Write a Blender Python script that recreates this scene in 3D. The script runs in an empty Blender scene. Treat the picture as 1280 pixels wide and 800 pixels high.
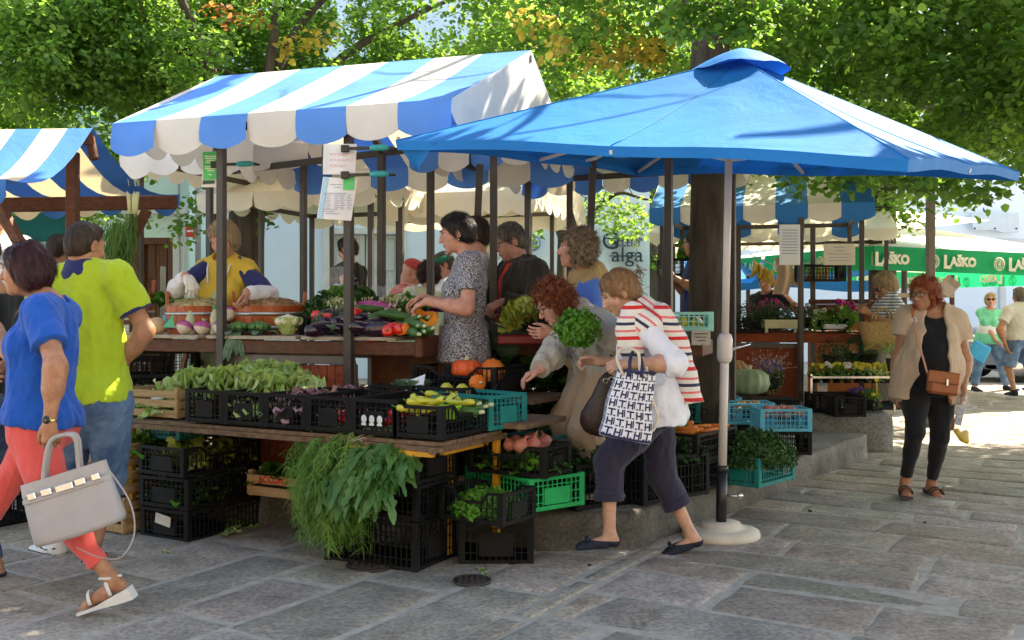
import bpy, math, random
import numpy as np
from mathutils import Vector, Matrix, Euler, noise
R=math.radians
F=1250.0; HY=387.0; CZ=1.36
rnd=random.Random(7)
nr=np.random.RandomState(11)
COL=bpy.context.scene.collection
def V(*a): return Vector(a)
def P(px,py,d): return Vector(((px-640)/F*d, d, CZ-(py-HY)/F*d))
def G(px,py,z=0.0):
 d=F*(CZ-z)/(py-HY); return Vector(((px-640)/F*d,d,z))
def PZ(px,d,z): return Vector(((px-640)/F*d,d,z))
# ---------------------------------------------------------------- materials
MATS={}
def mat(name,col,rough=.7,var=.25,scale=8.0,bump=.15,bscale=40.0,metal=0.0,trans=0.0,spec=.4,col2=None,stretch=None,sheen=0.0,tcol=None,vcol=False,alpha=None):
 if name in MATS: return MATS[name]
 m=bpy.data.materials.new(name); m.use_nodes=True
 nt=m.node_tree; N=nt.nodes; L=nt.links; N.clear()
 out=N.new('ShaderNodeOutputMaterial'); b=N.new('ShaderNodeBsdfPrincipled')
 tc=N.new('ShaderNodeTexCoord'); src=tc.outputs['Object']
 if stretch:
  mp=N.new('ShaderNodeMapping'); mp.inputs['Scale'].default_value=stretch
  L.new(src,mp.inputs['Vector']); src=mp.outputs['Vector']
 nz=N.new('ShaderNodeTexNoise'); nz.inputs['Scale'].default_value=scale; nz.inputs['Detail'].default_value=5; nz.inputs['Roughness'].default_value=.6
 L.new(src,nz.inputs['Vector'])
 c=Vector(col[:3]); c2=Vector(col2[:3]) if col2 else c*(1+var)
 rp=N.new('ShaderNodeValToRGB'); e=rp.color_ramp.elements
 lo=c*(1-var) if not col2 else c
 e[0].position=.32; e[0].color=(*lo,1); e[1].position=.68; e[1].color=(*c2,1)
 L.new(nz.outputs['Fac'],rp.inputs['Fac'])
 cs=rp.outputs['Color']
 if vcol:
  at=N.new('ShaderNodeAttribute'); at.attribute_name='tint'
  mx=N.new('ShaderNodeMix'); mx.data_type='RGBA'; mx.blend_type='MULTIPLY'; mx.inputs[0].default_value=1
  L.new(cs,mx.inputs[6]); L.new(at.outputs['Color'],mx.inputs[7]); cs=mx.outputs[2]
 L.new(cs,b.inputs['Base Color'])
 b.inputs['Roughness'].default_value=rough; b.inputs['Metallic'].default_value=metal
 b.inputs['Specular IOR Level'].default_value=spec
 if sheen: b.inputs['Sheen Weight'].default_value=sheen
 if bump:
  n2=N.new('ShaderNodeTexNoise'); n2.inputs['Scale'].default_value=bscale; n2.inputs['Detail'].default_value=3
  L.new(src,n2.inputs['Vector'])
  bp=N.new('ShaderNodeBump'); bp.inputs['Strength'].default_value=bump; bp.inputs['Distance'].default_value=.01
  L.new(n2.outputs['Fac'],bp.inputs['Height']); L.new(bp.outputs['Normal'],b.inputs['Normal'])
 sh=b.outputs[0]
 if trans:
  t=N.new('ShaderNodeBsdfTranslucent')
  if tcol: t.inputs['Color'].default_value=(*tcol,1)
  else: L.new(cs,t.inputs['Color'])
  ms=N.new('ShaderNodeMixShader'); ms.inputs[0].default_value=trans
  L.new(sh,ms.inputs[1]); L.new(t.outputs[0],ms.inputs[2]); sh=ms.outputs[0]
 if alpha is not None:
  t=N.new('ShaderNodeBsdfTransparent'); ms=N.new('ShaderNodeMixShader'); ms.inputs[0].default_value=alpha
  L.new(t.outputs[0],ms.inputs[1]); L.new(sh,ms.inputs[2]); sh=ms.outputs[0]
 L.new(sh,out.inputs['Surface'])
 m.diffuse_color=(*c,1)
 MATS[name]=m; return m
def fabric_folds(m,scale=3.0,strength=.35,dist=.03,stretch=(1,1,.35)):
 nt=m.node_tree; N=nt.nodes; L=nt.links
 b=[n for n in N if n.type=='BSDF_PRINCIPLED'][0]; tc=[n for n in N if n.type=='TEX_COORD'][0]
 mp=N.new('ShaderNodeMapping'); mp.inputs['Scale'].default_value=stretch; L.new(tc.outputs['Object'],mp.inputs['Vector'])
 n=N.new('ShaderNodeTexNoise'); n.inputs['Scale'].default_value=scale; n.inputs['Detail'].default_value=7; n.inputs['Roughness'].default_value=.58; n.inputs['Distortion'].default_value=.9
 L.new(mp.outputs[0],n.inputs['Vector'])
 bp=N.new('ShaderNodeBump'); bp.inputs['Strength'].default_value=strength; bp.inputs['Distance'].default_value=dist
 L.new(n.outputs['Fac'],bp.inputs['Height'])
 old=b.inputs['Normal'].links
 if old: L.new(old[0].from_socket,bp.inputs['Normal'])
 L.new(bp.outputs['Normal'],b.inputs['Normal'])
 return m
# ---------------------------------------------------------------- objects
def tag(o,label=None,cat=None,group=None,kind=None):
 if label: o['label']=label
 if cat: o['category']=cat
 if group: o['group']=group
 if kind: o['kind']=kind
 return o
def empty(name,loc=(0,0,0),rz=0,label=None,cat=None,group=None,kind=None):
 o=bpy.data.objects.new(name,None); COL.objects.link(o); o.location=loc; o.rotation_euler=(0,0,rz)
 o.empty_display_size=.1
 return tag(o,label,cat,group,kind)
def copy_tree(o,parent=None,loc=None,rz=None,label=None,group=None,rot=None,scale=None):
 c=o.copy(); COL.objects.link(c)
 if parent is not None: c.parent=parent
 for ch in list(o.children): copy_tree(ch,c)
 if loc is not None: c.location=loc
 if rz is not None: c.rotation_euler=(0,0,rz)
 if rot is not None: c.rotation_euler=rot
 if scale is not None: c.scale=scale if hasattr(scale,'__len__') else (scale,)*3
 if label: c['label']=label
 if group: c['group']=group
 return c
class Proto:
 """first use moves the original, later uses copy it"""
 def __init__(s,o): s.o=o; s.n=0; s.loc0=o.location.copy()
 def put(s,loc,rz=0,label=None,group=None,rot=None,scale=None):
  if s.n==0: c=s.o
  else: c=copy_tree(s.o)
  s.n+=1
  c.location=loc; c.rotation_euler=rot if rot is not None else (0,0,rz)
  if scale is not None: c.scale=scale if hasattr(scale,'__len__') else (scale,)*3
  elif group: c.scale=(rnd.uniform(.85,1.13),rnd.uniform(.88,1.1),rnd.uniform(.88,1.1))
  elif s.n>1: c.scale=(1,1,1)
  if label: c['label']=label
  if group: c['group']=group
  return c
class MB:
 def __init__(s,M=None):
  s.v=[];s.f=[];s.m=[];s.sm=[];s.M=M or Matrix(); s.tint=None
 def add(s,vs,fs,mi=0,smooth=False):
  o=len(s.v); M=s.M
  s.v+= [M@Vector(v) for v in vs]
  s.f+= [tuple(i+o for i in f) for f in fs]
  s.m+= [mi]*len(fs); s.sm+=[smooth]*len(fs); return o
 def box(s,c,d,rz=0,mi=0,b=0.0,rot=None):
  x,y,z=d[0]/2,d[1]/2,d[2]/2
  Q=(rot if rot is not None else Matrix.Rotation(rz,3,'Z')); c=Vector(c)
  if b<=0:
   vs=[c+Q@Vector((sx*x,sy*y,sz*z)) for sx in(-1,1) for sy in(-1,1) for sz in(-1,1)]
   fs=[(0,1,3,2),(4,6,7,5),(0,4,5,1),(2,3,7,6),(0,2,6,4),(1,5,7,3)]
   s.add(vs,fs,mi); return
  vs=[];idx={}
  for sx in(-1,1):
   for sy in(-1,1):
    for sz in(-1,1):
     for k in range(3):
      p=[sx*x,sy*y,sz*z]
      for j in range(3):
       if j!=k: p[j]-=(sx,sy,sz)[j]*b
      idx[(sx,sy,sz,k)]=len(vs); vs.append(c+Q@Vector(p))
  fs=[]
  def g(a,k): return idx[(*a,k)]
  for k in range(3):
   i,j=[t for t in range(3) if t!=k]
   for sg in(-1,1):
    q=[]
    for (u,w) in((-1,-1),(1,-1),(1,1),(-1,1)):
     a=[0,0,0]; a[k]=sg;a[i]=u;a[j]=w; q.append(g(a,k))
    if (sg>0)!=(k!=1): q.reverse()
    fs.append(tuple(q))
  for k in range(3):  # edges parallel to axis k
   i,j=[t for t in range(3) if t!=k]
   for u in(-1,1):
    for w in(-1,1):
     a=[0,0,0];a[k]=-1;a[i]=u;a[j]=w; c2=list(a);c2[k]=1
     q=[g(a,i),g(c2,i),g(c2,j),g(a,j)]
     if (u*w>0)!=(k!=1): q.reverse()
     fs.append(tuple(q))
  for sx in(-1,1):
   for sy in(-1,1):
    for sz in(-1,1):
     q=[g((sx,sy,sz),k) for k in range(3)]
     if sx*sy*sz<0: q.reverse()
     fs.append(tuple(q))
  s.add(vs,fs,mi)
 def beam(s,a,b,w,h,mi=0,bev=0.0,up=Vector((0,0,1))):
  a=Vector(a);b=Vector(b);d=b-a;L=d.length;x=d.normalized()
  if abs(x.dot(up))>.98: up=Vector((0,1,0))
  y=up.cross(x).normalized(); z=x.cross(y)
  Q=Matrix((x,y,z)).transposed()
  s.box((a+b)/2,(L,w,h),mi=mi,b=bev,rot=Q)
 def tube(s,pts,r,n=8,mi=0,caps=True,smooth=True,flat=1.0):
  pts=[Vector(p) for p in pts]; k=len(pts)
  if not hasattr(r,'__len__'): r=[r]*k
  vs=[];fs=[]
  t0=(pts[1]-pts[0]).normalized()
  u=t0.orthogonal().normalized()
  for i,p in enumerate(pts):
   t=((pts[min(i+1,k-1)]-pts[max(i-1,0)])).normalized()
   u=(u-t*u.dot(t)).normalized(); w=t.cross(u)
   for j in range(n):
    a=2*math.pi*j/n
    vs.append(p+(u*math.cos(a)+w*math.sin(a)*flat)*r[i])
  for i in range(k-1):
   for j in range(n):
    fs.append((i*n+j,i*n+(j+1)%n,(i+1)*n+(j+1)%n,(i+1)*n+j))
  if caps:
   fs.append(tuple(range(n-1,-1,-1))); fs.append(tuple((k-1)*n+j for j in range(n)))
  s.add(vs,fs,mi,smooth)
 def lathe(s,prof,c=(0,0,0),n=24,mi=0,smooth=True,rot=None,wob=None,ribs=0,ribamp=0,mis=None):
  c=Vector(c); vs=[];fs=[]; k=len(prof)
  for (r,z) in prof:
   for j in range(n):
    a=2*math.pi*j/n; rr=r*(1+(ribamp*abs(math.cos(a*ribs/2))-ribamp*.5 if ribs else 0))
    if wob: rr*=1+wob*math.sin(3*a+z*20)
    v=Vector((rr*math.cos(a),rr*math.sin(a),z))
    vs.append(c+(rot@v if rot is not None else v))
  for i in range(k-1):
   for j in range(n): fs.append((i*n+j,i*n+(j+1)%n,(i+1)*n+(j+1)%n,(i+1)*n+j))
  fs.append(tuple(range(n-1,-1,-1))); fs.append(tuple((k-1)*n+j for j in range(n)))
  s.add(vs,fs,mi,smooth)
  if mis:
   base=len(s.m)-len(fs)
   for i in range(k-1):
    for j in range(n): s.m[base+i*n+j]=mis[i]
 def ell(s,c,r,rot=None,n=12,m=8,mi=0,noise=0,seed=0):
  if not hasattr(r,'__len__'): r=(r,r,r)
  c=Vector(c); vs=[c+(rot@Vector((0,0,-r[2])) if rot is not None else Vector((0,0,-r[2])))];fs=[]
  for i in range(1,m):
   ph=-math.pi/2+math.pi*i/m
   for j in range(n):
    a=2*math.pi*j/n; k=1
    if noise: k=1+noise*math.sin(3*a+seed)*math.cos(2*ph+seed*2)+noise*.6*math.sin(5*a-seed*3+ph*4)
    v=Vector((r[0]*math.cos(ph)*math.cos(a)*k,r[1]*math.cos(ph)*math.sin(a)*k,r[2]*math.sin(ph)*k))
    vs.append(c+(rot@v if rot is not None else v))
  t=Vector((0,0,r[2])); vs.append(c+(rot@t if rot is not None else t))
  for j in range(n): fs.append((0,1+(j+1)%n,1+j))
  for i in range(m-2):
   for j in range(n): fs.append((1+i*n+j,1+i*n+(j+1)%n,1+(i+1)*n+(j+1)%n,1+(i+1)*n+j))
  l=len(vs)-1; b=1+(m-2)*n
  for j in range(n): fs.append((b+j,b+(j+1)%n,l))
  s.add(vs,fs,mi,True)
 def prism(s,poly,o,ux,uy,t,mi=0,smooth=False):
  """extrude polygon (2D) placed at o with axes ux,uy by thickness t along ux x uy, centred"""
  o=Vector(o);ux=Vector(ux).normalized();uy=Vector(uy).normalized();n=ux.cross(uy).normalized()
  k=len(poly)
  a=[o+ux*p[0]+uy*p[1]+n*t/2 for p in poly]; b=[o+ux*p[0]+uy*p[1]-n*t/2 for p in poly]
  fs=[tuple(range(k)),tuple(2*k-1-i for i in range(k))]+[(i,i+k,(i+1)%k+k,(i+1)%k) for i in range(k)]
  s.add(a+b,fs,mi,smooth)
 def grid(s,fn,nu,nv,mi=0,smooth=True,mif=None,thick=0):
  vs=[fn(i/nu,j/nv) for j in range(nv+1) for i in range(nu+1)]
  fs=[];ms=[]
  for j in range(nv):
   for i in range(nu):
    fs.append((j*(nu+1)+i,j*(nu+1)+i+1,(j+1)*(nu+1)+i+1,(j+1)*(nu+1)+i)); ms.append(mif(i,j) if mif else mi)
  s.add(vs,fs,0,smooth); s.m[-len(ms):]=ms
 def build(s,name,mats,parent=None,auto=False):
  me=bpy.data.meshes.new(name); me.from_pydata([tuple(v) for v in s.v],[],s.f)
  if not isinstance(mats,(list,tuple)): mats=[mats]
  for m in mats: me.materials.append(m)
  me.polygons.foreach_set('material_index',s.m); me.polygons.foreach_set('use_smooth',s.sm)
  if s.tint is not None:
   at=me.color_attributes.new('tint','FLOAT_COLOR','CORNER')
   arr=np.ones((len(me.loops),4),np.float32); ls=np.zeros(len(me.polygons),int); lt=np.zeros(len(me.polygons),int)
   me.polygons.foreach_get('loop_start',ls); me.polygons.foreach_get('loop_total',lt)
   arr[:,:3]=np.repeat(np.array(s.tint,np.float32).reshape(len(lt),-1),lt,axis=0)
   at.data.foreach_set('color',arr.ravel())
  me.update()
  o=bpy.data.objects.new(name,me); COL.objects.link(o)
  if parent is not None: o.parent=parent
  return o
def npmesh(name,v,quads,mats,mi=None,smooth=True,parent=None,tint=None):
 me=bpy.data.meshes.new(name); nv=len(v); nf=len(quads); k=quads.shape[1]
 me.vertices.add(nv); me.vertices.foreach_set('co',np.asarray(v,np.float32).ravel())
 me.loops.add(nf*k); me.loops.foreach_set('vertex_index',np.asarray(quads,np.int32).ravel())
 me.polygons.add(nf); me.polygons.foreach_set('loop_start',np.arange(nf,dtype=np.int32)*k)
 try: me.polygons.foreach_set('loop_total',np.full(nf,k,np.int32))
 except Exception: pass
 if not isinstance(mats,(list,tuple)): mats=[mats]
 for m in mats: me.materials.append(m)
 if mi is not None: me.polygons.foreach_set('material_index',np.asarray(mi,np.int32))
 me.update(calc_edges=True)
 me.polygons.foreach_set('use_smooth',np.full(nf,smooth,bool))
 if tint is not None:
  at=me.color_attributes.new('tint','FLOAT_COLOR','POINT')
  a=np.ones((nv,4),np.float32); a[:,:3]=tint; at.data.foreach_set('color',a.ravel())
 o=bpy.data.objects.new(name,me); COL.objects.link(o)
 if parent is not None: o.parent=parent
 return o
def text(name,body,mat_,size,M,parent=None,ext=.001,align='CENTER',sx=1.0,bold=0):
 c=bpy.data.curves.new(name,'FONT'); c.body=body; c.size=size; c.extrude=ext; c.align_x=align; c.align_y='CENTER'; c.offset=bold
 c.resolution_u=3
 o=bpy.data.objects.new(name,c); COL.objects.link(o)
 dg=bpy.context.evaluated_depsgraph_get(); me=bpy.data.meshes.new_from_object(o.evaluated_get(dg))
 bpy.data.objects.remove(o); me.materials.clear(); me.materials.append(mat_)
 me.transform(M@Matrix.Diagonal((sx,1,1,1)))
 o=bpy.data.objects.new(name,me); COL.objects.link(o)
 if parent is not None: o.parent=parent
 return o
def frame(o,x,up=(0,0,1)):
 x=Vector(x).normalized(); up=Vector(up); n=x.cross(up).normalized(); u=n.cross(x).normalized()
 M=Matrix.Identity(4)
 for i in range(3): M[i][0]=x[i];M[i][1]=u[i];M[i][2]=n[i];M[i][3]=o[i]
 return M
# ---------------------------------------------------------------- implicit bodies
def vn(a): return np.array(a,dtype=np.float64)
class SDF:
 def __init__(s,lo,hi,h):
  s.h=h; s.lo=vn(lo); s.n=np.ceil((vn(hi)-s.lo)/h).astype(int)+1
  s.g=np.full(s.n,.5,np.float32)
  s.ax=[(s.lo[i]+np.arange(s.n[i])*h).astype(np.float32) for i in range(3)]
 def sub(s,lo,hi):
  a=np.clip(np.floor((vn(lo)-s.lo)/s.h).astype(int),0,s.n); b=np.clip(np.ceil((vn(hi)-s.lo)/s.h).astype(int)+1,0,s.n)
  if (b<=a).any(): return None
  sl=tuple(slice(a[i],b[i]) for i in range(3))
  X=s.ax[0][sl[0]][:,None,None];Y=s.ax[1][sl[1]][None,:,None];Z=s.ax[2][sl[2]][None,None,:]
  return sl,X,Y,Z
 def put(s,sl,d,k,op='u'):
  a=s.g[sl]
  if op=='u':
   if k>0:
    h=np.maximum(k-np.abs(a-d),0)/k; s.g[sl]=np.minimum(a,d)-h*h*k*.25
   else: s.g[sl]=np.minimum(a,d)
  elif op=='s':
   d=-d
   if k>0:
    h=np.maximum(k-np.abs(a-d),0)/k; s.g[sl]=np.maximum(a,d)+h*h*k*.25
   else: s.g[sl]=np.maximum(a,d)
 def cone(s,a,b,ra,rb,k=.02,cut=None,op='u',flat=None):
  a=vn(a);b=vn(b);m=max(ra,rb)*(1 if flat is None else max(1,flat[1]))+k+3*s.h
  r=s.sub(np.minimum(a,b)-m,np.maximum(a,b)+m)
  if r is None: return
  sl,X,Y,Z=r; ba=b-a; L2=max(float(ba@ba),1e-9)
  px,py,pz=X-a[0],Y-a[1],Z-a[2]
  t=np.clip((px*ba[0]+py*ba[1]+pz*ba[2])/L2,0,1)
  dx,dy,dz=px-t*ba[0],py-t*ba[1],pz-t*ba[2]
  if flat is not None:   # flat=(axis,scale): squash/stretch along axis
   ax=vn(flat[0]); ax=ax/np.linalg.norm(ax); q=dx*ax[0]+dy*ax[1]+dz*ax[2]; f=1/flat[1]-1
   dx=dx+q*f*ax[0];dy=dy+q*f*ax[1];dz=dz+q*f*ax[2]
  d=np.sqrt(dx*dx+dy*dy+dz*dz)-(ra+t*(rb-ra))
  if cut is not None:
   for (o,n) in cut:
    o=vn(o);n=vn(n)/np.linalg.norm(n)
    d=np.maximum(d,(X-o[0])*n[0]+(Y-o[1])*n[1]+(Z-o[2])*n[2])
  s.put(sl,d.astype(np.float32),k,op)
 def ell(s,c,r,Q=None,k=.02,op='u',cut=None):
  c=vn(c);r=vn(r);m=max(r)+k+3*s.h
  q=s.sub(c-m,c+m)
  if q is None: return
  sl,X,Y,Z=q; Q=np.eye(3) if Q is None else np.array(Q)   # columns = axes
  p=[(X-c[0])*Q[0,i]+(Y-c[1])*Q[1,i]+(Z-c[2])*Q[2,i] for i in range(3)]
  k0=np.sqrt(sum((p[i]/r[i])**2 for i in range(3))); k1=np.sqrt(sum((p[i]/r[i]**2)**2 for i in range(3)))
  d=k0*(k0-1)/np.maximum(k1,1e-6)
  if cut is not None:
   for (o,n) in cut:
    o=vn(o);n=vn(n)/np.linalg.norm(n)
    d=np.maximum(d,(X-o[0])*n[0]+(Y-o[1])*n[1]+(Z-o[2])*n[2])
  s.put(sl,d.astype(np.float32),k,op)
 def plane(s,o,n,k=0.0):
  """keep the side where (p-o).n<0"""
  o=vn(o);n=vn(n)/np.linalg.norm(n)
  d=(s.ax[0][:,None,None]-o[0])*n[0]+(s.ax[1][None,:,None]-o[1])*n[1]+(s.ax[2][None,None,:]-o[2])*n[2]
  s.g=np.maximum(s.g,d.astype(np.float32))
 def noise(s,amp,freq,seed=0,stretch=(1,1,1)):
  r=np.random.RandomState(abs(int(seed)))
  band=np.abs(s.g)<(amp*2+4*s.h)
  I=np.nonzero(band)
  if len(I[0])==0: return
  p=np.stack([s.ax[i][I[i]] for i in range(3)],1)*vn(stretch)[None]
  out=np.zeros(len(p))
  for o in range(3):
   f=freq*(1.9**o); a=amp/(1.7**o)
   for _ in range(3):
    k=r.normal(size=3); k/=np.linalg.norm(k); k2=r.normal(size=3); k2/=np.linalg.norm(k2)
    out+=a*.5*np.sin(p@k*f*2*math.pi+1.6*np.sin(p@k2*f*math.pi*1.3+r.rand()*6)+r.rand()*6)
  s.g[I]+=out.astype(np.float32)
 def mesh(s):
  g=s.g; g=np.pad(g,1,constant_values=.5); ins=g<0
  n=np.array(g.shape); lo=s.lo-s.h
  c=np.zeros(n-1,np.uint8)
  for dx in(0,1):
   for dy in(0,1):
    for dz in(0,1): c+=ins[dx:n[0]-1+dx,dy:n[1]-1+dy,dz:n[2]-1+dz]
  act=(c>0)&(c<8); I=np.stack(np.nonzero(act),1)
  if len(I)==0: return np.zeros((0,3)),np.zeros((0,4),int)
  idx=np.full(act.shape,-1,np.int64); idx[act]=np.arange(len(I))
  acc=np.zeros((len(I),3)); cnt=np.zeros(len(I))
  cor=[(a,b,d) for a in(0,1) for b in(0,1) for d in(0,1)]
  for a in cor:
   for ax in range(3):
    if a[ax]==1: continue
    b=list(a); b[ax]=1
    ga=g[I[:,0]+a[0],I[:,1]+a[1],I[:,2]+a[2]]; gb=g[I[:,0]+b[0],I[:,1]+b[1],I[:,2]+b[2]]
    m=(ga<0)!=(gb<0); t=ga[m]/(ga[m]-gb[m])
    pp=np.tile(np.array(a,float),(m.sum(),1)); pp[:,ax]+=t
    acc[m]+=pp; cnt[m]+=1
  v=lo+(I+acc/cnt[:,None])*s.h
  Q=[]
  for ax in range(3):
   o=[t for t in range(3) if t!=ax]
   sl0=[slice(1,n[i]-1) for i in range(3)]; sl1=[slice(1,n[i]-1) for i in range(3)]
   sl0[ax]=slice(0,n[ax]-1); sl1[ax]=slice(1,n[ax])
   A=ins[tuple(sl0)];B=ins[tuple(sl1)]
   ch=np.stack(np.nonzero(A!=B),1)
   sg=A[ch[:,0],ch[:,1],ch[:,2]]
   base=ch.copy(); 
   for t in o: base[:,t]+=1
   def cell(d1,d2):
    e=base.copy(); e[:,o[0]]-=d1; e[:,o[1]]-=d2; return idx[e[:,0],e[:,1],e[:,2]]
   q=np.stack([cell(0,0),cell(1,0),cell(1,1),cell(0,1)],1)
   fl=sg if ax!=1 else ~sg
   q[~fl]=q[~fl][:,::-1]
   Q.append(q)
  return v,np.concatenate(Q)
def sdf_obj(name,s,mats,parent,paint=None,origin=None):
 v,q=s.mesh()
 if len(v)==0: return None
 mi=None
 if paint:
  fc=v[q].mean(1); mi=np.zeros(len(q),int)
  for (c,r,Q,m) in paint:
   Q=np.array(Q); p=(fc-vn(c))@Q
   mi[(((p/vn(r))**2).sum(1))<1]=m
 if origin is not None: v=v-vn(origin)
 return npmesh(name,v,q,mats,mi,True,parent)
SK=mat('skin',(.44,.24,.155),.5,.10,22,.25,140,spec=.4,col2=(.60,.34,.23))
SKT=mat('skin_tanned',(.30,.135,.072),.5,.1,22,.25,140,spec=.4,col2=(.47,.235,.135))
SKP=mat('skin_pink',(.46,.22,.15),.5,.1,22,.25,140,spec=.4,col2=(.62,.33,.25))
for m in(SK,SKT,SKP):
 b=[n for n in m.node_tree.nodes if n.type=='BSDF_PRINCIPLED'][0]
 b.inputs['Subsurface Weight'].default_value=.08; b.inputs['Subsurface Radius'].default_value=(.012,.004,.002); b.inputs['Subsurface Scale'].default_value=1
LIP=mat('lips',(.40,.12,.10),.4,.1,20,0)
mat('lash',(.03,.02,.015),.6,.1,20,0)
EYW=mat('eye_white',(.72,.70,.66),.25,.03,20,0); EYB=mat('iris',(.05,.035,.02),.15,.2,200,0)
def hairm(n,c,c2,st=(60,60,6),tr=.4):
 return mat(n,c,.5,.3,1.0,.8,1.2,col2=c2,stretch=st,spec=.35)
H_BURG=hairm('hair_burgundy',(.012,.004,.005),(.07,.016,.020),(45,45,14))
H_BLK=hairm('hair_black',(.006,.006,.007),(.022,.019,.018))
H_GREY=hairm('hair_grey_brown',(.035,.027,.02),(.14,.12,.10))
H_CURL=hairm('hair_curly_grey_brown',(.08,.055,.035),(.32,.25,.18),(40,40,40))
H_RED=hairm('hair_auburn',(.05,.012,.005),(.28,.075,.024),(45,45,45))
H_BLO=hairm('hair_dark_blond',(.14,.065,.025),(.42,.25,.12),(50,50,9))
H_ORG=hairm('hair_orange_red',(.13,.026,.008),(.40,.10,.032),(42,42,20))
H_FAIR=hairm('hair_fair',(.22,.14,.07),(.50,.38,.22))
H_DARK=hairm('hair_dark_brown',(.018,.010,.006),(.07,.04,.025))
def cloth(n,c,var=.08,rough=.85,bump=.25,bs=320,folds=.5,fs=5,c2=None,**k):
 m=mat(n,c,rough,var,6,bump,bs,spec=.2,sheen=.15,col2=c2,**k); 
 if folds: fabric_folds(m,fs,folds,.022)
 return m
C_BLUE=cloth('blue_jersey',(.006,.085,.42)); C_CORAL=cloth('coral_cotton',(.72,.11,.10)); C_LIME=cloth('lime_jersey',(.40,.54,.03),folds=.6)
C_NAVY=cloth('navy_knit',(.022,.03,.12)); C_DENIM=mat('denim',(.035,.085,.19),.9,.2,7,.4,260,col2=(.16,.27,.43)); fabric_folds(C_DENIM,5,.6)
C_DEN2=mat('dark_denim',(.02,.045,.10),.9,.2,9,.4,260,col2=(.08,.13,.21)); fabric_folds(C_DEN2,5,.6)
C_GREY=mat('mottled_grey_jersey',(.03,.03,.04),.85,.2,130,.1,200,col2=(.42,.42,.46))
e=[n for n in C_GREY.node_tree.nodes if n.type=='VALTORGB'][0].color_ramp.elements; e[0].position=.46; e[1].position=.54; fabric_folds(C_GREY,5,.5)
C_BLACK=cloth('black_jersey',(.010,.011,.014),folds=.4); C_WHITE=cloth('white_cotton',(.72,.74,.80),.03,folds=.6); C_BEIGE=cloth('beige_linen',(.43,.405,.35),.05)
C_TROU=cloth('taupe_trousers',(.43,.32,.215),.05,folds=.6); C_TAN=cloth('tan_canvas_vest',(.42,.29,.12),.06); C_SKY=cloth('cornflower_cotton',(.07,.18,.58))
C_BROWN=cloth('dark_olive_brown_jacket',(.040,.035,.026),.1,folds=.7); C_REDS=cloth('red_cotton',(.60,.035,.025)); C_PLUM=cloth('navy_plum_trousers',(.028,.026,.050),.1,folds=.6)
C_OAT=cloth('oatmeal_knit',(.55,.42,.30),.08,bump=.5,bs=180); C_MINT=cloth('mint_jersey',(.16,.62,.42)); C_PALEG=cloth('pale_green_cotton',(.58,.66,.42),.04)
C_YEL=cloth('yellow_fleece',(.62,.44,.06),.08); C_LINEN=cloth('pale_grey_shirt',(.55,.54,.50),.05)
LEA=mat('tan_leather',(.30,.085,.025),.42,.12,14,.2,90,spec=.5); LEAG=mat('pale_grey_leather',(.36,.34,.335),.45,.05,8,.2,90,spec=.4)
LEAD=mat('dark_brown_leather',(.045,.026,.020),.4,.15,14,.3,80); SHB=mat('black_suede',(.010,.014,.028),.8,.1,20,.2,200)
GOLD=mat('gold',(.75,.52,.20),.25,.05,20,0,metal=1.0); SILV=mat('silver_metal',(.65,.64,.62),.25,.05,20,0,metal=1.0)
SHW=mat('white_shoe_leather',(.66,.65,.62),.5,.08,10,.15,80); SHD=mat('dark_shoe_trim',(.04,.04,.05),.5,.1,10,0); RUB=mat('cork_sole',(.70,.66,.58),.7,.05,20,.1,100)
BRZ=mat('bronze_leather',(.13,.085,.06),.35,.1,15,.1,80,metal=.5)
ROPE=mat('cream_cord',(.62,.56,.45),.9,.06,40,.4,200)
GLS=mat('spectacle_frame',(.02,.02,.022),.3,.1,10,0); 
def stripes(name,cols,period,axis=2,rot=None,base=.85,dis=.0):
 m=cloth(name,(.7,.7,.7),.05,folds=.5); nt=m.node_tree;N=nt.nodes;L=nt.links
 b=[n for n in N if n.type=='BSDF_PRINCIPLED'][0]; tc=[n for n in N if n.type=='TEX_COORD'][0]
 mp=N.new('ShaderNodeMapping'); 
 if rot: mp.inputs['Rotation'].default_value=rot
 L.new(tc.outputs['Object'],mp.inputs['Vector'])
 sp=N.new('ShaderNodeSeparateXYZ'); L.new(mp.outputs[0],sp.inputs[0])
 nz=N.new('ShaderNodeTexNoise'); nz.inputs['Scale'].default_value=4; L.new(tc.outputs['Object'],nz.inputs['Vector'])
 ad=N.new('ShaderNodeMath'); ad.operation='MULTIPLY_ADD'; L.new(nz.outputs['Fac'],ad.inputs[0]); ad.inputs[1].default_value=dis; L.new(sp.outputs[axis],ad.inputs[2])
 dv=N.new('ShaderNodeMath'); dv.operation='DIVIDE'; L.new(ad.outputs[0],dv.inputs[0]); dv.inputs[1].default_value=period
 fr=N.new('ShaderNodeMath'); fr.operation='FRACT'; L.new(dv.outputs[0],fr.inputs[0])
 rp=N.new('ShaderNodeValToRGB'); rp.color_ramp.interpolation='CONSTANT'; L.new(fr.outputs[0],rp.inputs['Fac'])
 el=rp.color_ramp.elements
 while len(el)>1: el.remove(el[-1])
 for i,(p,c) in enumerate(cols):
  q=el[0] if i==0 else el.new(p); q.position=p; q.color=(*c,1)
 L.new(rp.outputs[0],b.inputs['Base Color']); return m
WH=(.72,.71,.66);RD=(.62,.03,.035);PK=(.72,.17,.18);NV=(.035,.04,.08)
C_STR=stripes('red_navy_striped_knit',[(0,WH),(.14,RD),(.26,WH),(.40,PK),(.47,WH),(.62,NV),(.72,WH),(.84,PK),(.92,WH)],.165,2,dis=.02)
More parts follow.
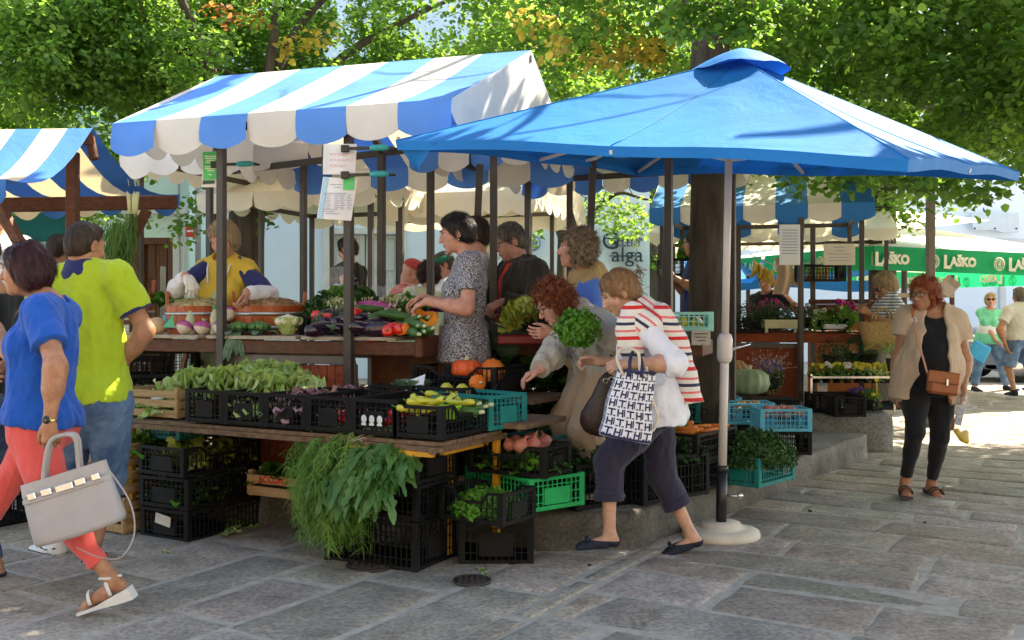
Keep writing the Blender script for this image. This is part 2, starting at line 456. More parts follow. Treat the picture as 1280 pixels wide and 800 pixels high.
C_STR2=stripes('red_navy_striped_knit_shoulders',[(0,WH),(.14,RD),(.26,WH),(.40,PK),(.47,WH),(.62,NV),(.72,WH),(.84,PK),(.92,WH)],.165,2,rot=(0,R(-38),0),dis=.02)
C_BRE=stripes('navy_white_breton',[(0,(.66,.66,.66)),(.6,(.05,.06,.11))],.03,2)
# ---------------------------------------------------------------- people
def dirv(a,p=0): return Vector((math.cos(R(a))*math.cos(R(p)),math.sin(R(a))*math.cos(R(p)),math.sin(R(p))))
def ik(a,c,l1,l2,hint):
 a=Vector(a);c=Vector(c);d=c-a;D=d.length;mx=(l1+l2)*.999
 if D>mx: c=a+d*(mx/D); d=c-a; D=mx
 x=d.normalized(); h=Vector(hint); h=(h-x*h.dot(x))
 h=h.normalized() if h.length>1e-4 else x.orthogonal().normalized()
 k=(l1*l1-l2*l2+D*D)/(2*D); q=math.sqrt(max(l1*l1-k*k,0))
 return a+x*k+h*q, c
def ortho(x,z):
 z=Vector(z).normalized(); x=Vector(x); x=(x-z*x.dot(z)).normalized(); y=z.cross(x); return x,y,z
def cols(x,y,z): return [[x[i],y[i],z[i]] for i in range(3)]
class Body:
 def __init__(B,H=1.65,pel=None,neck=None,yp=90,ys=None,head=None,hy=None,hp=0,roll=0,wL=None,wR=None,eL=(0,0,-1),eR=(0,0,-1),
                 aL=None,aR=None,tL=None,tR=None,kL=None,kR=None,fem=True,w=1.0,belly=0.0,hb=1.0,hand=None,h=.008,hipw=None):
  B.__dict__.update(locals()); del B.__dict__['B']
  ys=yp if ys is None else ys; hy=ys if hy is None else hy
  pel=Vector(pel);neck=Vector(neck)
  B.pel=pel;B.neck=neck
  sh=(.093 if fem else .110)*H*(1+(w-1)*.45)
  fp=dirv(yp);fs=dirv(ys)
  up=(neck-pel).normalized()
  rs=fs.cross(Vector((0,0,1))) ; rs,_,_=ortho(rs,up)
  rp=fp.cross(Vector((0,0,1)))
  B.up=up;B.rs=rs;B.rp=rp;B.fp=fp
  B.fs=up.cross(rs)
  base=neck-up*.072*H/1.65-B.fs*.012
  B.shR=base+rs*sh; B.shL=base-rs*sh
  hw=.052*H*(1+(w-1)*.4)
  B.hipR=pel+rp*hw-Vector((0,0,.03)); B.hipL=pel-rp*hw-Vector((0,0,.03))
  la,lf=.175*H,.155*H
  down=Vector((0,0,-1))
  if wL is None: wL=B.shL+Vector((0,0,-(la+lf)*.97))-rs*.05+B.fs*.04
  if wR is None: wR=B.shR+Vector((0,0,-(la+lf)*.97))+rs*.05+B.fs*.04
  B.elL,B.wL=ik(B.shL,wL,la,lf,eL); B.elR,B.wR=ik(B.shR,wR,la,lf,eR)
  lt,ls=.245*H,.235*H
  if aL is None: aL=V(B.hipL.x,B.hipL.y,pel.z-.515*H+.075)
  if aR is None: aR=V(B.hipR.x,B.hipR.y,pel.z-.515*H+.075)
  B.knL,B.aL=ik(B.hipL,aL,lt,ls,kL or (fp+down*.0)); B.knR,B.aR=ik(B.hipR,aR,lt,ls,kR or fp)
  B.tL=Vector(tL) if tL is not None else fp.copy(); B.tR=Vector(tR) if tR is not None else fp.copy()
  hf=dirv(hy,hp); 
  hu=Vector((0,0,1)); hr=hf.cross(hu).normalized(); hu=hr.cross(hf)
  if roll: 
   q=Matrix.Rotation(R(roll),3,hf); hr=q@hr;hu=q@hu
  B.hf=hf;B.hr=hr;B.hu=hu
  B.hs=H/1.65*hb*(1.0 if fem else 1.02)
  B.hc=Vector(head) if head is not None else neck+Vector((0,0,.135*H/1.65))+hf*.03
  lo=[1e9]*3;hi=[-1e9]*3
  for p,m in [(B.hc,.2),(B.neck,.15),(B.shL,.12),(B.shR,.12),(B.elL,.1),(B.elR,.1),(B.wL,.24),(B.wR,.24),(B.pel,.28*max(1,w)),(B.knL,.14),(B.knR,.14),(B.aL+B.tL*.1,.17),(B.aR+B.tR*.1,.17),(B.aL,.1),(B.aR,.1)]:
   for i in range(3): lo[i]=min(lo[i],p[i]-m); hi[i]=max(hi[i],p[i]+m)
  B.lo=lo;B.hi=hi
  B.org=V(pel.x,pel.y,min(B.aL.z,B.aR.z)-.075)
 def grid(B,lo=None,hi=None,h=None): return SDF(lo or B.lo,hi or B.hi,h or B.h)
 def torso(B,s,e,cut=None,bot=None,loose=0.0):
  H=B.H/1.65;w=B.w;fem=B.fem
  up,rs,fs=B.up,B.rs,B.fs
  Q=cols(rs,fs,up); Qp_x,Qp_y,Qp_z=ortho(B.rp,up.lerp(Vector((0,0,1)),.5)); Qp=cols(Qp_x,Qp_y,Qp_z)
  L=(B.neck-B.pel).length
  sw=(B.shR-B.shL).length/2
  s.cone(B.shL+rs*.012,B.shR-rs*.012,.047*H+e*.8,.047*H+e*.8,.035,cut)
  s.cone(B.neck-up*.01,B.shL+up*.012,.045*H+e,.043*H+e,.04,cut); s.cone(B.neck-up*.01,B.shR+up*.012,.045*H+e,.043*H+e,.04,cut)
  c=B.neck.lerp(B.pel,.33)
  s.ell(c,(sw*.83*(1+(w-1)*.5)+e,(.098 if fem else .108)*H*w+e,.19*H+e),Q,.07,cut=cut)
  wa=B.neck.lerp(B.pel,.68)
  s.ell(wa+fs*(.012+B.belly*.5),((.125 if fem else .14)*H*w+e+loose,(.092+B.belly*.6)*H*w+e+loose,.17*H+e),Q,.08,cut=cut)
  if B.belly: s.ell(wa-up*.03+fs*(.04+B.belly*.6),(.11*H*w+e,.08*H+e+B.belly*.5,.13*H+e),Q,.08,cut=cut)
  s.ell(B.pel+Qp_z*.01,((.168 if fem else .155)*H*w+e+loose,(.112)*H*w+e+loose,.125*H+e),Qp,.06,cut=cut)
  if fem:
   for sg in(-1,1): s.ell(B.neck.lerp(B.pel,.40)+rs*.075*H*sg+fs*.075*H*w,(.062*H*w+e,.058*H*w+e,.062*H+e),Q,.05,cut=cut)
  else:
   for sg in(-1,1): s.ell(B.neck.lerp(B.pel,.30)+rs*.075*H*sg+fs*.045*H*w,(.075*H+e,.05*H+e,.06*H+e),Q,.06,cut=cut)
  for sg in(-1,1): s.ell(B.pel+B.rp*sg*.075*H-B.fp*.055*H-Qp_z*.03,(.08*H*w+e,.075*H+e,.085*H+e),Qp,.06,cut=cut)
 def limb(B,s,e,sh,el,wr,f0=0,f1=2,r=(.05,.040,.037,.026),k=.03,flare=0,drape=0):
  H=B.H/1.65; w=1+(B.w-1)*.6
  r=[x*H*w for x in r]
  la=(el-sh).length
  def seg(a,b,ra,rb,t0,t1,bul=None):
   if t1<=t0: return
   full=(t0<=0 and t1>=1); d=(b-a)
   cut=None
   if t1<1 : cut=[(a.lerp(b,t1),d)]
   fl=flare*(1 if f1>1 else 1)
   s.cone(a,b,ra+e,rb+e+(fl if t1>=f1%1 else 0),k,cut)
   if bul:
    m,br=bul
    s.cone(a.lerp(b,m-.12)+B._bul,a.lerp(b,m+.12)+B._bul,br*H*w+e,br*H*w+e,k+.02,cut)
  B._bul=Vector((0,0,0))
  seg(sh,el,r[0],r[1],0,min(f1,1))
  if f1>1: seg(el,wr,r[2],r[3],0,f1-1,(.28,r[2]/(H*w)*1.02))
 def leg(B,s,e,side,f1=2,flare=0,k=.04,f0=0,r=(.083,.056,.050,.034)):
  H=B.H/1.65; w=1+(B.w-1)*.8
  hip,kn,an,t=(B.hipL,B.knL,B.aL,B.tL) if side<0 else (B.hipR,B.knR,B.aR,B.tR)
  r=[x*H*w for x in r[:2]]+[x*H*(1+(B.w-1)*.3) for x in r[2:]]
  back=-(Vector(t)); ax=(an-kn).normalized(); back=(back-ax*back.dot(ax)); back=back.normalized() if back.length>.01 else back
  def cutat(a,b,f): return [(a.lerp(b,f),b-a)]
  c1=cutat(hip,kn,f1) if f1<1 else None
  s.cone(hip,kn,r[0]+e,r[1]+e+(flare*.5 if f1>=1 else flare),k,c1)
  s.cone(hip.lerp(kn,.12),hip.lerp(kn,.5),r[0]*1.03+e,r[0]*.86+e,k,c1)
  if f1>1:
   f=f1-1; c2=cutat(kn,an,f) if f<1 else None
   s.cone(kn,an,r[2]+e+flare*.4,r[3]+e+flare,k*.7,c2)
   s.cone(kn.lerp(an,.2)+back*.012,kn.lerp(an,.42)+back*.012,.047*H+e,.042*H+e,.03,c2)
 def foot(B,s,side,e=0,k=.015,scale=1.0):
  H=B.H/1.65*scale
  an,t=(B.aL,B.tL) if side<0 else (B.aR,B.tR); t=Vector(t).normalized()
  r_,dn=None,None
  sx=t.cross(Vector((0,0,1))).normalized(); dn=sx.cross(t).normalized(); dn=-dn if dn.z>0 else dn
  s.cone(an,an+dn*.045*H-t*.022*H,.034*H+e,.030*H+e,k)
  s.cone(an+dn*.035*H,an+dn*.052*H+t*.10*H,.034*H+e,.024*H+e,.02,flat=(dn,.9))
  s.cone(an+dn*.056*H+t*.05*H-sx*.012,an+dn*.060*H+t*.155*H-sx*.008,.026*H+e,.017*H+e,.02)
  s.cone(an+dn*.056*H+t*.05*H+sx*.014,an+dn*.060*H+t*.145*H+sx*.016,.026*H+e,.016*H+e,.02)
  for j,o in enumerate((-.028,-.012,.003,.017,.03)):
   L=(.178,.176,.168,.158,.146)[j]
   if e>0: s.cone(an+dn*.062*H+t*.12*H+sx*o*.8,an+dn*.064*H+t*(L+.004)*H+sx*o*.8,.012*H+e,.010*H+e,.01)
   if e==0: s.cone(an+dn*.064*H+t*.13*H+sx*o,an+dn*.066*H+t*L*H+sx*o,.010*H,.009*H,.004)
 def handp(B,s,side,d=None,n=None,curl=(25,35,25),thumb=(.5,.4),spread=.10,e=0,point=False,sc=1.0):
  """d hand direction, n = palm normal (palm faces n)"""
  H=B.H/1.65*sc*(.98 if B.fem else 1.08)
  wr,el=(B.wL,B.elL) if side<0 else (B.wR,B.elR)
  d=Vector(d).normalized() if d is not None else (wr-el).normalized()
  n=Vector(n); n=(n-d*n.dot(d)).normalized()
  th=d.cross(n)*( 1 if side>0 else -1); th.normalize()   # thumb side
  s.cone(wr-d*.01,wr+d*.03*H,.025*H,.024*H,.015,flat=(n,.72))
  kc=wr+d*.088*H
  for j,o in enumerate((.030,.010,-.010,-.029)):
   kb=wr+d*(.083-.004*abs(j-1.2))*H+th*o*H
   s.cone(wr+d*.02*H+th*o*.5*H,kb,.0135*H,.0115*H,.012)
   Ls=((.042,.025,.020),(.046,.029,.021),(.043,.027,.020),(.034,.020,.018))[j]
   rr=(.0092,.0095,.009,.0078)[j]*H
   cu=curl if not (point and j==0) else (5,5,5)
   ang=0;p=kb;dd=(d+th*spread*(1.2-j)*.5).normalized()
   for q in range(3):
    ang+=cu[q]*(1+.08*j)
    v=(dd*math.cos(R(ang))+n*math.sin(R(ang)))
    p2=p+v*Ls[q]*H; s.cone(p,p2,rr*(1-.07*q),rr*(1-.07*(q+1)),.003); p=p2
  tb=wr+d*.022*H+th*.026*H
  a,b=thumb
  v1=(d*.75+th*a+n*b).normalized(); p1=tb+v1*.042*H; v2=(d*.95+th*(a*.35)+n*b*1.1).normalized(); p2=p1+v2*.032*H; v3=(d+n*b*.9).normalized(); p3=p2+v3*.026*H
  s.cone(wr+d*.01*H,tb+v1*.01,.017*H,.0145*H,.012); s.cone(tb,p1,.0145*H,.0115*H,.008); s.cone(p1,p2,.0112*H,.0098*H,.003); s.cone(p2,p3,.0098*H,.0078*H,.003)
  B.grip=kc
 def headp(B,s,mouth=True,nose=1.0,jaw=1.0):
  H=B.hs; c=B.hc; f,r,u=B.hf,B.hr,B.hu; Q=cols(r,f,u)
  def q(x,y,z): return c+(r*x+f*y+u*z)*H
  s.cone(B.neck-B.up*.03,q(0,-.02,-.06),.056*H*(1 if B.fem else 1.15),.050*H*(1 if B.fem else 1.15),.03)
  s.ell(q(0,-.012,.025),(.074*H,.092*H,.088*H),Q,.02)
  s.ell(q(0,.022,-.018),(.062*H,.068*H,.082*H),Q,.03)
  s.ell(q(0,.030,-.062),(.050*H*jaw,.056*H,.048*H),Q,.03)
  s.ell(q(0,.072,-.094),(.022*H,.018*H,.017*H),Q,.02)
  for sg in(-1,1):
   s.ell(q(sg*.043,.055,-.025),(.022*H,.02*H,.024*H),Q,.02)
   s.ell(q(sg*.031,.083,.014),(.017*H,.013*H,.011*H),Q,.010,op='s')
   s.cone(q(sg*.012,.088,.031),q(sg*.048,.074,.030),.0085*H,.007*H,.012)
   s.ell(q(sg*.076,-.008,-.008),(.009*H,.019*H,.031*H),cols(*ortho(r-f*.35*sg*1.0,u)) if False else Q,.006)
   s.ell(q(sg*.083,-.002,-.006),(.006*H,.010*H,.018*H),Q,.004,op='s')
  s.cone(q(0,.090,.018),q(0,.112*nose,-.022),.0075*H,.012*H,.010)
  s.ell(q(0,.104*nose,-.026),(.017*H,.013*H,.010*H),Q,.008)
  s.ell(q(0,.090,-.052),(.023*H,.012*H,.007*H),Q,.006); s.ell(q(0,.088,-.064),(.020*H,.012*H,.0075*H),Q,.006)
  s.cone(q(-.018,.103,-.058),q(.018,.103,-.058),.0025*H,.0025*H,.003,op='s')
 def eyes(B,parent,m_w,m_i,brow=None):
  H=B.hs; c=B.hc; f,r,u=B.hf,B.hr,B.hu
  for sg in(-1,1):
   mb=MB(); p=c+(r*sg*.031+f*.074+u*.014)*H-B.org
   mb.ell(p,.0118*H,n=12,m=8,mi=0); mb.ell(p+f*.0065*H,.0062*H,n=10,m=6,mi=1)
   # lids
   mb.tube([p+(r*(-.014+.028*t)+u*(.0095-.012*(2*t-1)**2)+f*(.0095-.006*(2*t-1)**2))*H for t in (0,.25,.5,.75,1)],.0026*H,5,mi=2)
   mb.build('eye',[m_w,m_i,MATS['lash']],parent)
   if brow:
    mb=MB(); mb.tube([c+(r*sg*(.014+.038*t)+f*(.0965-.020*t*t)+u*(.036+.006*math.sin(t*2.6)))*H-B.org for t in (0,.33,.66,1)],[.002,.004,.0035,.0015],6,flat=.8)
    mb.build('eyebrow',brow,parent)
 def lipspaint(B,m):
  H=B.hs; f,r,u=B.hf,B.hr,B.hu
  return (B.hc+(f*.098-u*.058)*H,(.022*H,.016*H,.0125*H),cols(r,f,u),m)
 def hair(B,name,m,parent,style='short',h=.006,amp=.006,freq=18,vol=1.0,len_=0.0,seed=1,fringe=.075,back=0.0):
  H=B.hs; c=B.hc; f,r,u=B.hf,B.hr,B.hu; Q=cols(r,f,u)
  def q(x,y,z): return c+(r*x+f*y+u*z)*H
  s=SDF(c-Vector((.2,.2,.25)),c+Vector((.2,.2,.2)),h)
  v=vol
  face=[(q(0,.052,.02),f*1.0-u*.62)]
  s.ell(q(0,-.018,.03),(.078*H*v+.004,.094*H*v+.004,.092*H*v+.004),Q,.01,cut=[(q(0,fringe,.045),f-u*.55)])
  if style in('short','crop'):
   s.ell(q(0,-.045,-.01),(.073*H*v,.066*H*v,.085*H*v),Q,.03,cut=[(q(0,-.015,-.02),f*.9-u*.5),(q(0,-.06,-.075),-u)])
  if style=='bob':
   s.ell(q(0,-.035,-.01),(.086*H*v,.080*H*v,.105*H),Q,.03,cut=[(q(0,.028,-.02),f*1-u*.1),(q(0,-.06,-.085),-u)])
  if style=='curly':
   s.ell(q(0,-.035,.0),(.092*H*v,.088*H*v,.11*H*v),Q,.03,cut=[(q(0,.022,-.02),f*1-u*.15),(q(0,-.06,-.085),-u)])
  s.ell(q(0,.03,.088),(.06*H*v,.035*H,.022*H),Q,.03)
  # keep face free
  s.ell(q(0,.075,-.03),(.057*H,.055*H,.085*H),Q,.012,op='s')
  for sg in(-1,1):
   if style in('short','crop'): s.ell(q(sg*.085,-.004,-.012),(.022*H,.02*H,.034*H),Q,.006,op='s')
  k_={'short':.4,'crop':.4,'bob':.42,'curly':1}[style]; s.noise(amp*k_,freq*(1.25 if k_<1 else 1.15),seed,(1,1,.45) if style!='curly' else (1,1,1))
  if style=='curly': s.noise(amp*.5,freq*2.3,seed+5)
  ho=sdf_obj(name,s,m,parent,origin=B.org)
  # loose strands over the surface
  me=ho.data; nf=len(me.polygons); co=np.zeros(len(me.vertices)*3); me.vertices.foreach_get('co',co); co=co.reshape(-1,3)
  ce=np.zeros(nf*3); me.polygons.foreach_get('center',ce); ce=ce.reshape(-1,3); no=np.zeros(nf*3); me.polygons.foreach_get('normal',no); no=no.reshape(-1,3)
  r_=np.random.RandomState(seed+int(abs(c.x*1000))%997); n=int(5600 if h<.0075 else 1200); k=r_.randint(0,nf,n); p=ce[k]; nn=no[k]
  cen=np.array(c-B.org); base=-np.array(u)*.9-np.array(f)*.25+(p-cen)/.12*.35
  if style=='curly': base=r_.normal(size=(n,3))
  elif style!='bob': base=base-np.array(f)*.3+r_.normal(size=(n,3))*.25
  else: base=base+r_.normal(size=(n,3))*.12
  d=base-nn*(base*nn).sum(1,keepdims=True); d/=np.linalg.norm(d,axis=1,keepdims=True)+1e-9; sd=np.cross(nn,d)
  L=r_.uniform(.018,.045,(n,1))*(1 if style!='crop' else .4); w=.0011; P_=[];q4=4
  cu=r_.uniform(-1,1,(n,1))*(.9 if style=='curly' else .25); lift=r_.uniform(.0,.2,(n,1))**1.3*(3.0 if style=='curly' else 1.1)
  for j in range(q4+1):
   t=j/q4; P_.append(p+nn*.0006+d*L*t+sd*L*cu*t*t+nn*L*lift*math.sin(math.pi*t*.8)*1.0)
  vv=np.stack([x+s_*sd*w*(1-.6*j/q4) for j,x in enumerate(P_) for s_ in(-1,1)],1).reshape(-1,3); b=np.arange(n)[:,None]*(2*(q4+1))
  qq=np.concatenate([b+np.array([[2*j,2*j+1,2*j+3,2*j+2]]) for j in range(q4)],0)
  npmesh('strands',vv,qq,m,None,True,ho); return ho
 def root(B,label,group=None):
  return empty('person',B.org,0,label,'person',group)
 def skin(B,parent,hands=True,feet=True,mats=None,lh=None,rh=None,arms=2,head=True,paint=None,headkw={}):
  s=B.grid()
  B.torso(s,-.004)
  B.limb(s,0,B.shL,B.elL,B.wL,0,2); B.limb(s,0,B.shR,B.elR,B.wR,0,2)
  for sd in(-1,1): B.leg(s,-.002,sd)
  if feet: B.foot(s,-1);B.foot(s,1)
  if lh is not False: B.handp(s,-1,**(lh or dict(n=B.rs)))
  if rh is not False: B.handp(s,1,**(rh or dict(n=-B.rs)))
  if head: B.headp(s,**headkw)
  return sdf_obj('body',s,mats,parent,paint=[B.lipspaint(1)]+(paint or []),origin=B.org)
 def top(B,name,m,parent,e=.012,sleeve=(.6,.6),hem=.08,skirt=None,neck=(.085,.0,.02),fold=.004,ff=7,cuff=0,extra=None,flare=0,seed=3,st=(1,1,.45),k2=0,paint=None,loose=.0,collar=None,sr=.0):
  s=B.grid()
  hemp=B.pel-B.up*hem
  cut=[(hemp,-B.up)]
  B.torso(s,e,cut=cut,loose=loose)
  if hem>.05:
   x,y,z=ortho(B.rp,B.up); H=B.H/1.65
   s.cone(B.pel+B.up*.05,hemp-B.up*.05,(.112)*H*B.w+e+loose,.122*H*B.w+e+flare+loose,.05,cut,flat=(x,1.45))
  for sd,sh,el,wr,f in((-1,B.shL,B.elL,B.wL,sleeve[0]),(1,B.shR,B.elR,B.wR,sleeve[1])):
   if f>0: B.limb(s,e*.9+sr,sh,el,wr,0,f,flare=.006 if f<1 else 0)
  if extra: extra(s)
  s.noise(fold*.42,ff*.75,seed,st); s.noise(fold*.26,ff*2.3,seed+9,(1,1,.5))
  nr_,nd,nf=neck
  x,y,z=ortho(B.rs,B.up)
  s.ell(B.neck+B.up*.035+B.fs*nf,(nr_,nr_*1.05,nr_*.9+nd),cols(x,y,z),.008,op='s')
  return sdf_obj(name,s,m,parent,origin=B.org,paint=paint)
 def bottoms(B,name,m,parent,e=.01,f=(1.95,1.95),flare=.0,fold=.004,ff=7,seed=5,rise=.10,st=(1,1,.5),paint=None):
  s=B.grid()
  cut=[(B.pel+B.up*rise,B.up)]
  # pelvis only
  Hs=B.H/1.65;w=B.w; x,y,z=ortho(B.rp,B.up.lerp(Vector((0,0,1)),.5)); Qp=cols(x,y,z)
  s.ell(B.pel+z*.01,((.168 if B.fem else .155)*Hs*w+e,.112*Hs*w+e,.125*Hs+e),Qp,.06,cut=cut)
  wa=B.neck.lerp(B.pel,.68)
  s.ell(wa+B.fs*(.012+B.belly*.5),((.125 if B.fem else .14)*Hs*w+e*.9,(.092+B.belly*.6)*Hs*w+e*.9,.17*Hs+e),cols(B.rs,B.fs,B.up),.08,cut=cut)
  for sg in(-1,1): s.ell(B.pel+B.rp*sg*.075*Hs-B.fp*.055*Hs-z*.03,(.08*Hs*w+e,.075*Hs+e,.085*Hs+e),Qp,.06,cut=cut)
  B.leg(s,e,-1,f[0],flare); B.leg(s,e,1,f[1],flare)
  s.noise(fold*.45,ff*.75,seed,st); s.noise(fold*.28,ff*2.3,seed+9,(1,1,.6))
  return sdf_obj(name,s,m,parent,origin=B.org,paint=paint)
 def shoe(B,parent,m,e=.006,kind='flat',msole=None):
  for sd in(-1,1):
   an,t=(B.aL,B.tL) if sd<0 else (B.aR,B.tR); t=Vector(t).normalized()
   sx=t.cross(Vector((0,0,1))).normalized(); dn=sx.cross(t).normalized(); dn=-dn if dn.z>0 else dn
   H=B.H/1.65
   c=an+t*.06
   s=SDF(c-Vector((.2,.2,.2)),c+Vector((.2,.2,.2)),.0055)
   B.foot(s,sd,e+.002)
   top={'flat':.040,'sneaker':-.005,'boot':-.05}.get(kind,.04)
   # cut above the opening
   o=an+dn*top*H
   s.plane(o,(-dn-t*.12 if kind=='flat' else -dn+t*.25))
   if kind=='flat': s.ell(an+t*.040*H+dn*.022*H,(.070*H,.032*H,.032*H),cols(t,sx,t.cross(sx)),.006,op='s')
   s.plane(an+dn*.078*H,dn)
   sh=sdf_obj('shoe',s,m,parent,origin=B.org)
   if msole:
    s=SDF(c-Vector((.2,.2,.2)),c+Vector((.2,.2,.2)),.0055)
    B.foot(s,sd,e+.006); s.plane(an+dn*(.058 if kind!='flat' else .07)*H,-dn); s.plane(an+dn*.083*H,dn)
    sdf_obj('sole',s,msole,sh,origin=B.org)
# ---- helpers for things people carry
def strap(name,pts,w,m,parent,org,n=2):
 mb=MB(); mb.tube([Vector(p)-org for p in pts],w,8,flat=.35); return mb.build(name,m,parent)
def spline(pts,n=6):
 pts=[Vector(p) for p in pts]; out=[]
 q=[pts[0]]+pts+[pts[-1]]
 for i in range(1,len(q)-2):
  for k in range(n):
   t=k/n; a,b,c,d=q[i-1],q[i],q[i+1],q[i+2]
   out.append(.5*((2*b)+(c-a)*t+(2*a-5*b+4*c-d)*t*t+(-a+3*b-3*c+d)*t**3))
 out.append(pts[-1]); return out
def glasses(B,parent,m,dark=False,lw=.024):
 H=B.hs;c=B.hc-B.org;f,r,u=B.hf,B.hr,B.hu; mb=MB()
 def q(x,y,z): return c+(r*x+f*y+u*z)*H
 for sg in(-1,1):
  ring=[q(sg*.033+lw*math.cos(a)*1.1,.103-abs(math.cos(a))*.006*0-(.01 if sg*math.cos(a)>0 else 0)*abs(math.cos(a)),.012+.019*math.sin(a)) for a in [i*math.pi/7 for i in range(15)]]
  mb.tube(ring,.0022*H,5)
  mb.tube([q(sg*.058,.094,.018),q(sg*.078,.05,.016),q(sg*.081,-.01,.008)],.0022*H,5)
  if dark: mb.ell(q(sg*.033,.102,.012),(.028*H,.003,.019*H),Matrix((r,f,u)).transposed(),10,6)
 mb.tube([q(-.01,.108,.016),q(.01,.108,.016)],.002*H,5)
 return mb.build('glasses',m,parent)
GR='people at the market'
# 1 woman in blue top, left edge ------------------------------------------------
def woman_blue():
 d=4.55
 B=Body(H=1.60,pel=P(52,525,d),neck=P(62,374,d+.02),yp=178,ys=189,hy=180,hp=-6,head=P(31,338,d),
      wL=P(62,528,d-.28),eL=(.6,-.5,-.2),wR=P(-30,468,d+.02),eR=(-.3,.5,-1),
      aL=P(139,722,d-.12),tL=(-.9,-.05,-.42),aR=P(-75,735,d+.15),tR=(-1,0,0),kL=(-1,0,0),kR=(-1,0,0),w=1.12,h=.0065)
 r=B.root('woman in bright blue top and coral trousers striding left with a grey handbag')
 B.handpose=None
 B.skin(r,mats=[SKT,LIP],lh=dict(d=(0.05,.05,-1),n=(-.3,.9,0),curl=(35,55,40),thumb=(.5,.6)),rh=dict(d=(.9,-.6,-.1),n=(0,1,0),curl=(15,15,10)))
 B.eyes(r,EYW,EYB,H_DARK)
 B.hair('hair',H_BURG,r,'bob',vol=1.13,amp=.010,freq=9,h=.006,fringe=.06)
 B.top('shirt',C_BLUE,r,e=.022,sleeve=(.66,.66),hem=.015,neck=(.10,.02,.0),fold=.012,ff=5,seed=4,loose=.018,sr=.014)
 B.bottoms('trousers',C_CORAL,r,e=.006,f=(1.78,1.78),fold=.005,ff=9,rise=.02)
 # wedge sandals
 for an,t in((B.aL,B.tL),(B.aR,B.tR)):
  t=Vector(t).normalized(); sx=t.cross(Vector((0,0,1))).normalized(); dn=sx.cross(t); dn=-dn if dn.z>0 else dn
  mb=MB(); o=an-B.org
  prof=[(-.055,.070),(.02,.074),(.10,.082),(.19,.076),(.19,.088),(.10,.098),(0,.118),(-.06,.125)]
  mb.prism([(p[0],-p[1]) for p in prof],o,t,-dn,.072)
  for tt in(.02,.115):
   mb.tube([o+t*tt+sx*.042*math.cos(a)+dn*(.068-.055*(1 if tt>.1 else 1.45)*math.sin(a)) for a in [i*math.pi/8 for i in range(9)]],.011,6,flat=.4)
  mb.tube([o-t*.045+dn*.01+sx*.0,o+t*.0-sx*.036-dn*.005,o+t*.04-dn*.0+dn*.0-sx*.02-dn*.02],.007,6)
  mb.build('sandal',[SHW],r)
 # watch
 w=B.wL-B.org; ax=(B.wL-B.elL).normalized(); mb=MB()
 a1,a2,a3=ortho((0,-1,0),ax)
 mb.tube([w-ax*.012+(a2*0)+Vector(a1)*.030*math.cos(a)+ax.cross(a1)*.026*math.sin(a) for a in [i*2*math.pi/16 for i in range(17)]],.0085,8,caps=False,flat=.35)
 mb.build('watch_strap',GOLD,r)
 mb=MB(); Q=Matrix((a1.cross(ax),ax,a1)).transposed(); 
 mb.lathe([(.017,0),(.019,.003),(.017,.008),(.0001,.0085)],w-ax*.012+Vector(a1)*.026,20,rot=Q,mis=[0,0,1]); mb.build('watch',[GOLD,GLS],r)
 return B
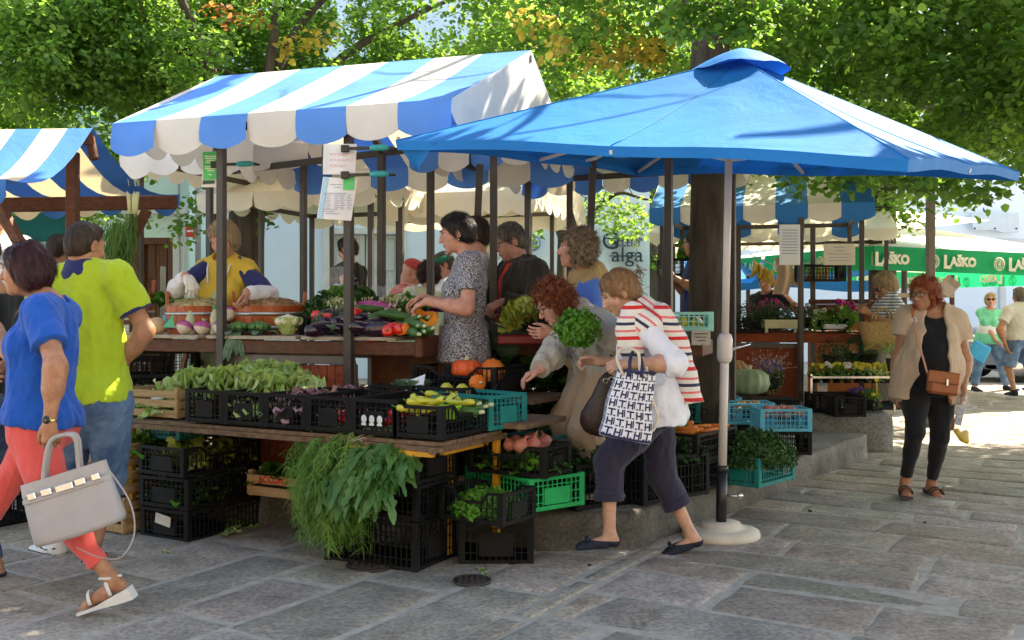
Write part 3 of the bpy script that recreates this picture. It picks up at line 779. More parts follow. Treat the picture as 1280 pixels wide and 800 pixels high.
def handbag(B):
 """pale grey leather handbag hanging from the hand of the woman in blue"""
 d=4.30
 c=P(91,628,d); o=empty('handbag',P(95,690,d),0,'pale grey leather handbag with silver clasps hanging from the hand of woman in blue','handbag')
 ang=R(17)   # roll in view plane (bag tilted)
 ux=Vector((math.cos(ang),.12,math.sin(ang))).normalized(); uz=Vector((-math.sin(ang),.0,math.cos(ang))); uy=uz.cross(ux).normalized()
 org=o.location
 W,Hh,T=.395,.265,.15
 def bp(u,v,t): # u -1..1 width, v 0..1 height, t -1..1 thickness
  ww=W/2*(1-.07*v)*(1-.03*math.sin(v*3.1)*0)
  tt=T/2*(1-.62*v**1.2)*(math.sqrt(max(0,1-abs(u)**8))*.9+.1)
  sag=.010*math.sin(u*2.6+1)*math.sin(v*3.1)
  return c-org+ux*(u*ww)+uz*((v-.5)*Hh-.008*(1-u*u)*(1-v))+uy*(t*tt+sag)
 mb=MB(); n=24
 loop=[]
 vs=[];fs=[]
 rings=14
 per=[(math.cos(a),math.sin(a)) for a in [2*math.pi*i/40 for i in range(40)]]
 def sq(x,e): return math.copysign(abs(x)**e,x)
 for j in range(rings+1):
  v=j/rings
  for (cx,sx) in per:
   u=sq(cx,.35);t=sq(sx,.35)
   k=1-.06*(max(0,.06-v)/.06)
   vs.append(bp(u*k,v,t*k))
 for j in range(rings):
  for i in range(40): fs.append((j*40+i,j*40+(i+1)%40,(j+1)*40+(i+1)%40,(j+1)*40+i))
 fs.append(tuple(range(39,-1,-1))); fs.append(tuple(rings*40+i for i in range(40)))
 mb.add(vs,fs,0,True); mb.build('bag_body',LEAG,o)
 # flap + belt band along the top
 mb=MB()
 for (v0,v1,off,uu) in((.80,1.01,.004,.97),(.70,.77,.007,.99)):
  mb.grid(lambda a,b:bp((a*2-1)*uu,v0+(v1-v0)*b,1)+(-0*uy)+uy*(0.0)+( bp(0,0,1)-bp(0,0,-1)).normalized()*off,16,3)
  mb.grid(lambda a,b:bp((a*2-1)*uu,v0+(v1-v0)*b,-1)-( bp(0,0,1)-bp(0,0,-1)).normalized()*off,16,3)
 mb.build('flap',LEAG,o)
 side=-1 if uy.y>0 else 1
 for u,w,nm in((-.72,.035,'buckle'),(-.40,.045,'buckle'),(0,.075,'clasp'),(.36,.045,'buckle'),(.72,.035,'buckle')):
  mb=MB(); p=bp(u,.80 if nm=='buckle' else .79,side)+uy*side*.012
  mb.box(p,(w,.012,.030),rot=Matrix((ux,uy,uz)).transposed(),b=.003); mb.build(nm,SILV,o)
 for sd in(-1,1):
  hp=P(80,560,d-.02)-org+uy*sd*.022
  pts=spline([bp(-.42,.82,sd*1.1),bp(-.42,1.05,sd*.8),hp+ux*-.05+uz*.03*1,hp+uz*.055,hp+ux*.06+uz*.03,bp(.40,1.05,sd*.8),bp(.40,.82,sd*1.1)],5)
  mb=MB(); mb.tube(pts,.0095,8); mb.build('handle',LEAG,o)
 a=bp(.98,.55,0); mb=MB(); mb.tube(spline([bp(.95,.9,0),a+ux*.04-uz*.08,a+ux*.02-uz*.22,a-ux*.06-uz*.30,bp(.2,0,0)-uz*.12,bp(-.2,0,0)-uz*.05],6),.004,6,flat=.5); mb.build('strap',LEAG,o)
def companion():
 d=5.0
 B=Body(H=1.62,pel=P(-22,520,d),neck=P(-12,356,d),yp=165,ys=170,head=P(-30,315,d),wL=P(22,462,d-.55),eL=(.5,.3,-.6),wR=P(-60,520,d+.1),w=1.05,h=.009)
 r=B.root('woman in black sleeveless top at the left photo edge, arm across woman in blue')
 B.skin(r,mats=[SKT,LIP],lh=dict(d=(.9,-.15,-.5),n=(.1,.95,-.1),curl=(12,18,12),spread=.3)); B.hair('hair',H_DARK,r,'bob',h=.009)
 B.top('top',C_BLACK,r,e=.008,sleeve=(0,0),hem=.02,neck=(.11,.03,.02)); B.bottoms('trousers',C_DEN2,r,e=.008); B.shoe(r,SHB)
def man_lime():
 d=5.35
 B=Body(H=1.80,pel=P(118,492,d),neck=P(105,332,d),yp=82,ys=80,hy=62,hp=-12,hb=.95,head=P(107,307,d),
      wR=P(147,464,d+.02),eR=(1,-.05,0),wL=P(30,480,d+.1),eL=(-1,-.2,-.5),
      aL=P(68,694,d+.25),tL=(-.75,.5,0),aR=P(116,692,d+.05),tR=(-.1,1,0),fem=False,w=1.0,h=.0065)
 r=B.root('man in lime green polo shirt with navy collar seen from behind, hand on hip')
 B.skin(r,mats=[SKT,LIP],rh=dict(d=(-.75,-.10,-.55),n=(-.25,.9,.1),curl=(35,40,20),thumb=(.6,.3)),lh=dict(d=(.5,.1,-.8),n=(1,0,0)))
 B.hair('hair',H_DARK,r,'crop',vol=.94,amp=.002,freq=30,h=.006)
 B.top('shirt',C_LIME,r,e=.020,sleeve=(.62,.62),hem=.035,neck=(.07,.0,.0),fold=.012,ff=4.5,seed=11,loose=.02,sr=.016,st=(1,1,.6))
 # sleeve band + collar
 for sh,el in((B.shR,B.elR),(B.shL,B.elL)):
  s=B.grid(); a=sh.lerp(el,.60);b=sh.lerp(el,.66)
  s.cone(sh,el,.052*1.09+.036,.042*1.09+.040,0,cut=[(b,el-sh),(a,sh-el)]); sdf_obj('sleeve_band',s,C_NAVY,r,origin=B.org)
 s=B.grid(h=.006); u=B.up*.8+Vector((0,0,.3)); cb=B.neck-Vector((0,0,.012))
 s.cone(cb-Vector((0,0,.03)),cb+Vector((0,0,.055)),.120,.086,.01,cut=[(cb+Vector((0,0,.046)),(0,0,1))],flat=(B.fs,.92))
 s.ell(cb+Vector((0,0,.08)),(.078,.078,.050),None,.004,op='s'); sdf_obj('collar',s,C_NAVY,r,origin=B.org)
 B.bottoms('shorts',C_DENIM,r,e=.018,f=(1.34,1.34),flare=.022,fold=.010,ff=6,rise=.03)
 for sg,kn,an in((-1,B.knL,B.aL),(1,B.knR,B.aR)):
  s=B.grid(h=.007); s.cone(kn,an,.088,.098,0,cut=[(kn.lerp(an,.35),an-kn),(kn.lerp(an,.27),kn-an)]); sdf_obj('cuff',s,C_DENIM,r,origin=B.org)
 B.shoe(r,SHW,.010,'sneaker',SHD)
 for an,t in((B.aL,B.tL),(B.aR,B.tR)):
  t=Vector(t).normalized(); sx=t.cross(V(0,0,1)).normalized(); mb=MB(); o=an-B.org
  for sg in(-1,1):
   mb.tube(spline([o-t*.05+sx*sg*.042-V(0,0,.03),o+t*.03+sx*sg*.047-V(0,0,.045),o+t*.09+sx*sg*.047-V(0,0,.035),o+t*.13+sx*sg*.03-V(0,0,.028)],4),.005,5)
  mb.build('shoe_stripe',SHD,r)
  s=B.grid(h=.007); s.cone(an-V(0,0,.02),an+V(0,0,.03),.046,.043,0,cut=[(an+V(0,0,.028),(0,0,1))]); sdf_obj('sock',s,C_WHITE,r,origin=B.org)
 return B
def woman_striped():
 d=5.45
 B=Body(H=1.60,pel=P(818,500,d+.05),neck=P(800,388,d),yp=176,ys=168,hy=186,hp=-32,head=P(774,366,d-.02),
      wL=P(786,456,d-.28),eL=(.8,-.5,-.7),wR=P(748,452,d+.16),eR=(.3,.6,-1),
      aL=P(762,666,d-.08),tL=(-1,-.12,-.05),aR=P(864,668,d+.13),tR=(-.93,-.1,-.25),kL=(-1,0,.2),kR=(-1,0,.2),w=1.07,h=.0062)
 r=B.root('woman in white shirt with a red and navy striped sweater over her shoulders')
 B.skin(r,mats=[SK,LIP],lh=dict(d=(-1,-.05,.0),n=(0,.7,-.7),curl=(40,60,35),thumb=(.2,.8)),rh=dict(d=(-.9,0,.1),n=(0,-.6,-.6),curl=(35,50,30)))
 B.eyes(r,EYW,EYB,H_BLO)
 B.hair('hair',H_BLO,r,'short',vol=1.06,amp=.008,freq=13,h=.0055,fringe=.07)
 def ex(s): s.cone(B.pel+V(0,0,.04),B.pel-V(.0,0,.10),.135,.165,.06,cut=[(B.pel-V(0,0,.095),(0,0,-1))],flat=(B.rs,1.2))
 B.top('shirt',C_WHITE,r,e=.022,sleeve=(1.18,1.18),hem=.10,neck=(.08,.0,.02),fold=.012,ff=5,seed=21,extra=ex,sr=-.003,loose=.012)
 # striped sweater: shawl over the back and shoulders, one sleeve down the front, the body down the back
 s=B.grid(); e=.038
 cut=[(B.neck.lerp(B.pel,.36),-B.up)]
 s.cone(B.shL+B.rs*.01,B.shR-B.rs*.01,.056+e,.056+e,.03,cut); s.cone(B.neck,B.shL,.058+e*.7,.045+e,.04,cut); s.cone(B.neck,B.shR,.058+e*.7,.045+e,.04,cut)
 s.ell(B.neck.lerp(B.pel,.30),(.165+e,.100+e,.19),cols(B.rs,B.fs,B.up),.06,cut=cut)
 s.ell(B.neck+B.up*.08+B.fs*.02,(.074,.078,.085),None,.01,op='s')
 # open over the near upper arm
 s.cone(B.shL-B.up*.10-B.rs*.05,B.elL-B.rs*.03,.070,.10,.03,op='s')
 s.noise(.006,6,5,(1,1,.6)); sdf_obj('sweater',s,C_STR2,r,origin=B.org)
 s=B.grid(); p=[P(806,372,d-.15)+V(0,0,-.06),P(838,400,d-.12),P(852,440,d-.06),P(862,500,d-.02)]
 back=-B.fs
 bw=[P(826,392,d-.10),P(846,430,d-.08),P(856,468,d-.06),P(866,504,d-.06)]
 for a,b in zip(bw[:-1],bw[1:]): s.cone(a,b,.062,.060,.02,flat=(B.rs,1.0))
 for a,b in zip(bw[:-1],bw[1:]): s.cone(a+V(0,.16,0),b+V(0,.16,0),.062,.060,.05)
 s.plane(P(862,502,d),(.12,0,-1)); s.noise(.005,7,8,(1,1,.5)); sdf_obj('sweater_back',s,C_STR,r,origin=B.org)
 s=B.grid(); fw=[P(792,392,d-.17),P(784,412,d-.20),P(788,432,d-.19),P(792,446,d-.17)]
 for a,b in zip(fw[:-1],fw[1:]): s.cone(a,b,.066,.058,.02,flat=((0,1,0),.5))
 s.plane(P(792,446,d),(0,0,-1)); s.noise(.004,8,9); sdf_obj('sweater_sleeve',s,C_STR,r,origin=B.org)
 B.bottoms('trousers',C_PLUM,r,e=.016,f=(1.52,1.52),flare=.022,fold=.008,ff=6)
 for kn,an in((B.knL,B.aL),(B.knR,B.aR)):
  s=B.grid(h=.0062); s.cone(kn,an,.080,.082,0,cut=[(kn.lerp(an,.54),an-kn),(kn.lerp(an,.40),kn-an)]); sdf_obj('cuff',s,C_PLUM,r,origin=B.org)
 B.shoe(r,SHB,.006,'flat')
 for an,t in((B.aL,B.tL),(B.aR,B.tR)):
  t=Vector(t).normalized(); mb=MB(); o=an-B.org+t*.125-V(0,0,.028)
  for sg in(-1,1): mb.ell(o+V(0,sg*.02,.006),(.012,.022,.014),n=8,m=6)
  mb.ell(o+V(0,0,.008),(.008,.008,.010),n=8,m=6); mb.build('bow',SHB,r)
 return B
def tote():
 """white tote with dark blocky geometric print, cord handles"""
 d=5.12
 top=[P(772,470,d),P(815,470,d)]; o=empty('tote_bag',P(790,560,d),0,'white tote bag with navy geometric print and cream cord handles','tote bag'); org=o.location
 nav=mat('navy_print',(.02,.025,.07),.8,.1,20,.1,100)
 a0,a1,b1,b0=P(771,462,d),P(818,466,d),P(812,552,d),P(750,540,d)
 def front(u,v,off=0.0):
  t=a0.lerp(a1,u); bt=b0.lerp(b1,u); p=bt.lerp(t,v)
  return p-org+V(0,-(.035+.06*math.sin(math.pi*min(max(u,0),1))*(1-.4*v))-off,.0)+V(.004*math.sin(v*9),-.006*math.sin(u*7+v*5),0)
 def backf(u,v):
  p=front(u,v); return V(p.x,-p.y+.05,p.z)
 mb=MB(); mb.grid(lambda u,v:front(u,v),20,20); mb.grid(lambda u,v:backf(1-u,v),20,20)
 mb.grid(lambda u,v:front(0,v).lerp(backf(0,v),1-u),8,20); mb.grid(lambda u,v:front(1,v).lerp(backf(1,v),u),8,20)
 mb.grid(lambda u,v:front(1-u,0).lerp(backf(1-u,0),v)+V(0,0,-.018*math.sin(math.pi*v)),20,6)
 mb.build('bag_body',C_WHITE,o)
 # printed marks on body : bars in an interlocking pattern
 mb=MB()
 def bar(fn,x0,y0,x1,y1):
  n=3
  for i in range(n):
   for j in range(n):
    q=[fn(x0+(x1-x0)*(i+a)/n,y0+(y1-y0)*(j+b)/n) for a,b in((0,0),(1,0),(1,1),(0,1))]
    mb.add(q,[(0,1,2,3)],0,True)
 nx,ny=5,7
 for i in range(nx):
  for j in range(ny):
   cx,cy=i/nx,j/ny; w,h=1/nx,1/ny
   rects=[(.10,.10,.26,.90),(.58,.10,.74,.90),(.26,.42,.58,.58),(.80,.2,.92,.95)] if (i+j)%2 else [(.10,.74,.90,.90),(.42,.10,.58,.74),(.08,.08,.30,.22),(.70,.08,.92,.22)]
   for (x0,y0,x1,y1) in rects:
    bar(lambda u,v:front(u,v,.0025),cx+x0*w,cy+y0*h,cx+x1*w,cy+y1*h)
    bar(lambda u,v:front(0,v).lerp(backf(0,v),1-u)+V(-.0025,0,0),cx+x0*w,cy+y0*h,cx+x1*w,cy+y1*h)
    bar(lambda u,v:front(1,v).lerp(backf(1,v),u)+V(.0025,0,0),cx+x0*w,cy+y0*h,cx+x1*w,cy+y1*h)
 mb.build('print',nav,o)
 mb=MB(); 
 mb.tube([front(i/12,.0,.004) for i in range(13)],.006,6); mb.tube([front(i/12,1.0,.003) for i in range(13)],.006,6); mb.build('piping',nav,o)
 g=P(787,455,d-.03)-org
 mb=MB(); mb.tube(spline([front(.15,.93,.006),P(771,448,d-.04)-org,P(778,436,d)-org,P(797,440,d-.06)-org,P(800,462,d-.06)-org,front(.75,.93,.006)],6),.008,8); mb.build('handle',ROPE,o)
 mb=MB(); mb.tube(spline([front(.3,.93,.006),P(788,448,d-.04)-org,P(794,438,d)-org,P(802,452,d-.05)-org,front(.6,.93,.006)],6),.009,8); mb.build('handle_wrap',nav,o)
 mb=MB(); mb.tube(spline([P(808,458,d)-org,P(812,490,d-.03)-org,P(822,520,d-.02)-org,P(816,538,d-.02)-org,P(806,540,d-.03)-org],6),.008,8); mb.build('shoulder_cord',ROPE,o)
PF=.22   # platform height
def woman_bending():
 d=6.05
 B=Body(H=1.62,pel=P(754,456,d+.1),neck=P(722,392,d-.0),yp=188,ys=206,hy=196,hp=-34,head=P(692,380,d-.08),
      wR=P(664,479,d-.34),eR=(.6,.2,-.6),wL=P(746,414,d-.28),eL=(1,-.1,-.5),
      aL=V(.62,5.98,PF+.075),tL=(-1,-.1,0),aR=V(.40,6.2,PF+.075),tR=(-1,0,0),w=1.06,h=.0065)
 r=B.root('auburn haired woman in grey beige cardigan bending over the crates with parsley')
 B.skin(r,mats=[SKP,LIP],lh=dict(d=(-.95,-.1,.15),n=(0,-.25,1),curl=(35,45,30),thumb=(.5,.5)),rh=dict(d=(-.95,-.2,-.30),n=(.0,.0,-1),curl=(30,35,20),thumb=(.6,.3)))
 B.eyes(r,EYW,EYB,H_RED); glasses(B,r,GLS)
 B.hair('hair',H_RED,r,'curly',vol=1.2,amp=.014,freq=15,h=.0055,fringe=.05)
 def ex(s):
  s.cone(B.pel+V(0,0,.05),B.pel+V(.0,0,-.05),.15,.17,.06,cut=[(B.pel-V(0,0,.06),(0,0,-1))],flat=(B.rs,1.2))
  # open front
  c=B.neck.lerp(B.pel,.62)+B.fs*.15; s.ell(c,(.10,.12,.24),cols(B.rs,B.fs,B.up),.02,op='s')
 B.top('cardigan',C_BEIGE,r,e=.030,sleeve=(1.93,1.93),hem=.02,neck=(.075,.0,.05),fold=.016,ff=5,seed=31,extra=ex,sr=.010,loose=.02)
 B.top('shirt',C_WHITE,r,e=.016,sleeve=(.3,.3),hem=.0,neck=(.06,.0,.03),fold=.01,ff=6,seed=32,loose=.012)
 B.bottoms('trousers',C_TROU,r,e=.026,f=(1.93,1.93),flare=.022,fold=.012,ff=4,rise=.06)
 B.shoe(r,SHW,.012,'sneaker',RUB)
 w=B.wL-B.org
 o=empty('shoulder_bag',P(755,510,d-.25),0,'dark brown leather shoulder bag hanging at the bending woman’s side','handbag')
 g=o.location; mb=MB()
 a=P(752,470,d-.27)-g; 
 s=SDF(g-V(.2,.2,.25),g+V(.2,.2,.25),.007); 
 s.cone(P(762,482,d-.25),P(752,520,d-.25),.075,.115,.04,flat=((0,1,0),.45)); s.cone(P(742,525,d-.25),P(768,528,d-.25),.06,.06,.05,flat=((0,1,0),.6)); s.noise(.005,7,2,(1,1,.4)); sdf_obj('bag_body',s,LEAD,o,origin=g)
 mb=MB(); mb.tube(spline([P(766,480,d-.27)-g,P(764,450,d-.27)-g,P(766,420,d-.24)-g,P(764,400,d-.1)-g],5),.011,8,flat=.3); mb.build('strap',LEAD,o)
 mb=MB(); 
 for (x,y) in((764,474),(757,476)): mb.tube([P(x,y,d-.3)-g+V(.014*math.cos(t),0,.014*math.sin(t)) for t in [i*math.pi/5 for i in range(11)]],.003,6)
 mb.build('ring',SILV,o)
 return B
def woman_orange():
 d=7.32
 B=Body(H=1.63,pel=P(1160,473,d),neck=P(1166,386,d+.03),yp=262,ys=258,hy=216,hp=-8,head=P(1155,368,d-.03),
      wR=P(1116,490,d+.02),eR=(-.5,.6,0),wL=P(1204,486,d-.14),eL=(.6,.5,0),
      aR=P(1131,603,d-.10),tR=(-.28,-.95,-.05),aL=P(1164,604,d+.06),tL=(-.02,-1,-.1),w=1.14,belly=.055,h=.008)
 r=B.root('orange haired woman in black top and oatmeal cardigan walking on the paving')
 B.skin(r,mats=[SKT,LIP],lh=dict(d=(-.05,0,-1),n=(-1,0,0),curl=(40,60,40)),rh=dict(d=(0,0,-1),n=(1,0,0),curl=(15,25,15)))
 B.eyes(r,EYW,EYB,H_ORG); glasses(B,r,GLS)
 B.hair('hair',H_ORG,r,'curly',vol=1.06,amp=.010,freq=12,h=.0065,fringe=.062)
 B.top('top',C_BLACK,r,e=.014,sleeve=(0.02,0.02),hem=.13,neck=(.095,.045,.055),fold=.004,ff=5,seed=41)
 def ex(s):
  x,y,z=ortho(B.rs,V(0,0,1)); 
  s.cone(B.pel+V(0,0,.1),B.pel-V(0,0,.17),.16,.155,.08,cut=[(B.pel-V(0,0,.15),(0,0,-1))],flat=(x,1.35))
  for k in range(6):
   t=k/5; c=B.neck.lerp(B.pel,-.05+t*1.5)+B.fs*(.10+.10*min(1,t*2)); s.ell(c,(.062+.05*min(1,t*1.4)+.055*max(0,t-.5),.17,.14),cols(x,y,z),.01,op='s')
  s.ell(B.pel-B.up*.15+B.fs*.12,(.14,.17,.2),cols(x,y,z),.01,op='s')
 B.top('cardigan',C_OAT,r,e=.030,sleeve=(.55,.55),hem=.16,neck=(.078,.0,.03),fold=.008,ff=6,seed=42,extra=ex,loose=.012,sr=.012)
 B.bottoms('leggings',C_BLACK,r,e=.006,f=(1.88,1.88),fold=.004,ff=7,rise=.04)
 for an,t in((B.aL,B.tL),(B.aR,B.tR)):
  t=Vector(t).normalized(); sx=t.cross(V(0,0,1)).normalized(); o=an-B.org; mb=MB()
  mb.prism([(-.06,-.045),(.02,-.060),(.19,-.062),(.19,-.078),(.02,-.085),(0,-.10),(-.06,-.10)],o,t,(0,0,1),.078)
  mb.build('sandal_sole',SHD,r); mb=MB()
  for tt in(.05,.10): mb.tube([o+t*(tt+.01*math.sin(a))+sx*.044*math.cos(a)+V(0,0,-.055+.045*math.sin(a)) for a in [i*math.pi/8 for i in range(9)]],.018,6,flat=.35)
  mb.build('sandal_strap',BRZ,r)
 # orange brown cross-body bag
 o=empty('shoulder_bag',P(1179,477,d-.30),0,'small tan leather cross-body bag with silver clasp on woman in black','handbag'); g=o.location
 def W(x,y,dd): return P(x,y,d+dd)-g
 mb=MB(); mb.box(W(1179,480,-.29),(.22,.075,.15),b=.02,rot=Matrix.Rotation(R(7),3,'Y')); mb.build('bag_body',LEA,o)
 mb=MB(); mb.box(W(1180,472,-.335),(.225,.018,.085),b=.008,rot=Matrix.Rotation(R(7),3,'Y')); mb.build('flap',LEA,o)
 mb=MB(); mb.box(W(1184,478,-.35),(.018,.012,.05),b=.003); mb.build('clasp',SILV,o)
 mb=MB(); mb.tube(spline([W(1160,470,-.27),W(1154,448,-.27),W(1147,425,-.26),W(1143,405,-.20),W(1141,392,-.13),W(1143,384,-.04),W(1152,380,.06)],6),.017,8,flat=.22); mb.build('strap',LEA,o)
 mb=MB(); mb.tube([W(1142,400,-.205)+V(.016*math.cos(t),-.01,.016*math.sin(t)) for t in [i*math.pi/5 for i in range(11)]],.003,6); mb.build('ring',SILV,o)
 mb=MB(); mb.tube([W(1186,492,-.30),W(1188,502,-.30)],[.01,.022],8,flat=.6); mb.build('tassel',LEA,o)
 # clear plastic bag with fruit
 o=empty('plastic_bag',P(1202,555,d-.22),0,'clear plastic shopping bag holding bananas and a magazine beside the black leggings','plastic bag'); g=o.location
 film=bpy.data.materials.new('clear_film'); film.use_nodes=True; nt=film.node_tree; b=nt.nodes['Principled BSDF']; b.inputs['Base Color'].default_value=(.85,.9,.95,1); b.inputs['Roughness'].default_value=.25; b.inputs['Alpha'].default_value=.14
 nz=nt.nodes.new('ShaderNodeTexNoise'); nz.inputs['Scale'].default_value=30; bp=nt.nodes.new('ShaderNodeBump'); bp.inputs['Strength'].default_value=.8; nt.links.new(nz.outputs[0],bp.inputs['Height']); nt.links.new(bp.outputs[0],b.inputs['Normal'])
 MATS['film']=film
 def W(x,y,dd): return P(x,y,d-.17+dd)-g
 s=SDF(g-V(.15,.15,.1),g+V(.15,.15,.5),.008); s.cone(P(1203,505,d-.2),P(1203,542,d-.2),.045,.062,.03,flat=((0,1,0),.7)); s.noise(.006,9,4,(1,1,.4)); sdf_obj('film',s,film,o,origin=g)
 mb=MB(); 
 for x in(1197,1205): mb.tube(spline([W(x,512,-.03),W(1200+(x-1200)*.6,498,-.03),W(1200,486,-.02)],4),.006,6,flat=.4)
 mb.build('handle',film,o)
 yel=mat('banana_skin',(.62,.42,.04),.5,.15,20,.1,60); mb=MB()
 for k in range(4): mb.tube(spline([W(1194+k*2,536+k*3,-.03),W(1200+k,543+k*2,-.05),W(1210,540+k*4,-.03)],4),[.008]+[.021]*7+[.008],7)
 mb.build('banana',yel,o)
 mb=MB(); mb.box(W(1199,520,-.03),(.05,.01,.13),rot=Matrix.Rotation(R(12),3,'Y')); mb.build('magazine',mat('magazine',(.1,.15,.35),.3,.6,30,0,col2=(.6,.55,.5)),o)
def woman_grey():
 d=6.45
 B=Body(H=1.66,pel=P(580,438,d),neck=P(586,318,d),yp=180,ys=182,hy=186,hp=-16,head=P(570,292,d),
      wL=P(534,377,d-.22),eL=(.7,-.3,-.8),wR=P(528,372,d+.18),eR=(.6,.3,-.8),aL=V(-.30,6.4,PF+.075),aR=V(-.25,6.55,PF+.075),w=1.10,h=.0065)
 r=B.root('dark haired woman in mottled grey T-shirt standing at the end of counter')
 B.skin(r,mats=[SKP,LIP],lh=dict(d=(-.8,.2,-.3),n=(0,.3,-1),curl=(30,40,30)),rh=dict(d=(-.8,-.2,-.3),n=(0,-.3,-1),curl=(30,40,30)))
 B.eyes(r,EYW,EYB,H_BLK)
 B.hair('hair',H_BLK,r,'short',vol=1.14,amp=.007,freq=11,h=.0055,fringe=.055)
 def ex(s): s.cone(B.pel+V(0,0,.04),B.pel-V(.0,0,.06),.13,.15,.06,cut=[(B.pel-V(0,0,.05),(0,0,-1))],flat=(B.rs,1.2))
 B.top('shirt',C_GREY,r,e=.016,sleeve=(.6,.6),hem=.06,neck=(.088,.0,.02),fold=.010,ff=5,seed=51,extra=ex,loose=.012,sr=.006)
 B.bottoms('trousers',C_BLACK,r,e=.012,f=(1.95,1.95),flare=.01); B.shoe(r,SHB)
 mb=MB(); mb.ell(B.hc-B.org+(-B.hr*.083-B.hu*.045+B.hf*.0)*B.hs,.006,n=8,m=6); mb.build('earring',SILV,r)
def man_brown():
 d=7.1
 B=Body(H=1.76,pel=P(644,432,d),neck=P(652,328,d),yp=195,ys=205,hy=200,hp=-22,head=P(637,302,d),
      wR=P(610,352,d-.05),eR=(-.3,-.1,-1),wL=P(628,378,d-.30),eL=(.6,-.4,-.8),aL=V(.03,7.0,PF+.075),aR=V(-.05,7.2,PF+.075),fem=False,w=1.06,h=.008)
 r=B.root('grey haired man with spectacles in dark brown jacket over open red shirt')
 B.skin(r,mats=[SKP,LIP],lh=dict(d=(-.7,-.3,-.3),n=(0,.4,-1),curl=(50,60,30)),rh=dict(d=(-.5,-.3,.5),n=(0,.5,-1),curl=(60,70,40)))
 B.eyes(r,EYW,EYB,H_GREY); glasses(B,r,GLS)
 B.hair('hair',H_GREY,r,'crop',vol=1.04,amp=.004,freq=20,h=.0065)
 def ex(s):
  for k in range(5):
   t=k/4; c=B.neck.lerp(B.pel,t*.95)+B.fs*.14; s.ell(c,(.055,.12,.12),cols(B.rs,B.fs,B.up),.01,op='s')
 B.top('jacket',C_BROWN,r,e=.038,sleeve=(1.93,1.93),hem=.08,neck=(.085,.0,.05),fold=.018,ff=5,seed=61,extra=ex,loose=.02,sr=.014)
 B.top('shirt',C_REDS,r,e=.016,sleeve=(.3,.3),hem=.02,neck=(.068,.0,.03),fold=.008,ff=5,seed=62)
 s=B.grid(); cb=B.neck+V(0,0,.0); s.cone(cb-V(0,0,.02),cb+V(0,0,.05),.10,.082,.01,cut=[(cb+V(0,0,.045),(0,0,1))]); s.ell(cb+V(0,0,.06)+B.fs*.03,(.072,.08,.055),cols(B.rs,B.fs,B.up),.004,op='s'); sdf_obj('collar',s,C_BROWN,r,origin=B.org)
 B.bottoms('trousers',C_DEN2,r,e=.02,flare=.02); B.shoe(r,SHB,.01,'sneaker')
def woman_curly():
 d=6.35
 B=Body(H=1.66,pel=P(740,436,d+.25),neck=P(734,336,d+.1),yp=170,ys=172,hy=172,hp=2,head=P(720,312,d),
      wL=P(690,415,d-.25),eL=(.6,-.3,-.9),wR=P(700,420,d+.3),aL=V(.5,6.5,PF+.075),aR=V(.5,6.7,PF+.075),w=1.16,h=.0065)
 r=B.root('curly grey haired woman in tan vest over cornflower blue sleeves')
 B.skin(r,mats=[SKP,LIP]); B.eyes(r,EYW,EYB,H_GREY)
 B.hair('hair',H_CURL,r,'curly',vol=1.16,amp=.012,freq=16,h=.0055,fringe=.05)
 B.top('shirt',C_SKY,r,e=.018,sleeve=(1.9,1.9),hem=.04,neck=(.075,.0,.02),fold=.01,ff=5,seed=71,sr=.01)
 B.top('vest',C_TAN,r,e=.034,sleeve=(0,0),hem=.06,neck=(.085,.0,.03),fold=.012,ff=4.5,seed=72,loose=.015)
 s=B.grid(); cb=B.neck; s.cone(cb-V(0,0,.02),cb+V(0,0,.045),.10,.080,.01,cut=[(cb+V(0,0,.04),(0,0,1))]); s.ell(cb+V(0,0,.06)+B.fs*.02,(.070,.074,.05),None,.004,op='s'); sdf_obj('collar',s,C_TAN,r,origin=B.org)
 B.bottoms('trousers',C_TROU,r,e=.02,flare=.02); B.shoe(r,SHB)
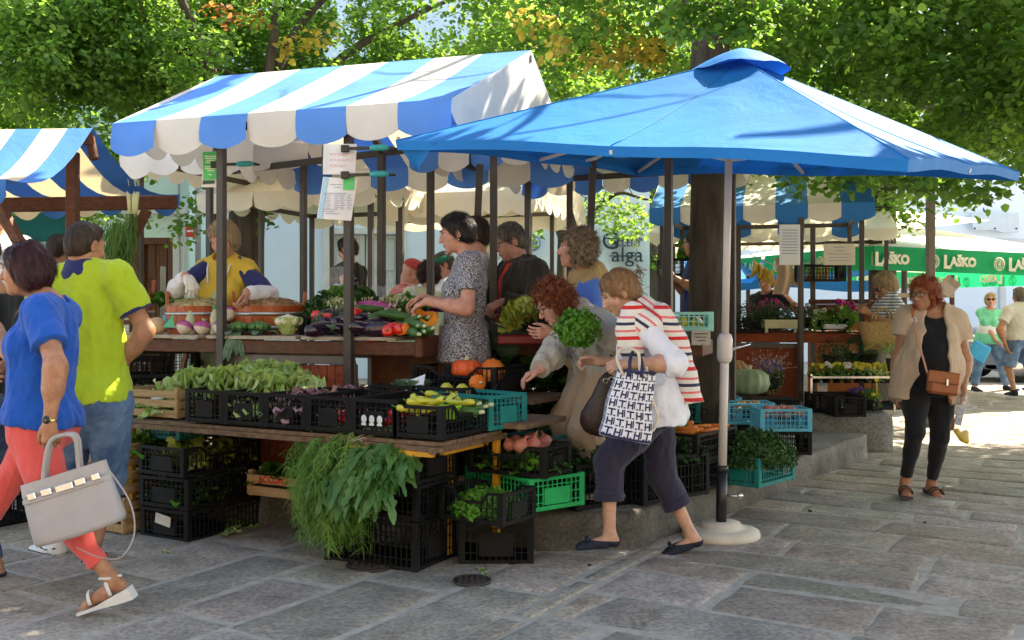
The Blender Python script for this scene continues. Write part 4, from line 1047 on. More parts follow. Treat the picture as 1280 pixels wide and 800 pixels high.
def vendor():
 d=7.25
 B=Body(H=1.70,pel=P(284,420,d+.1),neck=P(281,326,d+.05),yp=262,ys=258,hy=250,hp=-32,head=P(279,299,d-.06),
      wR=P(232,345,d-.32),eR=(-.9,.2,-.7),wL=P(308,366,d-.34),eL=(1,.3,-.6),aL=V(-1.95,7.35,PF+.075),aR=V(-2.1,7.35,PF+.075),w=1.04,h=.0075)
 r=B.root('blond vendor in yellow and navy fleece scooping sauerkraut with a white glove')
 gl=mat('latex_glove',(.72,.70,.62),.35,.1,20,.3,60)
 B.skin(r,mats=[SKP,LIP],lh=dict(d=(.0,-.3,-.7),n=(-1,0,0),curl=(50,50,30)),rh=dict(d=(.35,-.3,-.4),n=(.2,0,-1),curl=(30,30,20)))
 B.eyes(r,EYW,EYB,H_FAIR)
 B.hair('hair',H_FAIR,r,'bob',vol=1.08,amp=.008,freq=12,h=.006,fringe=.055)
 B.top('jacket',C_YEL,r,e=.030,sleeve=(.25,.25),hem=.05,neck=(.070,.0,.03),fold=.01,ff=5,seed=81,loose=.015)
 s=B.grid(); s.cone(B.shL.lerp(B.neck,.4)+V(0,0,.012),B.elL,.070,.064,.03,cut=[(B.elL,B.elL-B.shL)]); s.cone(B.shR.lerp(B.neck,.4)+V(0,0,.012),B.elR,.070,.064,.03,cut=[(B.elR,B.elR-B.shR)]); s.noise(.004,6,3); sdf_obj('jacket_sleeve',s,C_NAVY,r,origin=B.org)
 s=B.grid(); s.cone(B.elL,B.elL.lerp(B.wL,.8),.066,.050,.02); s.noise(.004,7,4); sdf_obj('shirt_sleeve',s,C_WHITE,r,origin=B.org)
 s=B.grid(); s.cone(B.elR,B.elR.lerp(B.wR,.8),.066,.050,.02); s.noise(.004,7,4); sdf_obj('shirt_sleeve',s,C_WHITE,r,origin=B.org)
 s=B.grid(); ap=cloth('apron',(.40,.45,.28)); s.ell(B.neck.lerp(B.pel,.75)+B.fs*.06,(.13,.13,.30),cols(B.rs,B.fs,B.up),.02); s.cone(B.pel,B.pel-V(0,0,.4),.16,.17,.05,flat=(B.rs,1.2)); s.noise(.005,6,3); sdf_obj('apron',s,ap,r,origin=B.org)
 s=B.grid(); B.handp(s,1,d=(.35,-.3,-.4),n=(.2,0,-1),curl=(30,30,20)); s.g-=.003; s.noise(.002,25,3); sdf_obj('glove',s,gl,r,origin=B.org)
 mb=MB(); 
 for sg in(-1,1): mb.tube(spline([B.neck-B.org+B.fs*-.03+B.rs*sg*.085+V(0,0,.02),B.neck-B.org+B.fs*.08+B.rs*sg*.09-V(0,0,.02),B.neck-B.org+B.fs*.14+B.rs*sg*.06-V(0,0,.16)],5),.012,6,flat=.4)
 mb.build('lapel',C_WHITE,r)
 B.bottoms('trousers',C_DEN2,r,e=.02); B.shoe(r,SHB)
def simple(label,H,head,yaw,d,zf,hairm_,style,topm,botm,sk=SK,fem=True,w=1.0,lean=(0,0),hp=-8,wL=None,wR=None,eL=(0,0,-1),eR=(0,0,-1),sleeve=(.6,.6),h=.010,vol=1.05,amp=.006,aL=None,aR=None,tL=None,tR=None,hy=None,hem=.06,bf=(1.95,1.95),ys=None,lh=None,rh=None,shoe=SHB,e=.016,botflare=.01,kL=None,kR=None,hb=1.0,ret=False):
 hx,hyy=head; hc=P(hx,hyy,d)
 neck=V(hc.x,hc.y,hc.z-.155*H/1.65)-dirv(yaw if ys is None else ys)*.03
 pel=V(neck.x+lean[0],neck.y+lean[1],zf+.525*H if abs(lean[0])+abs(lean[1])<.01 else zf+.515*H)
 if (neck-pel).length>.34*H: pel=neck+(pel-neck).normalized()*.335*H if abs(lean[0])+abs(lean[1])<.05 else pel
 if aL is None:
  rp=dirv(yaw).cross(V(0,0,1)); aL=V(pel.x,pel.y,zf+.075)-rp*.09; aR=V(pel.x,pel.y,zf+.075)+rp*.09
 B=Body(H=H,pel=pel,neck=neck,yp=yaw,ys=ys,hy=hy,hp=hp,head=hc,wL=wL,wR=wR,eL=eL,eR=eR,aL=aL,aR=aR,tL=tL,tR=tR,kL=kL,kR=kR,fem=fem,w=w,h=h,hb=hb)
 r=B.root(label); B.skin(r,mats=[sk,LIP],lh=lh,rh=rh); B.eyes(r,EYW,EYB)
 if hairm_: B.hair('hair',hairm_,r,style,vol=vol,amp=amp,freq=14,h=h*.7)
 if topm: B.top('shirt',topm,r,e=e,sleeve=sleeve,hem=hem,neck=(.085,.0,.02),fold=.009,ff=5,seed=int(hx),loose=.012)
 B.bottoms('trousers',botm,r,e=.016,f=bf,flare=botflare); B.shoe(r,shoe,.008,'sneaker')
 return B,r
def others():
 # woman picking with basket bag
 B,r=simple('woman with pinned fair hair in a striped Breton top browsing the flower stall',1.62,(1106,357),185,10.1,.36,H_FAIR,'bob',C_BRE,C_BEIGE,SKT,w=1.12,hp=-30,hb=1.12,wL=P(1086,392,9.8),wR=P(1088,388,10.3),eL=(.8,-.3,-.8),eR=(.8,.3,-.8),lean=(.05,0)); glasses(B,r,GLS,True)
 o=empty('basket_bag',P(1103,424,9.7),0,'woven straw basket bag held by woman in striped top','basket'); g=o.location
 st=mat('woven_straw',(.34,.22,.08),.85,.35,60,.8,90); mb=MB(); n=28; prof=[(0,0),(.62,0),(.72,.5),(.9,1)]
 vs=[];fs=[]
 for (k,z) in((.70,0),(.82,.35),(.92,.7),(1,1),(.96,1),(.6,.1)):
  for i in range(n):
   a=2*math.pi*i/n; vs.append(V(.235*k*math.copysign(abs(math.cos(a))**.5,math.cos(a)),.085*k*math.copysign(abs(math.sin(a))**.6,math.sin(a)),z*.27-.10))
 for j in range(5):
  for i in range(n): fs.append((j*n+i,j*n+(i+1)%n,(j+1)*n+(i+1)%n,(j+1)*n+i))
 fs.append(tuple(range(n-1,-1,-1))); fs.append(tuple(5*n+i for i in range(n)))
 mb.add(vs,fs,0,True); mb.build('basket',st,o)
 for y in(-.05,.05):
  mb=MB(); mb.tube([V(.09*math.cos(t),y,.17+.13*math.sin(t)) for t in [i*math.pi/10 for i in range(11)]],.008,7); mb.build('handle',st,o)
 # teal walker and white shirt man, street
 B,r=simple('woman in mint T-shirt and jeans with sunglasses walking beside parked car',1.66,(1238,375),250,16.8,0,H_FAIR,'bob',C_MINT,C_DENIM,SKP,w=1.02,hp=0,
       wR=P(1251,436,16.55),eR=(-.6,.2,-.8),wL=P(1258,437,16.6),eL=(.7,0,-.8),aR=V(7.72,16.7,.075),aL=V(8.28,16.75,.09),tR=(.1,-1,0),tL=(.8,-.6,0),lean=(-.03,0),h=.012); glasses(B,r,GLS,True)
 mb=MB(); mb.box((0,0,0),(.30,.06,.30),b=.02,rot=Matrix.Rotation(R(28),3,'Y')); o=mb.build('bag',mat('turquoise_cloth',(.02,.33,.62),.6,.1)); o.location=P(1224,440,16.5); tag(o,'turquoise cloth bag swinging from the woman in mint T-shirt','bag')
 s=B.grid(); s.cone(B.pel+V(0,0,.12),B.pel+V(0,0,.16),.15,.15,.02,flat=(B.rs,1.2)); sdf_obj('tied_jacket',s,C_WHITE,r,origin=B.org)
 B,r=simple('man in pale shirt and knee length denim shorts walking away at right edge',1.77,(1274,370),95,15.3,0,H_GREY,'crop',C_LINEN,C_DENIM,SKT,fem=False,w=1.1,hp=0,wL=P(1257,432,15.2),eL=(-.6,-.2,-.5),wR=P(1300,440,15.3),bf=(.95,.95),botflare=.03,aL=P(1268,488,15.1),aR=P(1290,482,15.6),h=.012,e=.03,hem=.02)
 # people under the stalls
 B,r=simple('man in red shirt and red cap leaning over the vegetables',1.70,(516,340),-5,9.0,.25,None,'crop',C_REDS,C_DEN2,SKP,fem=False,w=1.05,hp=-30,lean=(-.28,.05),wR=P(520,385,8.7),wL=P(530,385,9.1))
 s=B.grid(h=.009); s.ell(B.hc+B.hu*.035-B.hf*.01,(.088,.105,.085),cols(B.hr,B.hf,B.hu),.01,cut=[(B.hc+B.hu*.03,-B.hu)]); s.ell(B.hc+B.hf*.11+B.hu*.035,(.06,.07,.012),cols(B.hr,B.hf,B.hu),.01); sdf_obj('cap',s,cloth('red_cap_cloth',(.50,.06,.06)),r,origin=B.org)
 B,r=simple('woman with burgundy hair and pale green blouse seen from behind',1.60,(536,345),100,8.6,.2,H_BURG,'curly',C_PALEG,C_DEN2,SKP,w=1.1,hp=-25,lean=(-.12,-.12),wL=P(520,390,8.7),wR=P(545,390,8.8))
 simple('dark haired person in black T-shirt standing by the pale shutters',1.74,(434,312),150,10.6,.38,H_DARK,'short',C_BLACK,C_DEN2,SKP,w=1.05,hp=-20,wL=P(420,380,10.3),eL=(0,-.5,-1))
 B,r=simple('person in white shirt under green cap behind the counter',1.66,(554,331),200,9.9,.25,H_GREY,'crop',C_WHITE,C_DEN2,SKP,fem=False,hp=-15)
 s=B.grid(h=.009); s.ell(B.hc+B.hu*.045,(.10,.10,.065),cols(B.hr,B.hf,B.hu),.01,cut=[(B.hc+B.hu*.03,-B.hu)]); s.ell(B.hc+B.hf*.10+B.hu*.03,(.06,.075,.012),cols(B.hr,B.hf,B.hu),.01); sdf_obj('cap',s,cloth('green_cap_cloth',(.01,.16,.10)),r,origin=B.org)
 simple('brown haired person in cream jacket behind the woman in grey',1.72,(592,294),185,7.35,.22,H_DARK,'short',C_LINEN,C_TROU,SKP,fem=False,hp=-12,wL=P(598,350,7.0),eL=(0,-.3,-1),sleeve=(1.8,1.8))
 simple('stallholder in navy T-shirt with folded arms beside the trunk',1.72,(868,305),180,10.2,.25,H_DARK,'short',C_NAVY,C_DEN2,SKT,fem=False,w=1.1,wL=P(842,347,9.9),eL=(1,-.3,-.6),wR=P(840,352,10.2),hp=-5,hy=170)
 simple('dark haired seller reaching up below the hanging bananas',1.66,(957,353),235,13.2,.25,H_DARK,'short',C_BLACK,C_DEN2,SKT,fem=False,wL=P(985,372,13.0),eL=(1,0,-.8))
 simple('man in white T-shirt standing under the wooden awning at left edge',1.74,(-4,268),-60,8.2,.25,H_DARK,'crop',C_WHITE,C_DEN2,SKT,fem=False,w=1.1)
 simple('dark haired shopper in a white top behind the man in lime',1.62,(76,312),60,8.6,.1,H_DARK,'short',C_WHITE,C_DEN2,SKT)
# ---------------------------------------------------------------- paving, platform, buildings
def rot2(x,y,a): c,s=math.cos(a),math.sin(a); return (x*c-y*s,x*s+y*c)
def stone_mat(name,c1,c2,stain,vc=True,rough=.75):
 m=mat(name,c1,rough,.2,3.5,.0,30,col2=c2,vcol=vc,spec=.35)
 nt=m.node_tree;N=nt.nodes;L=nt.links; b=[n for n in N if n.type=='BSDF_PRINCIPLED'][0]; tc=[n for n in N if n.type=='TEX_COORD'][0]
 src=b.inputs['Base Color'].links[0].from_socket
 n1=N.new('ShaderNodeTexNoise'); n1.inputs['Scale'].default_value=1.3; n1.inputs['Detail'].default_value=8; n1.inputs['Roughness'].default_value=.7; n1.inputs['Distortion'].default_value=.8; L.new(tc.outputs['Object'],n1.inputs['Vector'])
 r=N.new('ShaderNodeValToRGB'); r.color_ramp.elements[0].position=.52; r.color_ramp.elements[0].color=(0,0,0,1); r.color_ramp.elements[1].position=.68; r.color_ramp.elements[1].color=(.75,.75,.75,1); L.new(n1.outputs[0],r.inputs[0])
 mx=N.new('ShaderNodeMix'); mx.data_type='RGBA'; L.new(r.outputs[0],mx.inputs[0]); L.new(src,mx.inputs[6]); mx.inputs[7].default_value=(*stain,1)
 n3=N.new('ShaderNodeTexNoise'); n3.inputs['Scale'].default_value=45; n3.inputs['Detail'].default_value=4; L.new(tc.outputs['Object'],n3.inputs['Vector'])
 r3=N.new('ShaderNodeMapRange'); r3.inputs[1].default_value=.3; r3.inputs[2].default_value=.7; r3.inputs[3].default_value=.62; r3.inputs[4].default_value=1.32; L.new(n3.outputs[0],r3.inputs[0])
 m2=N.new('ShaderNodeMix'); m2.data_type='RGBA'; m2.blend_type='MULTIPLY'; m2.inputs[0].default_value=1; L.new(mx.outputs[2],m2.inputs[6]); L.new(r3.outputs[0],m2.inputs[7])
 L.new(m2.outputs[2],b.inputs['Base Color'])
 vo=N.new('ShaderNodeTexVoronoi'); vo.feature='DISTANCE_TO_EDGE'; vo.inputs['Scale'].default_value=3.2
 dm=N.new('ShaderNodeVectorMath'); dm.operation='MULTIPLY_ADD'; dm.inputs[1].default_value=(.22,.22,.22); L.new(n1.outputs['Color'],dm.inputs[0]); L.new(tc.outputs['Object'],dm.inputs[2]); L.new(dm.outputs[0],vo.inputs['Vector'])
 vr=N.new('ShaderNodeMapRange'); vr.inputs[1].default_value=.0; vr.inputs[2].default_value=.014; vr.inputs[3].default_value=.55; L.new(vo.outputs['Distance'],vr.inputs[0])
 gt=N.new('ShaderNodeMapRange'); gt.inputs[1].default_value=.5; gt.inputs[2].default_value=.6; L.new(n1.outputs[0],gt.inputs[0])
 mm=N.new('ShaderNodeMix'); mm.data_type='FLOAT'; L.new(gt.outputs[0],mm.inputs[0]); mm.inputs[2].default_value=1; L.new(vr.outputs[0],mm.inputs[3])
 m3=N.new('ShaderNodeMix'); m3.data_type='RGBA'; m3.blend_type='MULTIPLY'; m3.inputs[0].default_value=1; L.new(m2.outputs[2],m3.inputs[6]); L.new(mm.outputs[0],m3.inputs[7]); L.new(m3.outputs[2],b.inputs['Base Color'])
 # relief: broad waves, flaked layers, fine grain
 a1=N.new('ShaderNodeTexNoise'); a1.inputs['Scale'].default_value=5; a1.inputs['Detail'].default_value=7; a1.inputs['Roughness'].default_value=.62; L.new(tc.outputs['Object'],a1.inputs['Vector'])
 st=N.new('ShaderNodeValToRGB'); st.color_ramp.elements[0].position=.42; st.color_ramp.elements[1].position=.5; q=st.color_ramp.elements.new(.62); q.color=(.6,.6,.6,1); st.color_ramp.elements[1].color=(.45,.45,.45,1); q2=st.color_ramp.elements[-1]; q2.color=(1,1,1,1); L.new(a1.outputs[0],st.inputs[0])
 b1=N.new('ShaderNodeBump'); b1.inputs['Strength'].default_value=.5; b1.inputs['Distance'].default_value=.012; L.new(st.outputs[0],b1.inputs['Height'])
 a2=N.new('ShaderNodeTexNoise'); a2.inputs['Scale'].default_value=70; a2.inputs['Detail'].default_value=5; L.new(tc.outputs['Object'],a2.inputs['Vector'])
 b2=N.new('ShaderNodeBump'); b2.inputs['Strength'].default_value=.45; b2.inputs['Distance'].default_value=.006; L.new(a2.outputs[0],b2.inputs['Height']); L.new(b1.outputs[0],b2.inputs['Normal']); L.new(b2.outputs[0],b.inputs['Normal'])
 rr=N.new('ShaderNodeMapRange'); rr.inputs[3].default_value=.5; rr.inputs[4].default_value=.9; L.new(a1.outputs[0],rr.inputs[0]); L.new(rr.outputs[0],b.inputs['Roughness'])
 return m
STONE=stone_mat('sandstone_slab',(.215,.197,.17),(.37,.338,.285),(.26,.205,.145))
MORT=mat('mortar',(.30,.275,.235),.9,.3,14,.5,60,col2=(.45,.415,.355))
KERB=stone_mat('kerb_stone',(.055,.050,.040),(.13,.118,.098),(.035,.032,.022),vc=False)
CONC=stone_mat('plinth_stone',(.20,.195,.18),(.29,.28,.26),(.17,.16,.14),vc=False)
PLAT_TOP=stone_mat('platform_stone',(.17,.165,.155),(.25,.24,.22),(.15,.13,.10),vc=False)
def paving():
 g=MB(); 
 # one sheet to the horizon, finer near the camera
 xs=[-400,-60,-12,12,60,400]; ys=[-60,-5,0,30,100,600]
 vs=[(x,y,.001) for y in ys for x in xs]; fs=[(j*6+i,j*6+i+1,(j+1)*6+i+1,(j+1)*6+i) for j in range(5) for i in range(5)]
 g.add(vs,fs); o=g.build('ground',MORT); tag(o,kind='structure')
 mb=MB(); mb.tint=[]
 r=random.Random(3)
 th=math.atan2(.85,.52)
 e1=V(.52,.854,0);e2=V(.854,-.52,0)
 def slab(poly,z):
  # poly: corner list, make wobbly ring, inner flat top and outer sloping edge
  k=len(poly); c=V(0,0,0)
  for p in poly: c+=p
  c/=k
  if c.y<1.5 or c.y>26 or abs(c.x)>c.y*.62+1.5: return
  pts=[]
  for i in range(k):
   a,b=poly[i],poly[(i+1)%k]; n=max(3,int((b-a).length/.09))
   for j in range(n):
    t=j/n; p=a.lerp(b,t); w=.008*(noise.noise(p*4)+.7*noise.noise(p*11)); d=(b-a).normalized(); nn=V(-d.y,d.x,0)
    if j==0: # round the corner
     p=p.lerp(c,.012)
    pts.append(p+nn*w)
  tx,ty=r.gauss(0,.004),r.gauss(0,.004)
  def Z(p): return z+(p.x-c.x)*tx+(p.y-c.y)*ty+.004*noise.noise(p*3+V(9,3,0))
  outer=[V(p.x,p.y,-.004) for p in pts]; r1=[p.lerp(c,min(.3,.010/(p-c).length)) for p in pts]; r2=[p.lerp(c,min(.3,.026/(p-c).length)) for p in pts]; r3=[p.lerp(c,.35) for p in pts]
  n=len(pts); vs=outer+[V(p.x,p.y,Z(p)-.005) for p in r1]+[V(p.x,p.y,Z(p)) for p in r2]+[V(p.x,p.y,Z(p)+.001) for p in r3]+[V(c.x,c.y,z+.001)]
  fs=[]
  for q in range(3): fs+=[(q*n+i,q*n+(i+1)%n,(q+1)*n+(i+1)%n,(q+1)*n+i) for i in range(n)]
  fs+=[(3*n+i,3*n+(i+1)%n,4*n) for i in range(n)]
  mb.add(vs,fs,0,True)
  k_=r.choice([1,1,1,.86,1.12,.93,1.2]); t=(k_*r.uniform(.97,1.10),k_,k_*r.uniform(.90,1.04))
  mb.tint+= [t]*len(fs)
 def clip(poly,sg):
  out=[];n=len(poly)
  for i in range(n):
   a,b=poly[i],poly[(i+1)%n]; da=(a-A).dot(nl)*sg-.010; db=(b-A).dot(nl)*sg-.010
   if da>=0: out.append(a)
   if (da>=0)!=(db>=0): out.append(a.lerp(b,da/(da-db)))
  if len(out)<3: return None
  ar=abs(sum(out[i].x*out[(i+1)%len(out)].y-out[(i+1)%len(out)].x*out[i].y for i in range(len(out))))/2
  return out if ar>.012 else None
 def field(o,du,dv,ru,rv,inside,wr,lr):
  v=rv[0]
  while v<rv[1]:
   w=r.uniform(*wr); u=ru[0]+r.random()*.6; g_=r.uniform(.012,.034)
   while u<ru[1]:
    L=r.uniform(*lr); gg=r.uniform(.008,.04); j=lambda:r.gauss(0,.012)
    a=o+du*(u+gg+j())+dv*(v+g_+j()); b=o+du*(u+L+j())+dv*(v+g_+j()); c=o+du*(u+L+j())+dv*(v+w+j()); d=o+du*(u+gg+j())+dv*(v+w+j())
    pl=clip([a,b,c,d],inside)
    if pl and len(pl)==4 and (pl[0]-a).length<1e-6 and (pl[2]-c).length<1e-6:
     if r.random()<.08 and L>.8:
      q=r.uniform(.4,.6); m1=a.lerp(b,q);m2=d.lerp(c,q)
      slab([a,m1-du*.012,m2-du*.012,d],r.gauss(0,.002)+.006); slab([m1+du*.012,b,c,m2+du*.012],r.gauss(0,.002)+.006)
     else: slab([a,b,c,d],r.gauss(0,.002)+.006)
    elif pl: slab(pl,r.gauss(0,.002)+.006)
    u+=L
   v+=w
 # split line through the joint (640,790)-(760,725)
 A=G(640,790);Bp=G(760,725); dl=(Bp-A).normalized(); nl=V(-dl.y,dl.x,0)
 def left(m): return (m-A).dot(nl)>.0
 e1n=dl; e2n=V(dl.y,-dl.x,0)
 field(A,e1n,-e2n,(-6,26),(-.3,16),1,(.36,.58),(.5,1.15))
 field(A,e2n,e1n,(-.8,22),(-5,26),-1,(.30,.50),(.5,1.3))
 fl=[f for f in mb.f]
 o=mb.build('paving_slabs',STONE); tag(o,kind='structure')
def flat_poly(name,pts,z0,z1,mt,kind='structure',bev=.03,seed=0,rough=.032):
 """raised platform with rounded irregular kerb edge"""
 pts=[V(p[0],p[1],0) for p in pts]; ring=[]
 k=len(pts)
 for i in range(k):
  a,b=pts[i],pts[(i+1)%k]; n=max(2,int((b-a).length/.12)) if (b-a).length<9 else 30
  for j in range(n): ring.append(a.lerp(b,j/n))
 c=V(0,0,0)
 for p in ring: c+=p
 c/=len(ring); n=len(ring); lev=[(0,z0),(0,z0+(z1-z0)*.3),(0,z0+(z1-z0)*.6),(.006,z1-bev*.9),(.018,z1-bev*.35),(bev*1.3,z1)]
 vs=[]
 for (ins,z) in lev:
  for i,p in enumerate(ring):
   t=(ring[(i+1)%n]-ring[i-1]).normalized(); nn=V(-t.y,t.x,0)   # inward for ccw
   joint=.012*max(0,1-abs(((p.x+p.y)*1.1)%1-.5)*16) if z>z0+.02 else 0
   w=rough*(noise.noise(V(p.x*3,p.y*3,z*8+seed))+.5*noise.noise(V(p.x*9,p.y*9,z*20)))
   vs.append(V(p.x,p.y,z+(.006*noise.noise(p*2) if z>=z1-bev else 0))+nn*(ins+w+joint))
 fs=[]
 for q in range(len(lev)-1): fs+=[(q*n+i,q*n+(i+1)%n,(q+1)*n+(i+1)%n,(q+1)*n+i) for i in range(n)]
 fs.append(tuple((len(lev)-1)*n+i for i in range(n)))
 mb=MB(); mb.add(vs,fs,0,True); mb.sm[-1]=False; mb.m[-1]=1
 o=mb.build(name,[mt,PLAT_TOP]); return tag(o,kind=kind)
def setting():
 paving()
 flat_poly('platform',[(-9,9.4),(-1.56,6.30),(.14,5.62),(.66,5.62),(.84,5.82),(3.27,9.19),(2.9,9.45),(1.9,16.5),(-9,17)],-.02,.22,KERB)
 flat_poly('plinth',[(2.5,9.78),(3.66,9.60),(4.35,12.5),(4.7,16.5),(1.95,16.5),(1.7,9.9)],-.02,.35,CONC,seed=5)
 # slabs on the platform top
 mb=MB(); mb.tint=[]; r=random.Random(8)
 # joints as slightly proud flags
 du=V(.58,.81,0);dv=V(-.81,.58,0);o=V(.95,5.95,0)
 poly=[(-9,9.6),(-1.5,6.5),(.14,5.85),(.6,5.85),(2.95,9.1),(1.8,16),(-9,16)]
 def ins(p):
  c=False;n=len(poly)
  for i in range(n):
   x1,y1=poly[i];x2,y2=poly[(i+1)%n]
   if (y1>p.y)!=(y2>p.y) and p.x<(x2-x1)*(p.y-y1)/(y2-y1)+x1: c=not c
  return c
 v=.05
 while v<9:
  w=r.uniform(.35,.55);u=-3
  while u<12:
   L=r.uniform(.5,1.0); q=[o+du*(u+.01)+dv*(v+.01),o+du*(u+L-.012)+dv*(v+.01),o+du*(u+L-.012)+dv*(v+w-.01),o+du*(u+.01)+dv*(v+w-.01)]
   if all(ins(p) for p in q):
    zz=.2265+r.uniform(0,.004); c=sum(q,V(0,0,0))/4
    vs=[V(p.x,p.y,.224) for p in q]+[V(*(p.lerp(c,.03).xy),zz) for p in q]
    mb.add(vs,[(0,1,5,4),(1,2,6,5),(2,3,7,6),(3,0,4,7),(4,5,6,7)]); k=r.uniform(.85,1.15); mb.tint+=[(k,k,k*.98)]*5
   u+=L
  v+=w
 tag(mb.build('platform_flags',STONE),kind='structure')
 for px,py,rr in((462,709,.125),(590,728,.095)):
  c=G(px,py); o=empty('manhole_cover',c+V(0,0,.010),0,'%s round iron utility cover set in the paving below the draped greens'%('larger' if rr>.1 else 'smaller'),'utility cover',group=None)
  iron=mat('cast_iron',(.035,.028,.024),.6,.3,40,.6,120); mb=MB(); mb.lathe([(rr,-.01),(rr,.006),(rr-.012,.007),(rr-.014,.002),(.0001,.002)],n=36); mb.build('ring',iron,o)
  mb=MB(); mb.lathe([(rr-.016,0),(rr-.016,.006),(.0001,.006)],n=30)
  for a in range(5):
   for b_ in range(5):
    x,y=(a-2)*rr*.3,(b_-2)*rr*.3
    if x*x+y*y<(rr*.75)**2: mb.box((x,y,.0075),(rr*.2,rr*.1,.005))
  mb.build('lid',iron,o)
def buildings():
 blue=mat('pale_blue_render',(.66,.78,.92),.9,.04,1.2,.3,30); mint=mat('mint_render',(.60,.76,.70),.9,.05,1.5,.3,30); grey=mat('pale_trim',(.62,.63,.62),.8,.06,3,.2,30)
 wood=mat('brown_door_wood',(.12,.04,.018),.55,.3,3,.3,30,stretch=(8,8,1)); dk=mat('dark_glass',(.02,.025,.03),.08,.2,2,0,spec=.8); shut=mat('weathered_shutter',(.50,.53,.52),.7,.12,6,.3,40,stretch=(6,6,1))
 roof=mat('roof_tiles',(.30,.13,.07),.8,.3,8,.5,40)
 def fac(name,x0,x1,y,z0,z1,m,label,openings,depth=6):
  o=empty(name,V((x0+x1)/2,y,0),0,label,'building'); g=o.location
  mb=MB(); xs=sorted(set([x0,x1]+[v for op in openings for v in op[:2]])); zs=sorted(set([z0,z1]+[v for op in openings for v in op[2:4]]))
  for i in range(len(xs)-1):
   for j in range(len(zs)-1):
    cx,cz=(xs[i]+xs[i+1])/2,(zs[j]+zs[j+1])/2
    if any(op[0]<cx<op[1] and op[2]<cz<op[3] for op in openings): continue
    mb.box((cx-g.x,.15,cz),(xs[i+1]-xs[i],.3,zs[j+1]-zs[j]))
  mb.box(((x0+x1)/2-g.x,.3+depth/2,(z0+z1)/2),(x1-x0,depth,z1-z0)); mb.build('wall',m,o)
  mb=MB(); mb.box((0,depth/2,z1+.12),(x1-x0+.6,depth+.9,.18),b=.03); mb.box((0,-.06,z1-.15),(x1-x0,.12,.2),b=.03); mb.build('cornice',grey,o)
  mb=MB(); mb.add([V(x0-g.x-.4,-.5,z1+.22),V(x1-g.x+.4,-.5,z1+.22),V(x1-g.x+.4,depth/2,z1+2),V(x0-g.x-.4,depth/2,z1+2),V(x1-g.x+.4,depth+.9,z1+.22),V(x0-g.x-.4,depth+.9,z1+.22)],[(0,1,2,3),(3,2,4,5),(0,3,5),(1,4,2),(0,5,4,1)]); mb.build('roof',roof,o)
  return o
 # centre facade with shutters
 def X(px,y): return (px-640)/F*y
 y=18.6
 w1=(X(412,y),X(500,y),.5,1.36+(387-293)/F*y)
 w2=(X(-200,y),X(-140,y),1.2,3.2)
 w3=(X(560,y),X(600,y),3.8,5.4); w4=(X(420,y),X(470,y),3.9,5.5); w5=(X(700,y),X(740,y),3.9,5.5)
 o=fac('town_house',X(238,y),X(812,y),y,0,8.8,blue,'long pale blue rendered house behind the stalls with shutters and wall lettering',[w1,w3,w4,w5])
 g=o.location
 for op in (w1,w3,w4,w5):
  cx=(op[0]+op[1])/2-g.x; hw=(op[1]-op[0])/2; h=op[3]-op[2]; cz=(op[2]+op[3])/2
  mb=MB(); 
  for sg in(-1,1): mb.box((cx+sg*(hw+.06),-.02,cz),(.12,.08,h+.24),b=.01)
  mb.box((cx,-.02,op[3]+.06),(hw*2,.08,.12),b=.01); f=mb.build('window_frame' if op!=w1 else 'door_frame',grey,o)
  for sg in(-1,1):
   mb=MB(); mb.box((cx+sg*hw/2,.10,cz),(hw-.02,.05,h-.02),b=.005)
   for k in range(3):
    mb.box((cx+sg*hw/2,.07,cz-h/2+h*(k+.5)/3),(hw-.22,.03,h/3-.16),b=.01)
   mb.build('shutter',shut,o)
 y=17.6
 dr=(X(172,y),X(216,y),.25,1.36+(387-297)/F*y); tr=(X(172,y),X(216,y),1.36+(387-294)/F*y,1.36+(387-270)/F*y)
 o=fac('mint_house',X(-260,y),X(238,y)-.02,y,0,8.0,mint,'mint green house at left with brown panelled door',[dr,(X(20,y),X(60,y),3.4,5.0)])
 g=o.location; cx=(dr[0]+dr[1])/2-g.x;hw=(dr[1]-dr[0])/2;h=dr[3]-dr[2];cz=(dr[2]+dr[3])/2
 mb=MB()
 for sg in(-1,1): mb.box((cx+sg*(hw-.05),.08,cz),(.10,.12,h),b=.01)
 mb.box((cx,.08,dr[3]-.06),(hw*2-.2,.12,.12),b=.01); mb.build('door_frame',wood,o)
 mb=MB(); mb.box((cx,.16,cz-.03),(hw*2-.2,.06,h-.12))
 for sg in(-1,1):
  for k in range(3): mb.box((cx+sg*(hw-.1)/2,.12,cz-h/2+h*(k+.5)/3),((hw-.1)*.7,.03,h/3-.14),b=.01)
 dd=mb.build('door',wood,o); mb=MB(); mb.box((cx+(hw-.1)/2,.098,cz+.15),((hw-.1)*.5,.01,h*.45)); mb.build('door_glass',dk,dd)
 mb=MB(); mb.box((cx-.0,-.05,tr[3]+.1),(hw*2+.5,.14,.16),b=.02);
 for sg in(-1,1): mb.box((cx+sg*(hw+.12),-.03,(tr[3])/2),(.2,.1,tr[3]),b=.02)
 mb.build('door_surround',grey,o)
 mb=MB(); mb.box((X(226,y)-g.x,-.1,2.2),(.03,.05,3.2)); mb.tube([V(X(225,y)-g.x+.35,-.1,0),V(X(225,y)-g.x+.35,-.1,7.8)],.05,10); mb.build('downpipe',mat('zinc',(.35,.37,.40),.4,.1,10,0,metal=.6),o)
 red=mat('red_sign',(.55,.03,.03),.5,.1); o2=empty('wall_sign',P(238,289,17.4),0,'small red plate fixed to the wall right of the brown door','sign'); mb=MB(); mb.box((0,0,0),(.16,.03,.2),b=.01); mb.build('plate',red,o2); mb=MB(); mb.box((0,-.02,.0),(.11,.006,.03)); mb.build('mark',C_WHITE,o2)
